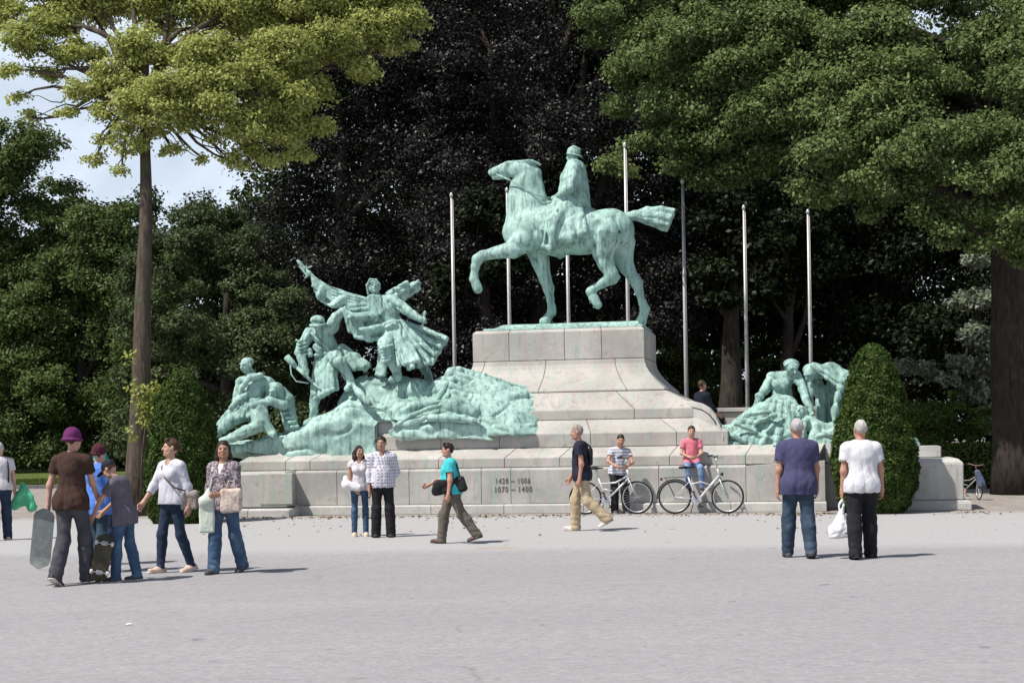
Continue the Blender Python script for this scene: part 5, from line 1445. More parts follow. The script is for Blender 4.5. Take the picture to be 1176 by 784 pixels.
class Person:
    """local frame: x to the person's right, y forward, z up; metres for a 1.75 m adult, scaled afterwards"""
    def __init__(s, label, feet, height, heading, skin, arms, legs, lean=0, side=0, twist=0, head=(0, 0), child=0.0, h=.0085, seat=None, group=None, slim=1.0, belly=0.0, female=False, tro=.016):
        s.sc = height / 1.75; s.slim = slim; s.belly = belly; s.fem = female
        s.h = h; s.skin = skin; s.child = child; s.tro = tro
        s.hip = Vector((0, 0, .93))
        Rt = Matrix.Rotation(R(-lean), 3, 'X') @ Matrix.Rotation(R(side), 3, 'Y') @ Matrix.Rotation(R(-twist), 3, 'Z')
        s.T = lambda p: s.hip + Rt @ (Vector(p) - s.hip)
        s.Rt = Rt
        neck = s.T((0, .0, 1.46))
        Rh = Rt @ Matrix.Rotation(R(-head[0]), 3, 'Z') @ Matrix.Rotation(R(-head[1]), 3, 'X')
        hs = 1 + child * .28
        s.Hd = lambda p: neck + Rh @ ((Vector(p) - Vector((0, 0, 1.46))) * hs)
        s.Rh = Rh; s.hs = hs
        s.legs = []; s.arms = []
        for sg, (tp, ts, sp, ss, fp) in zip((-1, 1), legs):
            hp = Vector((.092 * sg, 0, .93)); kn = hp + sdir(tp, ts, sg) * .435; an = kn + sdir(sp, ss, sg) * .42
            f = R(fp); toe = Vector((.03 * sg, math.cos(f), math.sin(f)))
            s.legs.append((hp, kn, an, toe))
        for sg, (up, us, fp_, fs) in zip((-1, 1), arms):
            sh = s.T((.187 * sg * (1 - .13 * female), -.005, 1.395)); el = sh + sdir(up, us, sg) * .285; wr = el + sdir(fp_, fs, sg) * .25
            s.arms.append((sh, el, wr))
        low = min(min(an.z - .085, (an + toe * .17).z - .05) for hp, kn, an, toe in s.legs)
        s.drop = -low
        loc = Vector(feet)
        if seat is not None: s.drop = seat / s.sc - .83
        s.root = empty('person', loc, -R(heading)); tag(s.root, label, 'person', group)
        s.lo = (-.85, -.9, -1.0); s.hi = (.85, .9, 1.95)
        pts = [q for l in s.legs for q in l[:3]] + [q for a in s.arms for q in a] + [s.Hd((0, 0, 1.78)), s.hip]
        s.lo = [min(p[i] for p in pts) - .30 for i in range(3)]; s.hi = [max(p[i] for p in pts) + .30 for i in range(3)]
        s.hi[2] -= .1
        s.body()
    def new(s, h=None): return SDF(s.lo, s.hi, h or s.h)
    def finish(s, name, S, mat, disp=None, midx=None, parent=None):
        P, Q, N = S.mesh()
        if disp is not None: P = P + N * disp(P)[:, None]
        mi = midx(P[Q].mean(1)) if midx is not None else None
        P = (P + np.array([0, 0, s.drop], F4)[None]) * s.sc
        return mesh_obj(name, P, Q, mat, parent or s.root, True, midx=mi)
    def w(s, p): return (Vector(p) + Vector((0, 0, s.drop))) * s.sc          # body point in the root's frame
    def world(s, p): return s.root.location + Matrix.Rotation(s.root.rotation_euler.z, 3, 'Z') @ s.w(p)
    def torso(s, S, g, k=.07):
        T = s.T; m = s.slim; b = s.belly; x_ = s.Rt @ Vector((1, 0, 0)); c3 = [[s.Rt[i][j] for j in range(3)] for i in range(3)]
        S.ell((0, -.01, .955), (.158 * m + g, .115 * m + g, .125 + g), None, k)
        S.ell(T((0, .005 + b * .05, 1.09)), (.136 * m + g + b * .02, .105 * m + g + b * .05, .15 + g), c3, k)
        S.ell(T((0, .008, 1.27)), (.150 * m + g, .108 * m + g, .18 + g), c3, k)
        S.cap(T((-.135 * m, -.01, 1.395)), T((.135 * m, -.01, 1.395)), .062 + g, None, k)
        S.cap(T((-.06, -.01, 1.425)), T((.06, -.01, 1.425)), .05 + g, None, k)
        S.ell(T((0, -.05, 1.30)), (.13 * m + g, .07 + g, .13 + g), c3, k)
        if s.fem:
            for sg in (-1, 1): S.ell(T((.068 * sg, .085, 1.285)), (.062 + g, .055 + g, .062 + g), c3, .05)
    def arm(s, S, i, g0, g1, upto=2.0, k=.04):
        sh, el, wr = s.arms[i]; m = .5 + .5 * s.slim
        S.cap(sh, sh.lerp(el, min(1, upto)), .052 * m + g0, .052 * m + g0 + (.040 * m + g1 - .052 * m - g0) * min(1, upto), k)
        if upto > 1: S.cap(el, el.lerp(wr, upto - 1), .041 * m + g0, .041 * m + g0 + (.027 + g1 - .041 * m - g0) * (upto - 1), k)
    def hand(s, S, i, curl=.55):
        sg = (-1, 1)[i]; sh, el, wr = s.arms[i]
        d = (wr - el).normalized(); n = Vector((-sg, .15, 0)); n = (n - d * n.dot(d)); n.normalize(); b = d.cross(n) * sg
        if b.y < 0 and abs(b.y) > .3: b = -b
        S.cap(wr - d * .01, wr + d * .035, .026, .03, .02)
        S.cap(wr + d * .03, wr + d * .085, .020, .017, .012, (tuple(b), .5))
        for j in range(4):
            L = (.036, .042, .039, .030)[j]
            q0 = wr + d * .088 + b * (.029 - .0195 * j); a1 = curl * .8; q1 = q0 + (d * math.cos(a1) + n * math.sin(a1)) * L
            a2 = curl * 2.0; q2 = q1 + (d * math.cos(a2) + n * math.sin(a2)) * L * .85
            S.cap(wr + d * .05 + b * (.026 - .0175 * j), q0, .0095, .0095, .004); S.cap(q0, q1, .0092, .0086, .003); S.cap(q1, q2, .0086, .0075, .003)
        t0 = wr + d * .035 + b * .024; t1 = wr + d * .070 + b * .050 + n * .012
        S.cap(t0, t1, .014, .0105, .008); S.cap(t1, t1 + d * .030 + n * .010 + b * .002, .0105, .0085, .004)
        s.grip = getattr(s, 'grip', {}); s.grip[i] = wr + d * .10 + n * .018
    def leg(s, S, i, g0, g1, frm=0.0, k=.05):
        hp, kn, an, toe = s.legs[i]; m = .5 + .5 * s.slim
        S.cap(hp, kn, .083 * m + g0, .056 * m + g0 * .6 + g1 * .4, k)
        calf = kn.lerp(an, .3) + Vector((0, -.012, 0))
        S.cap(kn, calf, .055 * m + g0 * .4 + g1 * .6, .055 * m + g1, k); S.cap(calf, an, .055 * m + g1, .036 + g1, k)
        S.ell(hp + Vector((0, -.045, -.01)), (.085 * m + g0, .085 * m + g0, .095 + g0), None, .06)
    def body(s):
        S = s.new(); H = s.Hd; hs = s.hs; c3 = [[s.Rh[i][j] for j in range(3)] for i in range(3)]
        s.torso(S, -.012)
        S.cap(s.T((0, -.012, 1.42)), H((0, .012, 1.54)), .058, .052, .04)
        s.headform(S, 0)
        S.cap(H((0, .092, 1.655)), H((0, .116, 1.618)), .011 * hs, .016 * hs, .014)                   # nose
        S.cap(H((-.03, .082, 1.668)), H((.03, .082, 1.668)), .014 * hs, None, .02)                    # brow
        S.cap(H((-.02, .096, 1.580)), H((.02, .096, 1.580)), .0085 * hs, None, .008)                  # lips
        S.cap(H((-.018, .094, 1.569)), H((.018, .094, 1.569)), .0085 * hs, None, .008)
        S.ell(H((0, .086, 1.545)), (.022 * hs, .018 * hs, .018 * hs), c3, .02)                        # chin
        for sg in (-1, 1):
            S.ell(H((.032 * sg, .094, 1.648)), (.014 * hs, .010 * hs, .010 * hs), c3, .008, True)
            S.ell(H((.032 * sg, .078, 1.648)), (.0125 * hs,) * 3, None, .003)
            S.ell(H((.078 * sg, -.002, 1.635)), (.011 * hs, .021 * hs, .031 * hs), c3, .008)
            S.ell(H((.042 * sg, .070, 1.610)), (.022 * hs, .022 * hs, .02 * hs), c3, .02)
        for i in (0, 1):
            s.arm(S, i, -.004, 0); s.hand(S, i, s.curl[i] if hasattr(s, 'curl') else .55)
            s.leg(S, i, -.014, -.010)
            hp, kn, an, toe = s.legs[i]
            S.cap(an + Vector((0, -.02, -.03)), an + toe * .12 + Vector((0, 0, -.045)), .03, .022, .02)
        ey = [np.array(H((.032 * sg, .088, 1.648)), F4) for sg in (-1, 1)]; li = np.array(H((0, .102, 1.575)), F4)
        def mi(C):
            r = np.zeros(len(C), int)
            for e in ey: r[np.linalg.norm((C - e) * np.array([1, 1, 1.3], F4), axis=1) < .0125 * hs] = 1
            q = (C - li) @ np.array(c3, F4)
            r[(np.abs(q[:, 0]) < .024 * hs) & (np.abs(q[:, 2]) < .011 * hs) & (np.abs(q[:, 1]) < .012)] = 2
            return r
        s.finish('body', S, [s.skin, EYE_M, LIP], None, mi)
    def headform(s, S, g):
        H = s.Hd; hs = s.hs; c3 = [[s.Rh[i][j] for j in range(3)] for i in range(3)]
        S.ell(H((0, 0, 1.655)), (.074 * hs + g, .094 * hs + g, .098 * hs + g), c3, .02)
        S.ell(H((0, .034, 1.605)), (.062 * hs + g, .062 * hs + g, .075 * hs + g), c3, .03)
        S.cap(H((-.03, .04, 1.565)), H((.03, .04, 1.565)), .036 * hs + g, None, .03)
    # ---------------------------------------------------------------- clothes
    def wr(s, a=.006, f=7, seed=3):
        """shirt wrinkles: hanging folds that deepen towards the hem, pulls round the arms, small creases"""
        hem = getattr(s, 'hemz', .86); sd = seed * .7
        def fn(P):
            th = np.arctan2(P[:, 1] + .02, P[:, 0]); k = np.clip((1.36 - P[:, 2]) / (1.36 - hem), 0, 1)
            t = th * 4.5 + 1.6 * fnoise(P, 1.6, seed + 2, 7) + sd
            hang = (np.abs(np.sin(t)) ** .8 - .6) * k ** 1.3
            diag = np.abs(np.sin((P @ np.array([5.0, 1.5, 6.0 * (1 if seed % 2 else -1)], F4)) + 1.8 * fnoise(P, 2.2, seed + 4, 7))) ** .7 - .6
            m = np.clip(.5 + fnoise(P, 1.8, seed + 5, 7), 0, 1)
            return (a * 1.5 * hang + a * .9 * diag * m + a * .45 * fnoise(P, 9, seed + 1, 11)).astype(F4)
        return fn
    def shirt(s, mat, sleeve=.55, hem=.86, g=.016, loose=.012, name='shirt', open_neck=.0, wrn=.007, seed=3, flare=0.0):
        S = s.new(); s.torso(S, g); s.hemz = hem
        m = s.slim
        S.cap(s.T((0, -.005 + s.belly * .04, 1.12)), s.T((0, -.005 + s.belly * .03, hem - .05)), .118 * m + g, .118 * m + g + loose + flare, .06, (tuple(s.Rt @ Vector((1, 0, 0))), .76))
        for i in (0, 1): s.arm(S, i, g + .004, g + .006 if sleeve < 1.5 else g * .7, sleeve)
        q = s.tro + .005
        S.ell((0, -.008, .955), (.160 * m + q, .122 * m + q + s.belly * .02, .15 + q), None, .06)
        for i in (0, 1):
            hp = s.legs[i][0]; n_ = .5 + .5 * m
            S.ell(hp + Vector((0, -.045, -.01)), (.085 * n_ + q, .085 * n_ + q, .095 + q), None, .08)
            S.cap(hp, hp.lerp(s.legs[i][1], .3), .083 * n_ + q, .078 * n_ + q, .06)
        S.cut(s.T((0, 0, hem)), tuple(s.Rt @ Vector((0, .03, -1))), .004)
        for i in (0, 1):                                           # flat sleeve hems
            sh, el, wr = s.arms[i]
            if sleeve <= 1: e = sh.lerp(el, sleeve); d = el - sh
            else: e = el.lerp(wr, sleeve - 1); d = wr - el
            d.normalize(); S.cap(e + d * .012, e + d * .14, .075, .075, 0, None, True)
        c = s.T((0, .012, 1.478)); S.ell(c, (.068, .066, .05 + open_neck), None, .01, True)
        if open_neck: S.cap(s.T((0, .09, 1.44)), s.T((0, .135, 1.44 - open_neck)), .04, .008, .01, None, True)
        return s.finish(name, S, mat, s.wr(wrn, 6, seed))
    def collar(s, mat):
        S = s.new()
        S.cap(s.T((-.04, -.04, 1.452)), s.T((.04, -.04, 1.452)), .022, None, .01); 
        for sg in (-1, 1):
            S.cap(s.T((.04 * sg, -.04, 1.455)), s.T((.062 * sg, .02, 1.448)), .020, .018, .01); S.cap(s.T((.062 * sg, .02, 1.447)), s.T((.03 * sg, .085, 1.415)), .017, .013, .01)
        return s.finish('collar', S, mat)
    def trousers(s, mat, g=.010, hem=.010, waist=1.03, crop=1.0, bell=.0, name='trousers', seed=5, wrn=.009, pockets=False):
        S = s.new(); m = s.slim
        S.ell((0, -.008, .955), (.160 * m + g, .122 * m + g + s.belly * .02, .15 + g), None, .06)
        for i in (0, 1):
            hp, kn, an, toe = s.legs[i]
            s.leg(S, i, g, hem)
            S.cap(kn, an + (an - kn).normalized() * .045, .058 * (.5 + .5 * m) + hem, .050 + hem + bell, .03)
        for i in (0, 1):
            hp, kn, an, toe = s.legs[i]; d = (an - kn).normalized()
            e = kn.lerp(an, crop) + d * (.03 if crop == 1 else 0)
            S.cap(e + d * .075, e + d * .30, .08, .08, 0, None, True)
        S.cut((0, 0, min(waist, s.hemz + .05)), (0, 0, 1), .01)
        if pockets:
            for sg in (-1, 1):
                c_ = Vector((.075 * sg, -.136 - g * 1.1, .915)); S.box(c_, (.058, .014, .062), Matrix.Rotation(R(8), 3, 'X'), .01, .004)
        an = [np.array(l[2], F4) for l in s.legs]; kn = [np.array(l[1], F4) for l in s.legs]
        def fn(P):
            o = wrn * .6 * fnoise(P + .05 * fnoise(P, 3, seed + 7)[:, None], 4.5, seed, 11) + wrn * .35 * fnoise(P, 10, seed + 2, 11)
            for i in (0, 1):                       # the cloth breaks over the shoe and behind the knee
                d = np.linalg.norm(P - an[i], axis=1); z_ = P[:, 2] + .25 * P[:, 0] * (1 - 2 * i) + .03 * fnoise(P, 4, seed + 11 + i, 7)
                o = o + wrn * 1.1 * (np.abs(np.sin(z_ * 34)) ** .8 - .6) * np.clip(1.25 - d / .20, 0, 1)
                d = np.linalg.norm(P - kn[i], axis=1)
                o = o + wrn * .9 * (np.abs(np.sin((P[:, 2] + .5 * P[:, 1] + .04 * fnoise(P, 3, seed + 13, 7)) * 26)) ** .8 - .6) * np.clip(1.1 - d / .17, 0, 1)
            dh = P[:, 2] - .80
            o = o + wrn * .8 * (np.abs(np.sin((P[:, 2] * 9 + np.abs(P[:, 0]) * 22 + 1.5 * fnoise(P, 2, seed + 15, 7)))) ** .8 - .6) * np.clip(1 - np.abs(dh) / .14, 0, 1)
            return o.astype(F4)
        return s.finish(name, S, mat, fn)
    def shoes(s, mat, sole=None, size=1.0, bare=False):
        for i in (0, 1):
            hp, kn, an, toe = s.legs[i]; z = Vector((0, 0, 1)); up = (z - toe * z.dot(toe)).normalized()
            b = an - up * .052
            S = SDF([min(an[j], (an + toe * .24)[j]) - .14 for j in range(3)], [max(an[j], (an + toe * .24)[j]) + .12 for j in range(3)], .006)
            S.cap(b - toe * .05, b + toe * .05, .040, .042, .02, (tuple(up), .9)); S.cap(b + toe * .03, b + toe * .165 * size - up * .006, .044, .034, .03, (tuple(toe.cross(up)), .82))
            S.cap(b, an + up * (.03 if not bare else -.01), .043, .040, .03)
            S.cut(b - up * .030, tuple(-up), .003)
            o = s.finish('shoe', S, mat)
            T_ = SDF([min(an[j], (an + toe * .24)[j]) - .14 for j in range(3)], [max(an[j], (an + toe * .24)[j]) + .12 for j in range(3)], .006)
            T_.cap(b - toe * .052 - up * .02, b + toe * .17 * size - up * .022, .046, .040, .02, (tuple(toe.cross(up)), .85))
            T_.cut(b - up * .034, tuple(-up)); T_.cut(b - up * .020, tuple(up))
            s.finish('sole', T_, sole or SOLE_W, parent=o)
    def hair(s, mat, style='short', seed=2):
        S = s.new(.007); H = s.Hd; hs = s.hs; c3 = [[s.Rh[i][j] for j in range(3)] for i in range(3)]
        S.ell(H((0, -.006, 1.668)), (.080 * hs, .097 * hs, .100 * hs), c3, .02)
        fn = s.Rh @ Vector((0, 1, -.45)) if style != 'long' else s.Rh @ Vector((0, 1, -.75))
        S.ell(H((0, .105, 1.615)), (.066 * hs, .085 * hs, .083 * hs), c3, .02, True)
        S.cut(H((0, -.02, 1.578 if style != 'crop' else 1.59)), tuple(s.Rh @ Vector((0, .35, -1))), .02) if style in ('short', 'crop', 'bun', 'quiff') else None
        if style == 'quiff':
            S.cap(H((-.03, .06, 1.752)), H((.035, .06, 1.752)), .026 * hs, None, .03)
        if style == 'bun':
            S.ell(H((0, -.095, 1.655)), (.05, .045, .05), c3, .03); S.cap(H((-.03, .06, 1.745)), H((.03, .06, 1.745)), .03, None, .03)
        if style in ('long', 'bob'):
            zl = 1.30 if style == 'long' else 1.48
            for sg in (-1, 1):
                S.cap(H((.066 * sg, -.01, 1.64)), H((.085 * sg, -.015, 1.52)), .034, .036, .04)
                if style == 'long': S.cap(H((.085 * sg, -.012, 1.52)), H((.105 * sg, .045, zl)), .036, .024, .04); S.cap(H((.06 * sg, -.07, 1.6)), H((.07 * sg, -.085, zl)), .05, .035, .05)
            S.cap(H((0, -.06, 1.64)), H((0, -.085, 1.50)), .06, .055, .04)
        return s.finish('hair', S, mat, lambda P: (.005 * fnoise(P * np.array([1, 1, .4], F4), 20, seed, 9) + .005 * fnoise(P, 9, seed + 1, 7)).astype(F4))
    def cap_hat(s, mat, kind='cap'):
        S = s.new(.007); H = s.Hd; hs = s.hs; c3 = [[s.Rh[i][j] for j in range(3)] for i in range(3)]
        if kind == 'cap':
            S.ell(H((0, -.004, 1.672)), (.086 * hs, .104 * hs, .096 * hs), c3, .02); S.cut(H((0, 0, 1.662)), tuple(s.Rh @ Vector((0, .12, -1))), .004)
            S.ell(H((0, .125, 1.672)), (.066 * hs, .085 * hs, .011 * hs), c3, .012)
            S.ell(H((0, -.004, 1.768)), (.010, .010, .008), None, .004)
        elif kind == 'bucket':
            S.ell(H((0, -.004, 1.678)), (.094 * hs, .110 * hs, .105 * hs), c3, .02); S.cut(H((0, 0, 1.63)), tuple(s.Rh @ Vector((0, .05, -1))), .004)
            S.ell(H((0, -.004, 1.632)), (.122 * hs, .138 * hs, .022 * hs), c3, .03)
        else:                                   # knitted beanie with a pompom
            S.ell(H((0, -.004, 1.675)), (.090 * hs, .108 * hs, .108 * hs), c3, .02); S.cut(H((0, 0, 1.640)), tuple(s.Rh @ Vector((0, .25, -1))), .006)
            for a in range(12):
                an = a * math.pi / 6; b_ = (a + 1) * math.pi / 6
                S.cap(H((.086 * math.cos(an), .103 * math.sin(an), 1.655 + .022 * math.sin(an))), H((.086 * math.cos(b_), .103 * math.sin(b_), 1.655 + .022 * math.sin(b_))), .017 * hs, None, .006)
            if kind == 'pompom': S.ell(H((0, 0, 1.80)), (.04, .04, .04), None, .01)
        return s.finish('hat', S, mat, (lambda P: (.006 * fnoise(P, 30, 4)).astype(F4)) if kind in ('pompom', 'beanie') else s.wr(.003, 9))

SOLE_W = mat_plain('pale_sole', (.55, .53, .50), .8); SOLE_D = mat_plain('dark_sole', (.03, .03, .032), .8)
SH_BLACK = mat_plain('black_shoe', (.018, .017, .018), .5); SH_GREY = mat_plain('grey_trainer', (.07, .07, .075), .8); SH_WHITE = mat_plain('white_trainer', (.55, .53, .50), .75)
SH_BROWN = mat_plain('brown_shoe', (.10, .055, .045), .6); SH_TAN = mat_plain('beige_flat', (.52, .40, .32), .7)
JEAN_D = mat_jeans('indigo_jeans', (.020, .032, .062), (.07, .10, .15)); JEAN_M = mat_jeans('blue_jeans', (.045, .085, .15), (.19, .28, .38)); JEAN_L = mat_jeans('pale_jeans', (.14, .22, .36), (.36, .45, .58))
JEAN_T = mat_jeans('teal_jeans', (.032, .052, .080), (.12, .18, .24)); JEAN_G = mat_jeans('grey_jeans', (.055, .055, .065), (.15, .15, .165))
BLACK_T = mat_cloth('black_trousers', (.016, .016, .019), .3)
KHAKI = mat_cloth('khaki_trousers', (.40, .315, .21), .2); TAUPE = mat_cloth('taupe_trousers', (.125, .105, .088), .2)
BLACK_BAG = mat_plain('black_bag_cloth', (.014, .013, .014), .7, 0, .35, 10, .4, .3, 30, .01)

def at_ground(px, py): return G(px, py)

class Item:
    """a carried thing: an Empty with its own parts, geometry in world coordinates relative to it"""
    def __init__(s, name, label, cat, loc, group=None):
        s.loc = Vector(loc); s.o = empty(name, s.loc); tag(s.o, label, cat, group)
    def part(s, name, S, mat, disp=None, parent=None):
        return sculpt(name, S, mat, parent or s.o, disp, s.loc)
    def mb(s, name, mb, mat, smooth=True, bevel=0, parent=None):
        offmb(mb, s.loc); return mb.build(name, mat, parent or s.o, smooth=smooth, bevel=bevel, auto=not smooth)

def strap_pts(p, pts): return [p.world(q) for q in pts]

# --- 1. man in brown tee with a purple hat, seen from behind, longboard in his left hand
BROWN = mat_cloth('brown_tee', (.050, .027, .020), .2); PURPLE = mat_cloth('purple_felt', (.115, .022, .095), .25)
p = Person('person in brown tee and purple bucket hat, seen from behind, holding a long grey board', at_ground(84, 671), 1.79, 14, SKIN_A,
           arms=[(-4, 17, 2, 8), (22, 2, 52, -12)], legs=[(-6, -1, -26, 0, -28), (17, 0, 2, 0, 4)], lean=3, head=(10, 0), slim=.80, tro=.020)
p.shirt(BROWN, .62, .84, .020, .016, wrn=.010, seed=11); p.trousers(JEAN_G, .018, .022, bell=.010); p.shoes(SH_BLACK, SOLE_W); p.hair(HAIR_B, 'short'); p.cap_hat(PURPLE, 'bucket')
P1 = p
# --- the long grey skateboard
GRIP = mat_plain('worn_grey_griptape', (.165, .185, .180), .95, 0, .2, 14, .4); WOOD = mat_plain('board_edge', (.22, .29, .265), .6); WHEELM = mat_plain('pale_wheel', (.55, .54, .50), .5); TRUCK = mat_plain('alloy_truck', (.35, .35, .36), .4, .7)
def skateboard(label, top, tilt, yaw, L, wd, deckm, edgem, wheels_back=True):
    """board hanging upright from its top end; local z down the board, y out of its underside"""
    o = empty('skateboard', top); tag(o, label, 'skateboard')
    o.rotation_euler = (tilt[0], tilt[1], yaw)
    n = 16; vs = []
    prof = []
    for i in range(n + 1):
        f = i / n; zz_ = -L * f
        e = min(f, 1 - f) * L
        wv = wd / 2 * math.sqrt(max(.02, 1 - max(0, 1 - e / (wd * .42)) ** 2)) if e < wd * .42 else wd / 2
        k = .045 * max(0, 1 - e / .14) ** 1.5
        prof.append((zz_, wv, k))
    def lay(mb, t0, t1):
        vs = []
        for zz_, wv, k in prof:
            for xx, tt in ((-wv, t0), (wv, t0), (wv, t1), (-wv, t1)): vs.append((xx, tt - k, zz_ + .06))
        fs = [(0, 1, 2, 3), tuple(len(vs) - 4 + q for q in (3, 2, 1, 0))]
        for i in range(n):
            for q in range(4): fs.append((i * 4 + q, i * 4 + (q + 1) % 4, i * 4 + 4 + (q + 1) % 4, i * 4 + 4 + q))
        mb.add(vs, fs)
    m = MB(); lay(m, 0, .012); m.build('deck', edgem, o)
    m = MB(); lay(m, -.003, -.0005); m.build('griptape', deckm, o)
    for zz_ in (-.20 * L + .06, -.80 * L + .06):
        m = MB(); m.box((0, .030, zz_), (.07, .036, .05)); m.tube([(-.085, .05, zz_), (.085, .05, zz_)], .009, 8); tr = m.build('truck', TRUCK, o, bevel=.004)
        for sx in (-1, 1):
            m = MB(); m.lathe([(.010, -.017), (.024, -.016), (.027, -.008), (.027, .008), (.024, .016), (.010, .017)], (sx * .092, .05, zz_), 16, Matrix.Rotation(R(90), 3, 'Y')); m.build('wheel', WHEELM, tr, smooth=True)
    return o
g = P1.world(P1.grip[0])
skateboard('long grey skateboard hanging upright from the hand of the man in the purple hat', g + Vector((-.02, -.10, .03)), (R(-2), R(6), R(8)), 0, .70, .235, GRIP, WOOD)
bpy.data.objects['skateboard'].rotation_euler = (R(-2), R(6), R(8))

# --- 2. youth in blue tee with a maroon cap, mostly hidden behind him
BLUE = mat_cloth('blue_tee', (.085, .19, .55), .15); MAROON = mat_cloth('maroon_knit', (.075, .018, .03), .3)
p = Person('person in bright blue tee and maroon beanie beside the brown tee man', at_ground(114, 657), 1.60, 36, SKIN_A,
           arms=[(20, 8, 50, -10), (18, 10, 55, -6)], legs=[(6, 2, -6, 2, 0), (-4, 2, -14, 2, -8)], lean=2, head=(-30, 0), slim=.9)
p.shirt(BLUE, .6, .80, .028, .03, wrn=.010, seed=13); p.trousers(JEAN_T, .014, .016); p.shoes(SH_GREY, SOLE_W); p.hair(HAIR_B, 'short'); p.cap_hat(MAROON, 'beanie')
# --- 3. child with a turquoise woolly hat and red top beyond
RED = mat_cloth('red_top', (.30, .045, .03), .2); TURQ = mat_cloth('turquoise_knit', (.02, .27, .22), .3)
p = Person('child in red top and turquoise pompom hat hidden between the others', at_ground(123, 648), 1.47, 215, SKIN_A,
           arms=[(10, 8, 20, 0), (8, 8, 25, 0)], legs=[(4, 2, -4, 2, 0), (-3, 2, -8, 2, 0)], lean=4, head=(10, 10), child=.5, slim=.85)
p.shirt(RED, .6, .86, .02, .01); p.trousers(JEAN_D, .012, .012); p.shoes(SH_GREY); p.cap_hat(TURQ, 'pompom')
# --- 4. boy in a grey tee and black cap looking down at his skateboard
GREYT = mat_cloth('dusty_grey_tee', (.115, .105, .130), .15); CAPM = mat_cloth('black_cap_cloth', (.018, .020, .026), .25)
p = Person('boy in dusty grey tee and black baseball cap bending over his dark skateboard', at_ground(144, 667), 1.45, 282, SKIN_A,
           arms=[(40, 4, 26, 4), (32, 6, 50, 0)], legs=[(10, 3, 1, 2, 0), (-4, 3, -12, 2, -3)], lean=10, head=(6, 30), child=.35, slim=.86)
p.shirt(GREYT, .66, .80, .026, .03, wrn=.010, seed=17); p.trousers(JEAN_M, .014, .018); p.shoes(SH_GREY, SOLE_W); p.hair(HAIR_B, 'short'); p.cap_hat(CAPM, 'cap')
DARKDECK = mat_plain('dark_scratched_deck', (.045, .038, .022), .6, 0, .5, 10); 
gd = at_ground(131, 669)
o = skateboard('dark skateboard standing on end in front of the boy in the black cap', (gd.x - .09, gd.y - .02, .52), (R(4), R(-9), R(200)), 0, .57, .20, DARKDECK, DARKDECK)
o.rotation_euler = (R(3), R(-11), R(196))

# --- 5. woman in a white long-sleeved top walking left, bag on a strap
WHITE = mat_cloth('white_knit', (.52, .52, .58), .06); STRAPM = mat_plain('brown_strap', (.10, .05, .04), .7)
p = Person('woman in white long sleeved top and dark skinny jeans striding left', at_ground(199, 657), 1.665, 222, SKIN_A,
           arms=[(-14, 12, 4, 6), (22, 14, 34, 8)], legs=[(-6, 3, -20, 2, -12), (12, 2, 3, 2, 2)], lean=0, twist=-8, head=(38, -2), slim=1.0, female=True, belly=.2)
p.shirt(WHITE, 1.62, .90, .012, .006, open_neck=.07, wrn=.006, seed=19); p.trousers(JEAN_D, .006, .002, wrn=.005); p.shoes(SH_TAN, SOLE_W, .95, True); p.hair(HAIR_B, 'bun')
w_ = p
bagc = w_.world((-.24, -.10, .95))
it = Item('shoulder_bag', 'grey brown shoulder bag hanging behind the hip of the woman in white', 'bag', bagc)
S = SDF(bagc - Vector((.22, .22, .2)), bagc + Vector((.22, .22, .2)), .009); S.box(bagc - Vector((0, 0, .02)), (.115, .045, .105), None, .04, .03); S.cap(bagc + Vector((-.06, 0, .08)), bagc + Vector((.06, 0, .08)), .05, .05, .03)
it.part('pouch', S, mat_cloth('taupe_bag', (.30, .255, .225), .2), lambda P: (.01 * fnoise(P, 6, 3)).astype(F4))
mb = MB(); mb.tube(strap_pts(w_, [(-.25, -.10, 1.06), (-.20, .10, 1.12), (-.05, .142, 1.25), (.05, .120, 1.38), (.10, .03, 1.475), (.08, -.07, 1.43), (-.05, -.14, 1.28), (-.22, -.13, 1.06)]), .010, 6)
it.mb('strap', mb, STRAPM)
# --- 6. woman in a mottled cardigan with a long pale scarf-like bag and a tote
CARD = mat_cloth('mottled_cardigan', (.105, .085, .095), .15, .9, pat_mottle((.33, .28, .31), 34))
p = Person('woman in mottled purple grey cardigan and blue jeans carrying pale bags', at_ground(259, 658), 1.63, 196, SKIN_B,
           arms=[(10, 8, 74, -34), (-4, 12, 4, 4)], legs=[(-10, 2, -22, 3, -14), (9, 2, 4, 2, 2)], lean=0, head=(-22, 0), slim=1.06, female=True, belly=.3)
p.shirt(mat_cloth('white_vest', (.62, .6, .6), .08), .3, .92, .006, .0, 'vest'); p.shirt(CARD, 1.5, .84, .018, .012, 'cardigan', open_neck=.13, wrn=.008, seed=23)
p.trousers(JEAN_M, .014, .020, bell=.012); p.shoes(SH_GREY, SOLE_D); p.hair(HAIR_D, 'bob')
w_ = p
c = w_.world((.17, .17, .80))
it = Item('cloth_bag', 'long narrow pale green cloth bag hanging down the cardigan woman\'s side', 'bag', c)
S = SDF(c - Vector((.2, .2, .3)), c + Vector((.2, .2, .35)), .009); S.box(c + Vector((0, 0, -.02)), (.095, .03, .22), None, .03, .03); S.cap(c + Vector((0, 0, .15)), c + Vector((.03, .03, .28)), .07, .03, .05, ((1, 0, 0), .8))
it.part('pouch', S, mat_cloth('pale_green_cloth', (.52, .57, .50), .1), lambda P: (.008 * fnoise(P, 7, 3)).astype(F4))
mb = MB(); mb.tube([c + Vector((.03, .02, .26)), w_.world((.10, .16, 1.2)), w_.world((.11, .10, 1.38)), w_.world((.12, .02, 1.47)), w_.world((.12, -.08, 1.38))], .014, 6); it.mb('strap', mb, mat_plain('pale_strap', (.5, .53, .47)))
c = w_.world((-.20, .20, .97))
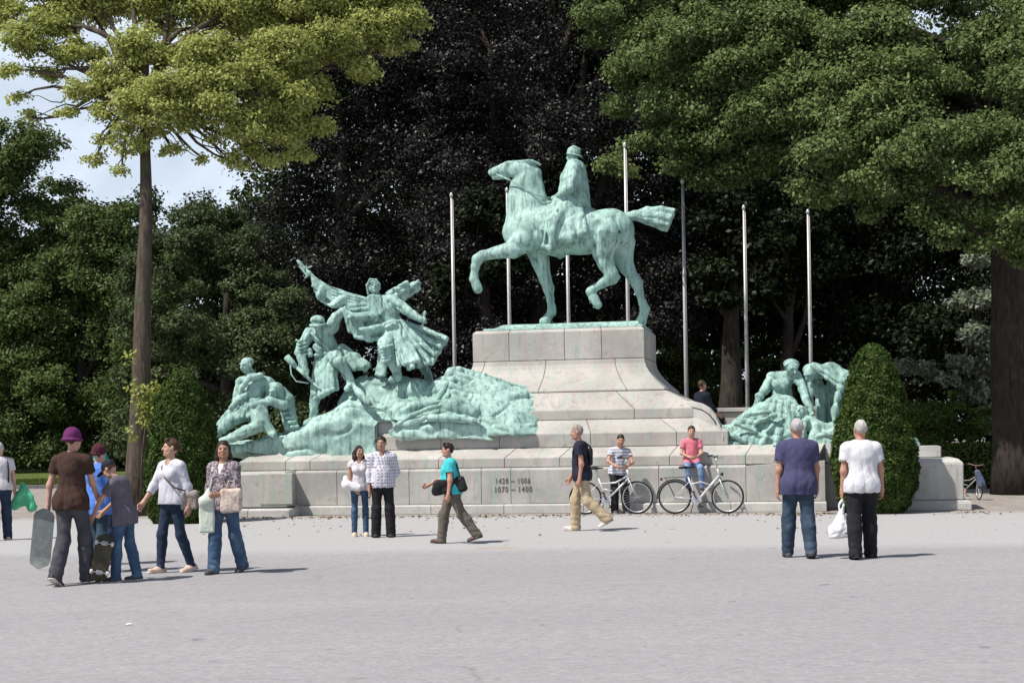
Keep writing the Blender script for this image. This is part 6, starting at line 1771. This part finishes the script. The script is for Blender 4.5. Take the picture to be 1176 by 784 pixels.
it = Item('tote_bag', 'cream tote bag held against the front of the cardigan woman', 'bag', c)
S = SDF(c - Vector((.25, .25, .25)), c + Vector((.25, .25, .25)), .009); S.box(c, (.13, .05, .15), None, .04, .03)
it.part('pouch', S, mat_cloth('cream_cloth', (.56, .47, .40), .12, .9, pat_mottle((.42, .30, .26), 22, .5, .6)), lambda P: (.012 * fnoise(P, 5, 3)).astype(F4))
mb = MB(); mb.tube([c + Vector((-.06, 0, .13)), c + Vector((-.03, .02, .24)), c + Vector((.03, .02, .24)), c + Vector((.06, 0, .13))], .009, 6); it.mb('handle', mb, mat_plain('cream_strap', (.5, .42, .36)))

# --- 7. the couple: girl in white top and man in a checked shirt
WT = mat_cloth('white_top', (.56, .53, .55), .06)
p = Person('girl with long dark hair, white top and skinny jeans beside the checked shirt man', at_ground(414, 615.5), 1.50, 172, SKIN_B,
           arms=[(2, 6, 6, 2), (6, 6, 30, -22)], legs=[(0, 2, 0, 0, 0), (2, 2, -1, 1, 0)], lean=0, head=(-24, 0), slim=.86, female=True)
p.shirt(WT, .35, .88, .012, .008, open_neck=.05); p.trousers(JEAN_M, .004, .001, wrn=.005); p.shoes(SH_TAN, SOLE_W, .9, True); p.hair(HAIR_D, 'long')
gp = p
c = gp.world((.16, .13, 1.02))
it = Item('white_cardigan', 'white cardigan bundled over the forearm of the girl', 'clothing', c)
S = SDF(c - Vector((.25, .25, .25)), c + Vector((.25, .25, .25)), .009); S.cap(c + Vector((-.09, 0, -.02)), c + Vector((.11, -.02, -.06)), .075, .06, .04); S.cap(c + Vector((-.08, 0, 0)), c + Vector((-.10, .02, .10)), .07, .045, .04); S.cap(c + Vector((.05, -.04, -.05)), c + Vector((.12, -.05, -.10)), .05, .03, .03)
it.part('folded_cloth', S, mat_cloth('white_wool', (.70, .69, .70), .05), lambda P: (.012 * fnoise(P, 8, 3)).astype(F4))
CHECK = mat_cloth('checked_shirt', (.54, .53, .58), .05, .9, pat_checks((.14, .10, .20), .052, .42))
p = Person('man in white checked shirt and black trousers standing with the girl', at_ground(440.5, 616.5), 1.645, 176, SKIN_B,
           arms=[(-14, 12, -8, -34), (2, 8, 8, 2)], legs=[(0, 3, 0, 2, 0), (1, 3, -2, 2, 0)], lean=0, head=(14, 4), slim=1.0, belly=.4)
p.shirt(CHECK, 1.9, .86, .020, .014, open_neck=.05, wrn=.007, seed=29); p.collar(CHECK); p.trousers(BLACK_T, .018, .022, bell=.014); p.shoes(SH_BLACK, SOLE_D); p.hair(HAIR_D, 'short')

# --- 8. woman in turquoise walking left with a large black bag
TEAL = mat_cloth('turquoise_blouse', (.055, .47, .50), .12)
p = Person('woman in turquoise blouse and taupe trousers walking left', at_ground(520, 624), 1.55, 268, SKIN_C,
           arms=[(0, 17, 8, 13), (28, 4, 66, -6)], legs=[(-22, 2, -36, 2, -18), (20, 2, 6, 2, 6)], lean=4, head=(0, 0), slim=1.14, female=True, belly=.5)
p.arms  # (left arm is nearest the camera)
p.shirt(TEAL, .62, .88, .018, .014, open_neck=.03, wrn=.008, seed=31); p.trousers(TAUPE, .018, .022, bell=.01); p.shoes(SH_BROWN, SOLE_D, .95); p.hair(HAIR_D, 'quiff')
w_ = p
c = w_.world((-.205, .05, 1.02))
it = Item('handbag', 'large black bag slung at the waist of the woman in turquoise', 'bag', c)
S = SDF(c - Vector((.42, .3, .25)), c + Vector((.42, .3, .25)), .01)
S.box(c + Vector((-.07, .015, -.01)), (.15, .045, .125), None, .05, .03); S.box(c + Vector((.13, .05, .01)), (.13, .05, .12), Matrix.Rotation(R(-14), 3, 'Y'), .05, .05); S.cap(c + Vector((-.19, .01, .03)), c + Vector((-.20, .01, -.07)), .05, .055, .05)
S.ell(c + Vector((-.05, .0, .14)), (.12, .05, .04), None, .02, True)
it.part('pouch', S, BLACK_BAG, lambda P: (.014 * fnoise(P, 6, 3) + .006 * fnoise(P, 15, 4)).astype(F4))
mb = MB(); mb.tube([c + Vector((.02, .02, .10)), w_.world((-.165, .07, 1.22)), w_.world((-.15, .09, 1.36)), w_.world((-.13, .02, 1.472)), w_.world((-.13, -.08, 1.40)), w_.world((-.16, -.14, 1.2)), w_.world((-.20, -.12, 1.08))], .011, 6)
it.mb('strap', mb, BLACK_BAG)

# --- 9. man in dark tee and khaki trousers striding left
NAVY = mat_cloth('navy_tee', (.020, .020, .035), .3)
p = Person('man in dark navy tee and khaki trousers walking left past the bicycles', at_ground(669, 609.5), 1.80, 275, SKIN_C,
           arms=[(-6, 5, 8, 2), (12, 4, 26, 0)], legs=[(-13, 2, -46, 2, -30), (16, 2, 0, 2, 4)], lean=3, head=(4, 6), slim=.98)
p.shirt(NAVY, .58, .84, .018, .016, wrn=.008, seed=37); p.trousers(KHAKI, .020, .022, bell=.014, wrn=.011); p.shoes(SH_WHITE, SOLE_W); p.hair(HAIR_S, 'crop')
w_ = p
c = w_.world((0, -.150, 1.23))
it = Item('backpack', 'small dark backpack worn by the man in the navy tee', 'bag', c)
S = SDF(c - Vector((.25, .25, .3)), c + Vector((.25, .25, .3)), .009); S.box(c, (.035, .11, .15), None, .034, .03)
it.part('pouch', S, BLACK_BAG, lambda P: (.008 * fnoise(P, 6, 3)).astype(F4))
for sg in (-1, 1):
    mb = MB(); mb.tube([w_.world((.09 * sg, -.16, 1.38)), w_.world((.10 * sg, -.06, 1.475)), w_.world((.105 * sg, .06, 1.43)), w_.world((.115 * sg, .135, 1.30)), w_.world((.135 * sg, .08, 1.14)), w_.world((.12 * sg, -.14, 1.08))], .013, 6); it.mb('strap', mb, BLACK_BAG)

# --- 10. two boys on the wall
STRIPE = mat_cloth('striped_tee', (.60, .60, .62), .05, .9, pat_stripes((.22, .23, .33), .062, .36))
a = m2w(M(712.5, 560, 0).x, -.36, 0)
p = Person('boy in striped tee and dark trousers leaning on the handlebars of the nearer bicycle', a, 1.62, 172, SKIN_C,
           arms=[(30, 14, 66, -38), (30, 20, 62, -30)], legs=[(14, 4, 10, 2, 0), (20, 3, -2, 0, 0)], lean=8, side=-4, head=(6, 6), child=.2, slim=.86)
p.shirt(STRIPE, .6, .88, .018, .014); p.trousers(BLACK_T, .026, .03); p.shoes(SH_GREY, SOLE_W); p.hair(HAIR_D, 'short')
PINK = mat_cloth('pink_polo', (.60, .17, .22), .12, .9, lambda nt, v, c: mixc(nt, ramp(nt, sep(nt, v)[2], [(.0, 0.0), (1.0, 1.0)]), c, c))
a = m2w(M(795, 560, 0).x, -.02, 0)
p = Person('boy in pink top and pale jeans sitting on the wall behind the right hand bicycle', a, 1.46, 181, SKIN_A,
           arms=[(16, 12, 66, -34), (10, 14, 60, -44)], legs=[(66, 12, -4, 3, -24), (62, 8, 6, -4, -24)], lean=4, head=(0, 2), child=.45, slim=.92, seat=.965)
p.shirt(PINK, .66, .88, .018, .014, seed=41); p.collar(PINK); p.trousers(JEAN_L, .014, .016); p.shoes(SH_GREY, SOLE_W); p.hair(HAIR_B, 'short')

# --- 11. two grey haired men walking away
VIOLET = mat_cloth('violet_blue_polo', (.062, .060, .125), .16)
p = Person('grey haired man in violet blue polo shirt and jeans walking away', at_ground(918, 640), 1.785, 2, SKIN_C,
           arms=[(-3, 10, 6, 4), (4, 10, 12, 2)], legs=[(9, 3, 5, 2, 2), (-7, 2, -16, 2, -14)], lean=1, head=(4, 0), slim=1.10, belly=.5)
p.shirt(VIOLET, .66, .80, .026, .024, wrn=.009, seed=43); p.collar(VIOLET); p.trousers(JEAN_T, .020, .022); p.shoes(SH_GREY, SOLE_D); p.hair(HAIR_G, 'short')
WTEE = mat_cloth('white_tee', (.60, .59, .62), .04)
p = Person('grey haired man in white tee and black trousers walking away', at_ground(991, 641), 1.75, 0, SKIN_C,
           arms=[(-2, 8, 6, 4), (3, 12, 14, 6)], legs=[(-7, 3, -15, 2, -13), (9, 2, 5, 2, 2)], lean=1, head=(-5, 0), slim=1.08, belly=.4)
p.shirt(WTEE, .60, .84, .024, .018, wrn=.009, seed=47); p.trousers(BLACK_T, .024, .024, bell=.01); p.shoes(SH_BLACK, SOLE_D); p.hair(HAIR_S if False else HAIR_G, 'crop')
g = p.world(p.grip[0])
it = Item('carrier_bag', 'white plastic carrier bag hanging from the hand of the white tee man', 'bag', g)
c = g + Vector((-.03, -.02, -.33))
S = SDF(c - Vector((.3, .25, .3)), c + Vector((.3, .25, .45)), .008)
S.box(c + Vector((.0, 0, -.10)), (.165, .075, .085), None, .05, .05); S.cap(c + Vector((-.02, 0, -.04)), c + Vector((.0, .0, .17)), .11, .03, .08, ((0, 1, 0), 1.5)); S.cap(c + Vector((.06, 0, -.06)), c + Vector((.0, 0, .12)), .09, .03, .06, ((0, 1, 0), 1.5))
S.cut(c + Vector((0, 0, -.165)), (.1, 0, -1), .03)
for dx in (-.022, .022):
    S.cap(c + Vector((dx * .6, 0, .14)), c + Vector((dx * 1.5, 0, .24)), .016, .012, .01); S.cap(c + Vector((dx * 1.5, 0, .24)), g + Vector((0, dx, .0)), .012, .010, .01)
PLASTIC = mat_plain('white_plastic', (.72, .72, .74), .4, 0, .06, 9, .6, .4, 24, .02)
it.part('film', S, PLASTIC, lambda P: (.012 * fnoise(P * np.array([1, 1, .5], F4), 9, 3) + .005 * fnoise(P, 22, 4)).astype(F4))

# --- 12. person cut by the left edge, white tee, green bag
p = Person('person in white tee and jeans with a black shoulder strap at the picture\'s edge', at_ground(1, 620), 1.66, 330, SKIN_A,
           arms=[(4, 8, 12, 4), (2, 12, 10, 6)], legs=[(-4, 2, -10, 2, -6), (6, 3, 0, 2, 0)], lean=2, head=(8, 0), slim=1.06, belly=.3)
p.shirt(WT, .62, .90, .018, .012, seed=53); p.trousers(JEAN_D, .018, .02, bell=.01); p.shoes(SH_TAN, SOLE_W); p.hair(HAIR_G, 'short')
w_ = p
c = w_.world((.40, -.02, .78))
it = Item('green_bag', 'translucent looking green plastic bag swinging beside the leftmost person', 'bag', c)
S = SDF(c - Vector((.35, .25, .4)), c + Vector((.35, .25, .5)), .009)
S.cap(c + Vector((-.16, 0, -.17)), c + Vector((-.02, 0, .10)), .075, .05, .05, ((0, 1, 0), 1.4)); S.cap(c + Vector((-.06, 0, -.12)), c + Vector((.05, 0, -.02)), .08, .10, .06, ((0, 1, 0), 1.7)); S.cap(c + Vector((.0, 0, .18)), c + Vector((.15, -.02, -.20)), .05, .085, .05, ((0, 1, 0), 1.5)); S.cap(c + Vector((.03, 0, .05)), c + Vector((.12, 0, -.02)), .07, .05, .05, ((0, 1, 0), 1.5)); S.cap(c + Vector((0, 0, .12)), w_.world(w_.grip[1]) , .05, .016, .04)
it.part('film', S, mat_plain('green_plastic', (.06, .36, .19), .4, 0, .4, 8, .6, .4, 20, .02), lambda P: (.014 * fnoise(P, 7, 3)).astype(F4))
mb = MB(); mb.tube(strap_pts(w_, [(.12, -.15, 1.05), (.13, -.14, 1.25), (.12, -.08, 1.42), (.115, .0, 1.478), (.11, .09, 1.40), (.12, .15, 1.2), (.14, .14, 1.04), (.16, .0, .96), (.12, -.15, 1.05)]), .014, 6)
it2 = Item('bag_strap', 'black shoulder strap across the white tee of the leftmost person', 'strap', w_.world((.12, -.15, 1.05))); it2.mb('band', mb, BLACK_BAG)

# --- 13. small distant person behind the ramp, and one sitting on the ground by the end block
q = M(806.5, 462, 3.2); b = m2w(q.x, 3.2, q.z - .02)
p = Person('person in dark jacket sitting on the side steps behind the stone ramp', b - Vector((0, 0, .86)), 1.72, 60, SKIN_C, arms=[(20, 8, 50, 2), (20, 8, 50, 2)], legs=[(84, 4, 0, 2, 0), (84, 4, 0, 2, 0)], h=.012, seat=.47)
p.shirt(mat_cloth('dark_jacket', (.012, .016, .028), .2), 1.8, .84, .024, .01, 'jacket'); p.trousers(BLACK_T, .016, .016); p.hair(HAIR_B, 'short'); p.shoes(SH_BLACK, SOLE_D)

# fallen leaves and scraps on the ground near the wall
rng = np.random.default_rng(77); n = 900
uu = M(262, 590, -.5).x + 15.5 * (rng.choice(rng.random(46), n) + .022 * rng.normal(size=n)); ww = -.95 - .9 * rng.random(n) ** 2.2
ww = np.where(rng.random(n) < .12, -1.2 - 6 * rng.random(n), ww)
C = np.array([tuple(m2w(a, b, .012)) for a, b in zip(uu, ww)], F4)
nn = np.array([0, 0, 1], F4)[None] + .35 * rng.normal(size=(n, 3)); nn /= np.linalg.norm(nn, axis=1, keepdims=True)
V, Fq = leaf_quads(C, nn.astype(F4), (.022 + .034 * rng.random(n)).astype(F4), rng, 1.5, .3)
o = mesh_obj('fallen_leaves', V, Fq, mat_leaf('dead_leaf', (.07, .04, .02), (.26, .18, .09), .1), None, False); tag(o, 'dry brown leaves blown against the foot of the wall', 'leaves', kind='stuff')
g = at_ground(148, 717)
mb = MB(); mb.add([(-.03, -.02, .004), (.01, -.03, .010), (.034, .0, .006), (.016, .024, .016), (-.026, .02, .008), (0, 0, .018)], [(0, 1, 5), (1, 2, 5), (2, 3, 5), (3, 4, 5), (4, 0, 5), (4, 3, 2, 1, 0)])
o = mb.build('paper_scrap', mat_plain('white_paper', (.7, .7, .69), .9)); o.location = g; tag(o, 'small crumpled white paper scrap lying on the empty asphalt', 'litter')
# ------------------------------------------------------------------ bicycles
RUBBER = mat_plain('tyre_rubber', (.014, .014, .015), .85); ALLOY = mat_plain('silver_alloy', (.50, .50, .51), .35, .6, .08, 6, .05)
PAINT = mat_plain('silver_white_paint', (.50, .50, .52), .3, .15, .05, 6, .03, .5); BLKP = mat_plain('black_plastic', (.015, .015, .016), .5); REDL = mat_plain('red_reflector', (.16, .02, .015), .3)
def wheel(o, c, r, steer=0.0):
    """wheel in the bicycle's x-z plane"""
    Rz = Matrix.Rotation(steer, 3, 'Z'); Q = lambda x, y, z: Vector(c) + Rz @ Vector((x, y, z))
    hb = MB(); hb.tube([Q(0, -.04, 0), Q(0, .04, 0)], .018, 10); w = hb.build('wheel', ALLOY, o, smooth=True)
    ring = lambda rr: [Q(rr * math.cos(a), 0, rr * math.sin(a)) for a in np.linspace(0, 2 * math.pi, 48, endpoint=False)]
    m = MB(); m.tube(ring(r - .017), .0185, 8, True); m.build('tyre', RUBBER, w, smooth=True)
    m = MB(); m.tube(ring(r - .042), .011, 6, True); m.build('rim', ALLOY, w, smooth=True)
    m = MB()
    for k in range(28):
        a = k * 2 * math.pi / 28; s_ = .03 * (-1) ** k; a2 = a + .35 * (-1) ** (k // 2)
        m.tube([Q(.018 * math.cos(a2), s_, .018 * math.sin(a2)), Q((r - .045) * math.cos(a), 0, (r - .045) * math.sin(a))], .0018, 4, cap=False)
    m.build('spokes', ALLOY, w)
    return w
def bicycle(label, loc, rz, kind, steer=0.0, tilt=0.0, PAINT=PAINT, ALLOY=ALLOY, group='bicycles leaning by the wall'):
    """front wheel at +x; wheel radius .34, wheelbase 1.07"""
    o = empty('bicycle', loc, rz); o.rotation_euler = (tilt, 0, rz); tag(o, label, 'bicycle', group)
    r = .335; RW = Vector((0, 0, r)); FW = Vector((1.06, 0, r)); BB = Vector((.44, 0, .29))
    hu = Vector((.86, 0, .90)); hl = Vector((.90, 0, .74)); st = Vector((.27, 0, .74)); sad = Vector((.225, 0, .93 if kind == 0 else .92))
    m = MB()
    if kind == 0:      # step-through with two parallel low tubes
        m.tube([hl, Vector((.66, 0, .50)), BB], .022, 10); m.tube([hl + Vector((-.02, 0, .04)), Vector((.62, 0, .64)), Vector((.33, 0, .62))], .019, 10)
        m.tube([Vector((.60, 0, .46)), Vector((.34, 0, .52))], .014, 8)
    else:              # swept single curved tube
        m.tube([hl + Vector((0, 0, .03)), Vector((.70, 0, .54)), Vector((.52, 0, .33)), BB], .026, 10)
        m.tube([Vector((.72, 0, .57)), Vector((.52, 0, .64)), Vector((.37, 0, .60)), Vector((.31, 0, .60))], .016, 8)
    m.tube([BB, st], .018, 10); m.tube([hl, hu], .022, 10)
    for s_ in (-1, 1):
        m.tube([BB + Vector((-.02, s_ * .03, 0)), RW + Vector((0, s_ * .055, 0))], .011, 8); m.tube([st + Vector((.02, s_ * .02, -.10)), RW + Vector((0, s_ * .055, 0))], .009, 8)
    m.build('frame', PAINT, o, smooth=True)
    m = MB(); Rz = Matrix.Rotation(steer, 3, 'Z')
    fk = lambda x, y, z: hl + Rz @ Vector((x, y, z))
    dx = FW - hl
    for s_ in (-1, 1): m.tube([fk(0, s_ * .05, -.02), fk(dx.x * .45, s_ * .055, dx.z * .5), fk(dx.x, s_ * .05, dx.z)], [.015, .014, .010], 8)
    m.tube([fk(0, -.055, -.02), fk(0, .055, -.02)], .017, 8); m.build('fork', PAINT, o, smooth=True)
    FWc = fk(dx.x, 0, dx.z)
    wheel(o, RW, r); wheel(o, FWc, r, steer)
    # handlebar and stem
    m = MB(); tp = hu + Vector((-.045, 0, .16)); m.tube([hu, tp, tp + Rz @ Vector((.05, 0, .05))], .014, 8)
    hb = tp + Rz @ Vector((.05, 0, .05))
    bar = [hb + Rz @ Vector(q) for q in ((-.14, -.29, .03), (-.03, -.24, .05), (.02, -.08, .0), (.02, .08, .0), (-.03, .24, .05), (-.14, .29, .03))]
    m.tube(bar, .012, 8); h = m.build('handlebar', ALLOY, o, smooth=True)
    for e in ((0, 1), (5, 4)):
        m = MB(); m.tube([bar[e[0]], bar[e[0]].lerp(bar[e[1]], .9)], .018, 8); m.build('grip', BLKP, h, smooth=True)
        m = MB(); m.tube([bar[e[1]] + Vector((.03, 0, -.02)), bar[e[0]] + Vector((.07, 0, -.03))], .006, 5); m.build('brake_lever', BLKP, h, smooth=True)
    # saddle
    S = SDF(sad - Vector((.2, .15, .1)), sad + Vector((.2, .15, .1)), .007)
    S.ell(sad + Vector((-.05, 0, .01)), (.10, .085, .032), None, .03); S.cap(sad + Vector((-.02, 0, .012)), sad + Vector((.14, 0, .008)), .045, .018, .03, ((0, 0, 1), 1.7)); S.cut(sad - Vector((0, 0, .018)), (0, 0, -1), .01)
    sd = sculpt('saddle', S, BLKP, o)
    m = MB(); m.tube([st - Vector((0, 0, .02)), sad], .013, 8); m.build('seat_post', ALLOY, sd, smooth=True)
    # crank set
    m = MB(); rot = Matrix.Rotation(R(90), 3, 'X')
    m.lathe([(.02, -.004), (.095, -.004), (.098, 0), (.095, .004), (.02, .004)], BB + Vector((0, -.05, 0)), 32, rot); cs = m.build('chainring', ALLOY, o, smooth=False)
    m = MB(); a = R(-65)
    for s_ in (-1, 1):
        d = Vector((math.cos(a), 0, math.sin(a))) * .165 * s_; b = BB + Vector((0, -.07 * -s_ if False else (.075 if s_ > 0 else -.075), 0))
        m.tube([b, b + d], .011, 6); m.box(b + d + Vector((0, .05 * (1 if s_ > 0 else -1), 0)), (.09, .07, .022))
    m.build('pedals', BLKP, cs, bevel=.003)
    m = MB()
    for z0, z1 in ((.088, .033), (-.088, -.033)): m.tube([BB + Vector((0, -.05, z0)), RW + Vector((0, -.05, z1))], .005, 5)
    m.build('chain', TRUCK, cs)
    # mudguards, carrier, lights, stand
    arc = lambda c, rr, a0, a1, n=16: [Vector(c) + Vector((rr * math.cos(t), 0, rr * math.sin(t))) for t in np.linspace(R(a0), R(a1), n)]
    if kind == 1:
        m = MB(); m.tube(arc(RW, r + .022, 20, 185), .016, 6); m.build('mudguard', BLKP, o, smooth=True)
        m = MB()
        for s_ in (-1, 1): m.tube([Vector((.20, s_ * .05, .74)), Vector((-.22, s_ * .06, .73))], .006, 6); m.tube([Vector((-.18, s_ * .06, .73)), RW + Vector((0, s_ * .06, 0))], .005, 6)
        for q in (-.2, -.08, .05, .17): m.tube([Vector((q, -.06, .735)), Vector((q, .06, .735))], .005, 6)
        m.build('carrier', BLKP, o, smooth=True)
        m = MB(); m.box((-.27, 0, .70), (.05, .07, .06)); m.build('rear_light', REDL, o, bevel=.012)
        m = MB(); m.lathe([(.012, -.03), (.034, .0), (.036, .03), (.004, .035)], hl + Vector((.045, 0, .05)), 14, Matrix.Rotation(R(90), 3, 'Y')); m.build('headlamp', BLKP, o, smooth=True)
    m = MB(); m.tube([BB + Vector((-.06, .05, -.02)), BB + Vector((-.14, .16, -.29))], .009, 6); m.build('kickstand', BLKP, o, smooth=True)
    return o
# first bicycle: rear wheel behind the walking man; second to its right
w1 = -.62
a = m2w(M(673.5, 588, w1).x + .335 * .3, w1); 
u_r = M(671, 570, w1).x; u_f = M(739, 570, w1).x
bicycle('silver white step through bicycle with black saddle standing behind the man in khaki', m2w(u_r + .02, w1), -TH, 0, R(-6), R(-3))
u_r = M(775, 570, w1).x
bicycle('silver bicycle with curved frame and rear carrier in front of the pink top boy', m2w(u_r, w1), -TH, 1, R(-10), R(-3))
# small bicycle half hidden behind the end block, a jacket hung over its bars
b = G(1128, 574)
ROSE = mat_plain('dull_pink_metal', (.34, .19, .17), .5); GREYF = mat_plain('dull_grey_paint', (.26, .25, .24), .5)
o = bicycle('small child bicycle with pinkish bars half hidden behind the end block', (b.x, b.y, 0), 0, 0, R(-48), R(-6), GREYF, ROSE, None)
rz = R(-40); o.scale = (.70, .70, .70); o.rotation_euler = (R(-6), 0, rz)
d = Matrix.Rotation(rz, 3, 'Z') @ Vector((1.06 * .70, 0, 0)); o.location = b - d
j = Vector((b.x - .06, b.y - .08, .46))
it = Item('jacket', 'grey blue jacket hanging over the bars of the child bicycle', 'clothing', j)
S = SDF(j - Vector((.25, .25, .3)), j + Vector((.25, .25, .3)), .01); S.cap(j + Vector((-.05, .03, .16)), j + Vector((.03, 0, -.12)), .07, .09, .04); S.cap(j + Vector((.02, -.02, .02)), j + Vector((.09, -.03, -.17)), .05, .04, .04)
it.part('folded_cloth', S, mat_cloth('grey_blue_cloth', (.085, .10, .16), .25), lambda P: (.014 * fnoise(P, 7, 3, 9)).astype(F4))
# ------------------------------------------------------------------ camera, light, sky
cam = bpy.data.cameras.new('camera'); co = bpy.data.objects.new('camera', cam); col.objects.link(co)
cam.sensor_width = 36; cam.lens = FOC / 1176 * 36; cam.shift_y = (HY - 392) / 1176
cam.clip_start = .1; cam.clip_end = 3000
co.matrix_world = Matrix.Translation((0, 0, EYE)) @ Matrix.Rotation(R(90), 4, 'X') @ Matrix.Rotation(-ROLL, 4, 'Z')
scene.camera = co
S = Vector((-.47, -.27, .84)).normalized()
sun = bpy.data.lights.new('sun', 'SUN'); so = bpy.data.objects.new('sun', sun); col.objects.link(so)
sun.energy = 4.9; sun.angle = R(.53); sun.color = (1.0, .955, .89)
so.rotation_euler = S.to_track_quat('Z', 'Y').to_euler(); so.location = S * 60
w = bpy.data.worlds.new('World'); scene.world = w; w.use_nodes = True
nt = w.node_tree
bg = nt.nodes['Background']
sky = nt.nodes.new('ShaderNodeTexSky'); sky.sky_type = 'NISHITA'; sky.sun_disc = False
sky.sun_elevation = math.asin(S.z); sky.sun_rotation = math.atan2(S.x, S.y)
sky.air_density = 1.0; sky.dust_density = 1.2
tc = nt.nodes.new('ShaderNodeTexCoord'); mp = nt.nodes.new('ShaderNodeMapping'); mp.inputs['Scale'].default_value = (1, 1, 2.2)
nt.links.new(tc.outputs['Generated'], mp.inputs[0])
cl = ramp(nt, noise(nt, mp.outputs[0], 3.2, 7, .6, .3), [(.36, .50), (.60, 1.0)])
low = ramp(nt, sep(nt, tc.outputs['Generated'])[2], [(.28, 1.0), (.50, .06)])
cloud = mixc(nt, mth(nt, 'MULTIPLY', mth(nt, 'MULTIPLY', cl, .85), low), sky.outputs[0], (13.2, 14.6, 16.6))
nt.links.new(cloud, bg.inputs[0]); bg.inputs[1].default_value = .068
scene.view_settings.view_transform = 'Standard'; scene.view_settings.look = 'None'
scene.view_settings.exposure = 0.3; scene.view_settings.gamma = 1
scene.render.resolution_x = 1024; scene.render.resolution_y = 682
scene.cycles.max_bounces = 6; scene.cycles.transparent_max_bounces = 8
scene.cycles.use_adaptive_sampling = True; scene.cycles.use_denoising = True
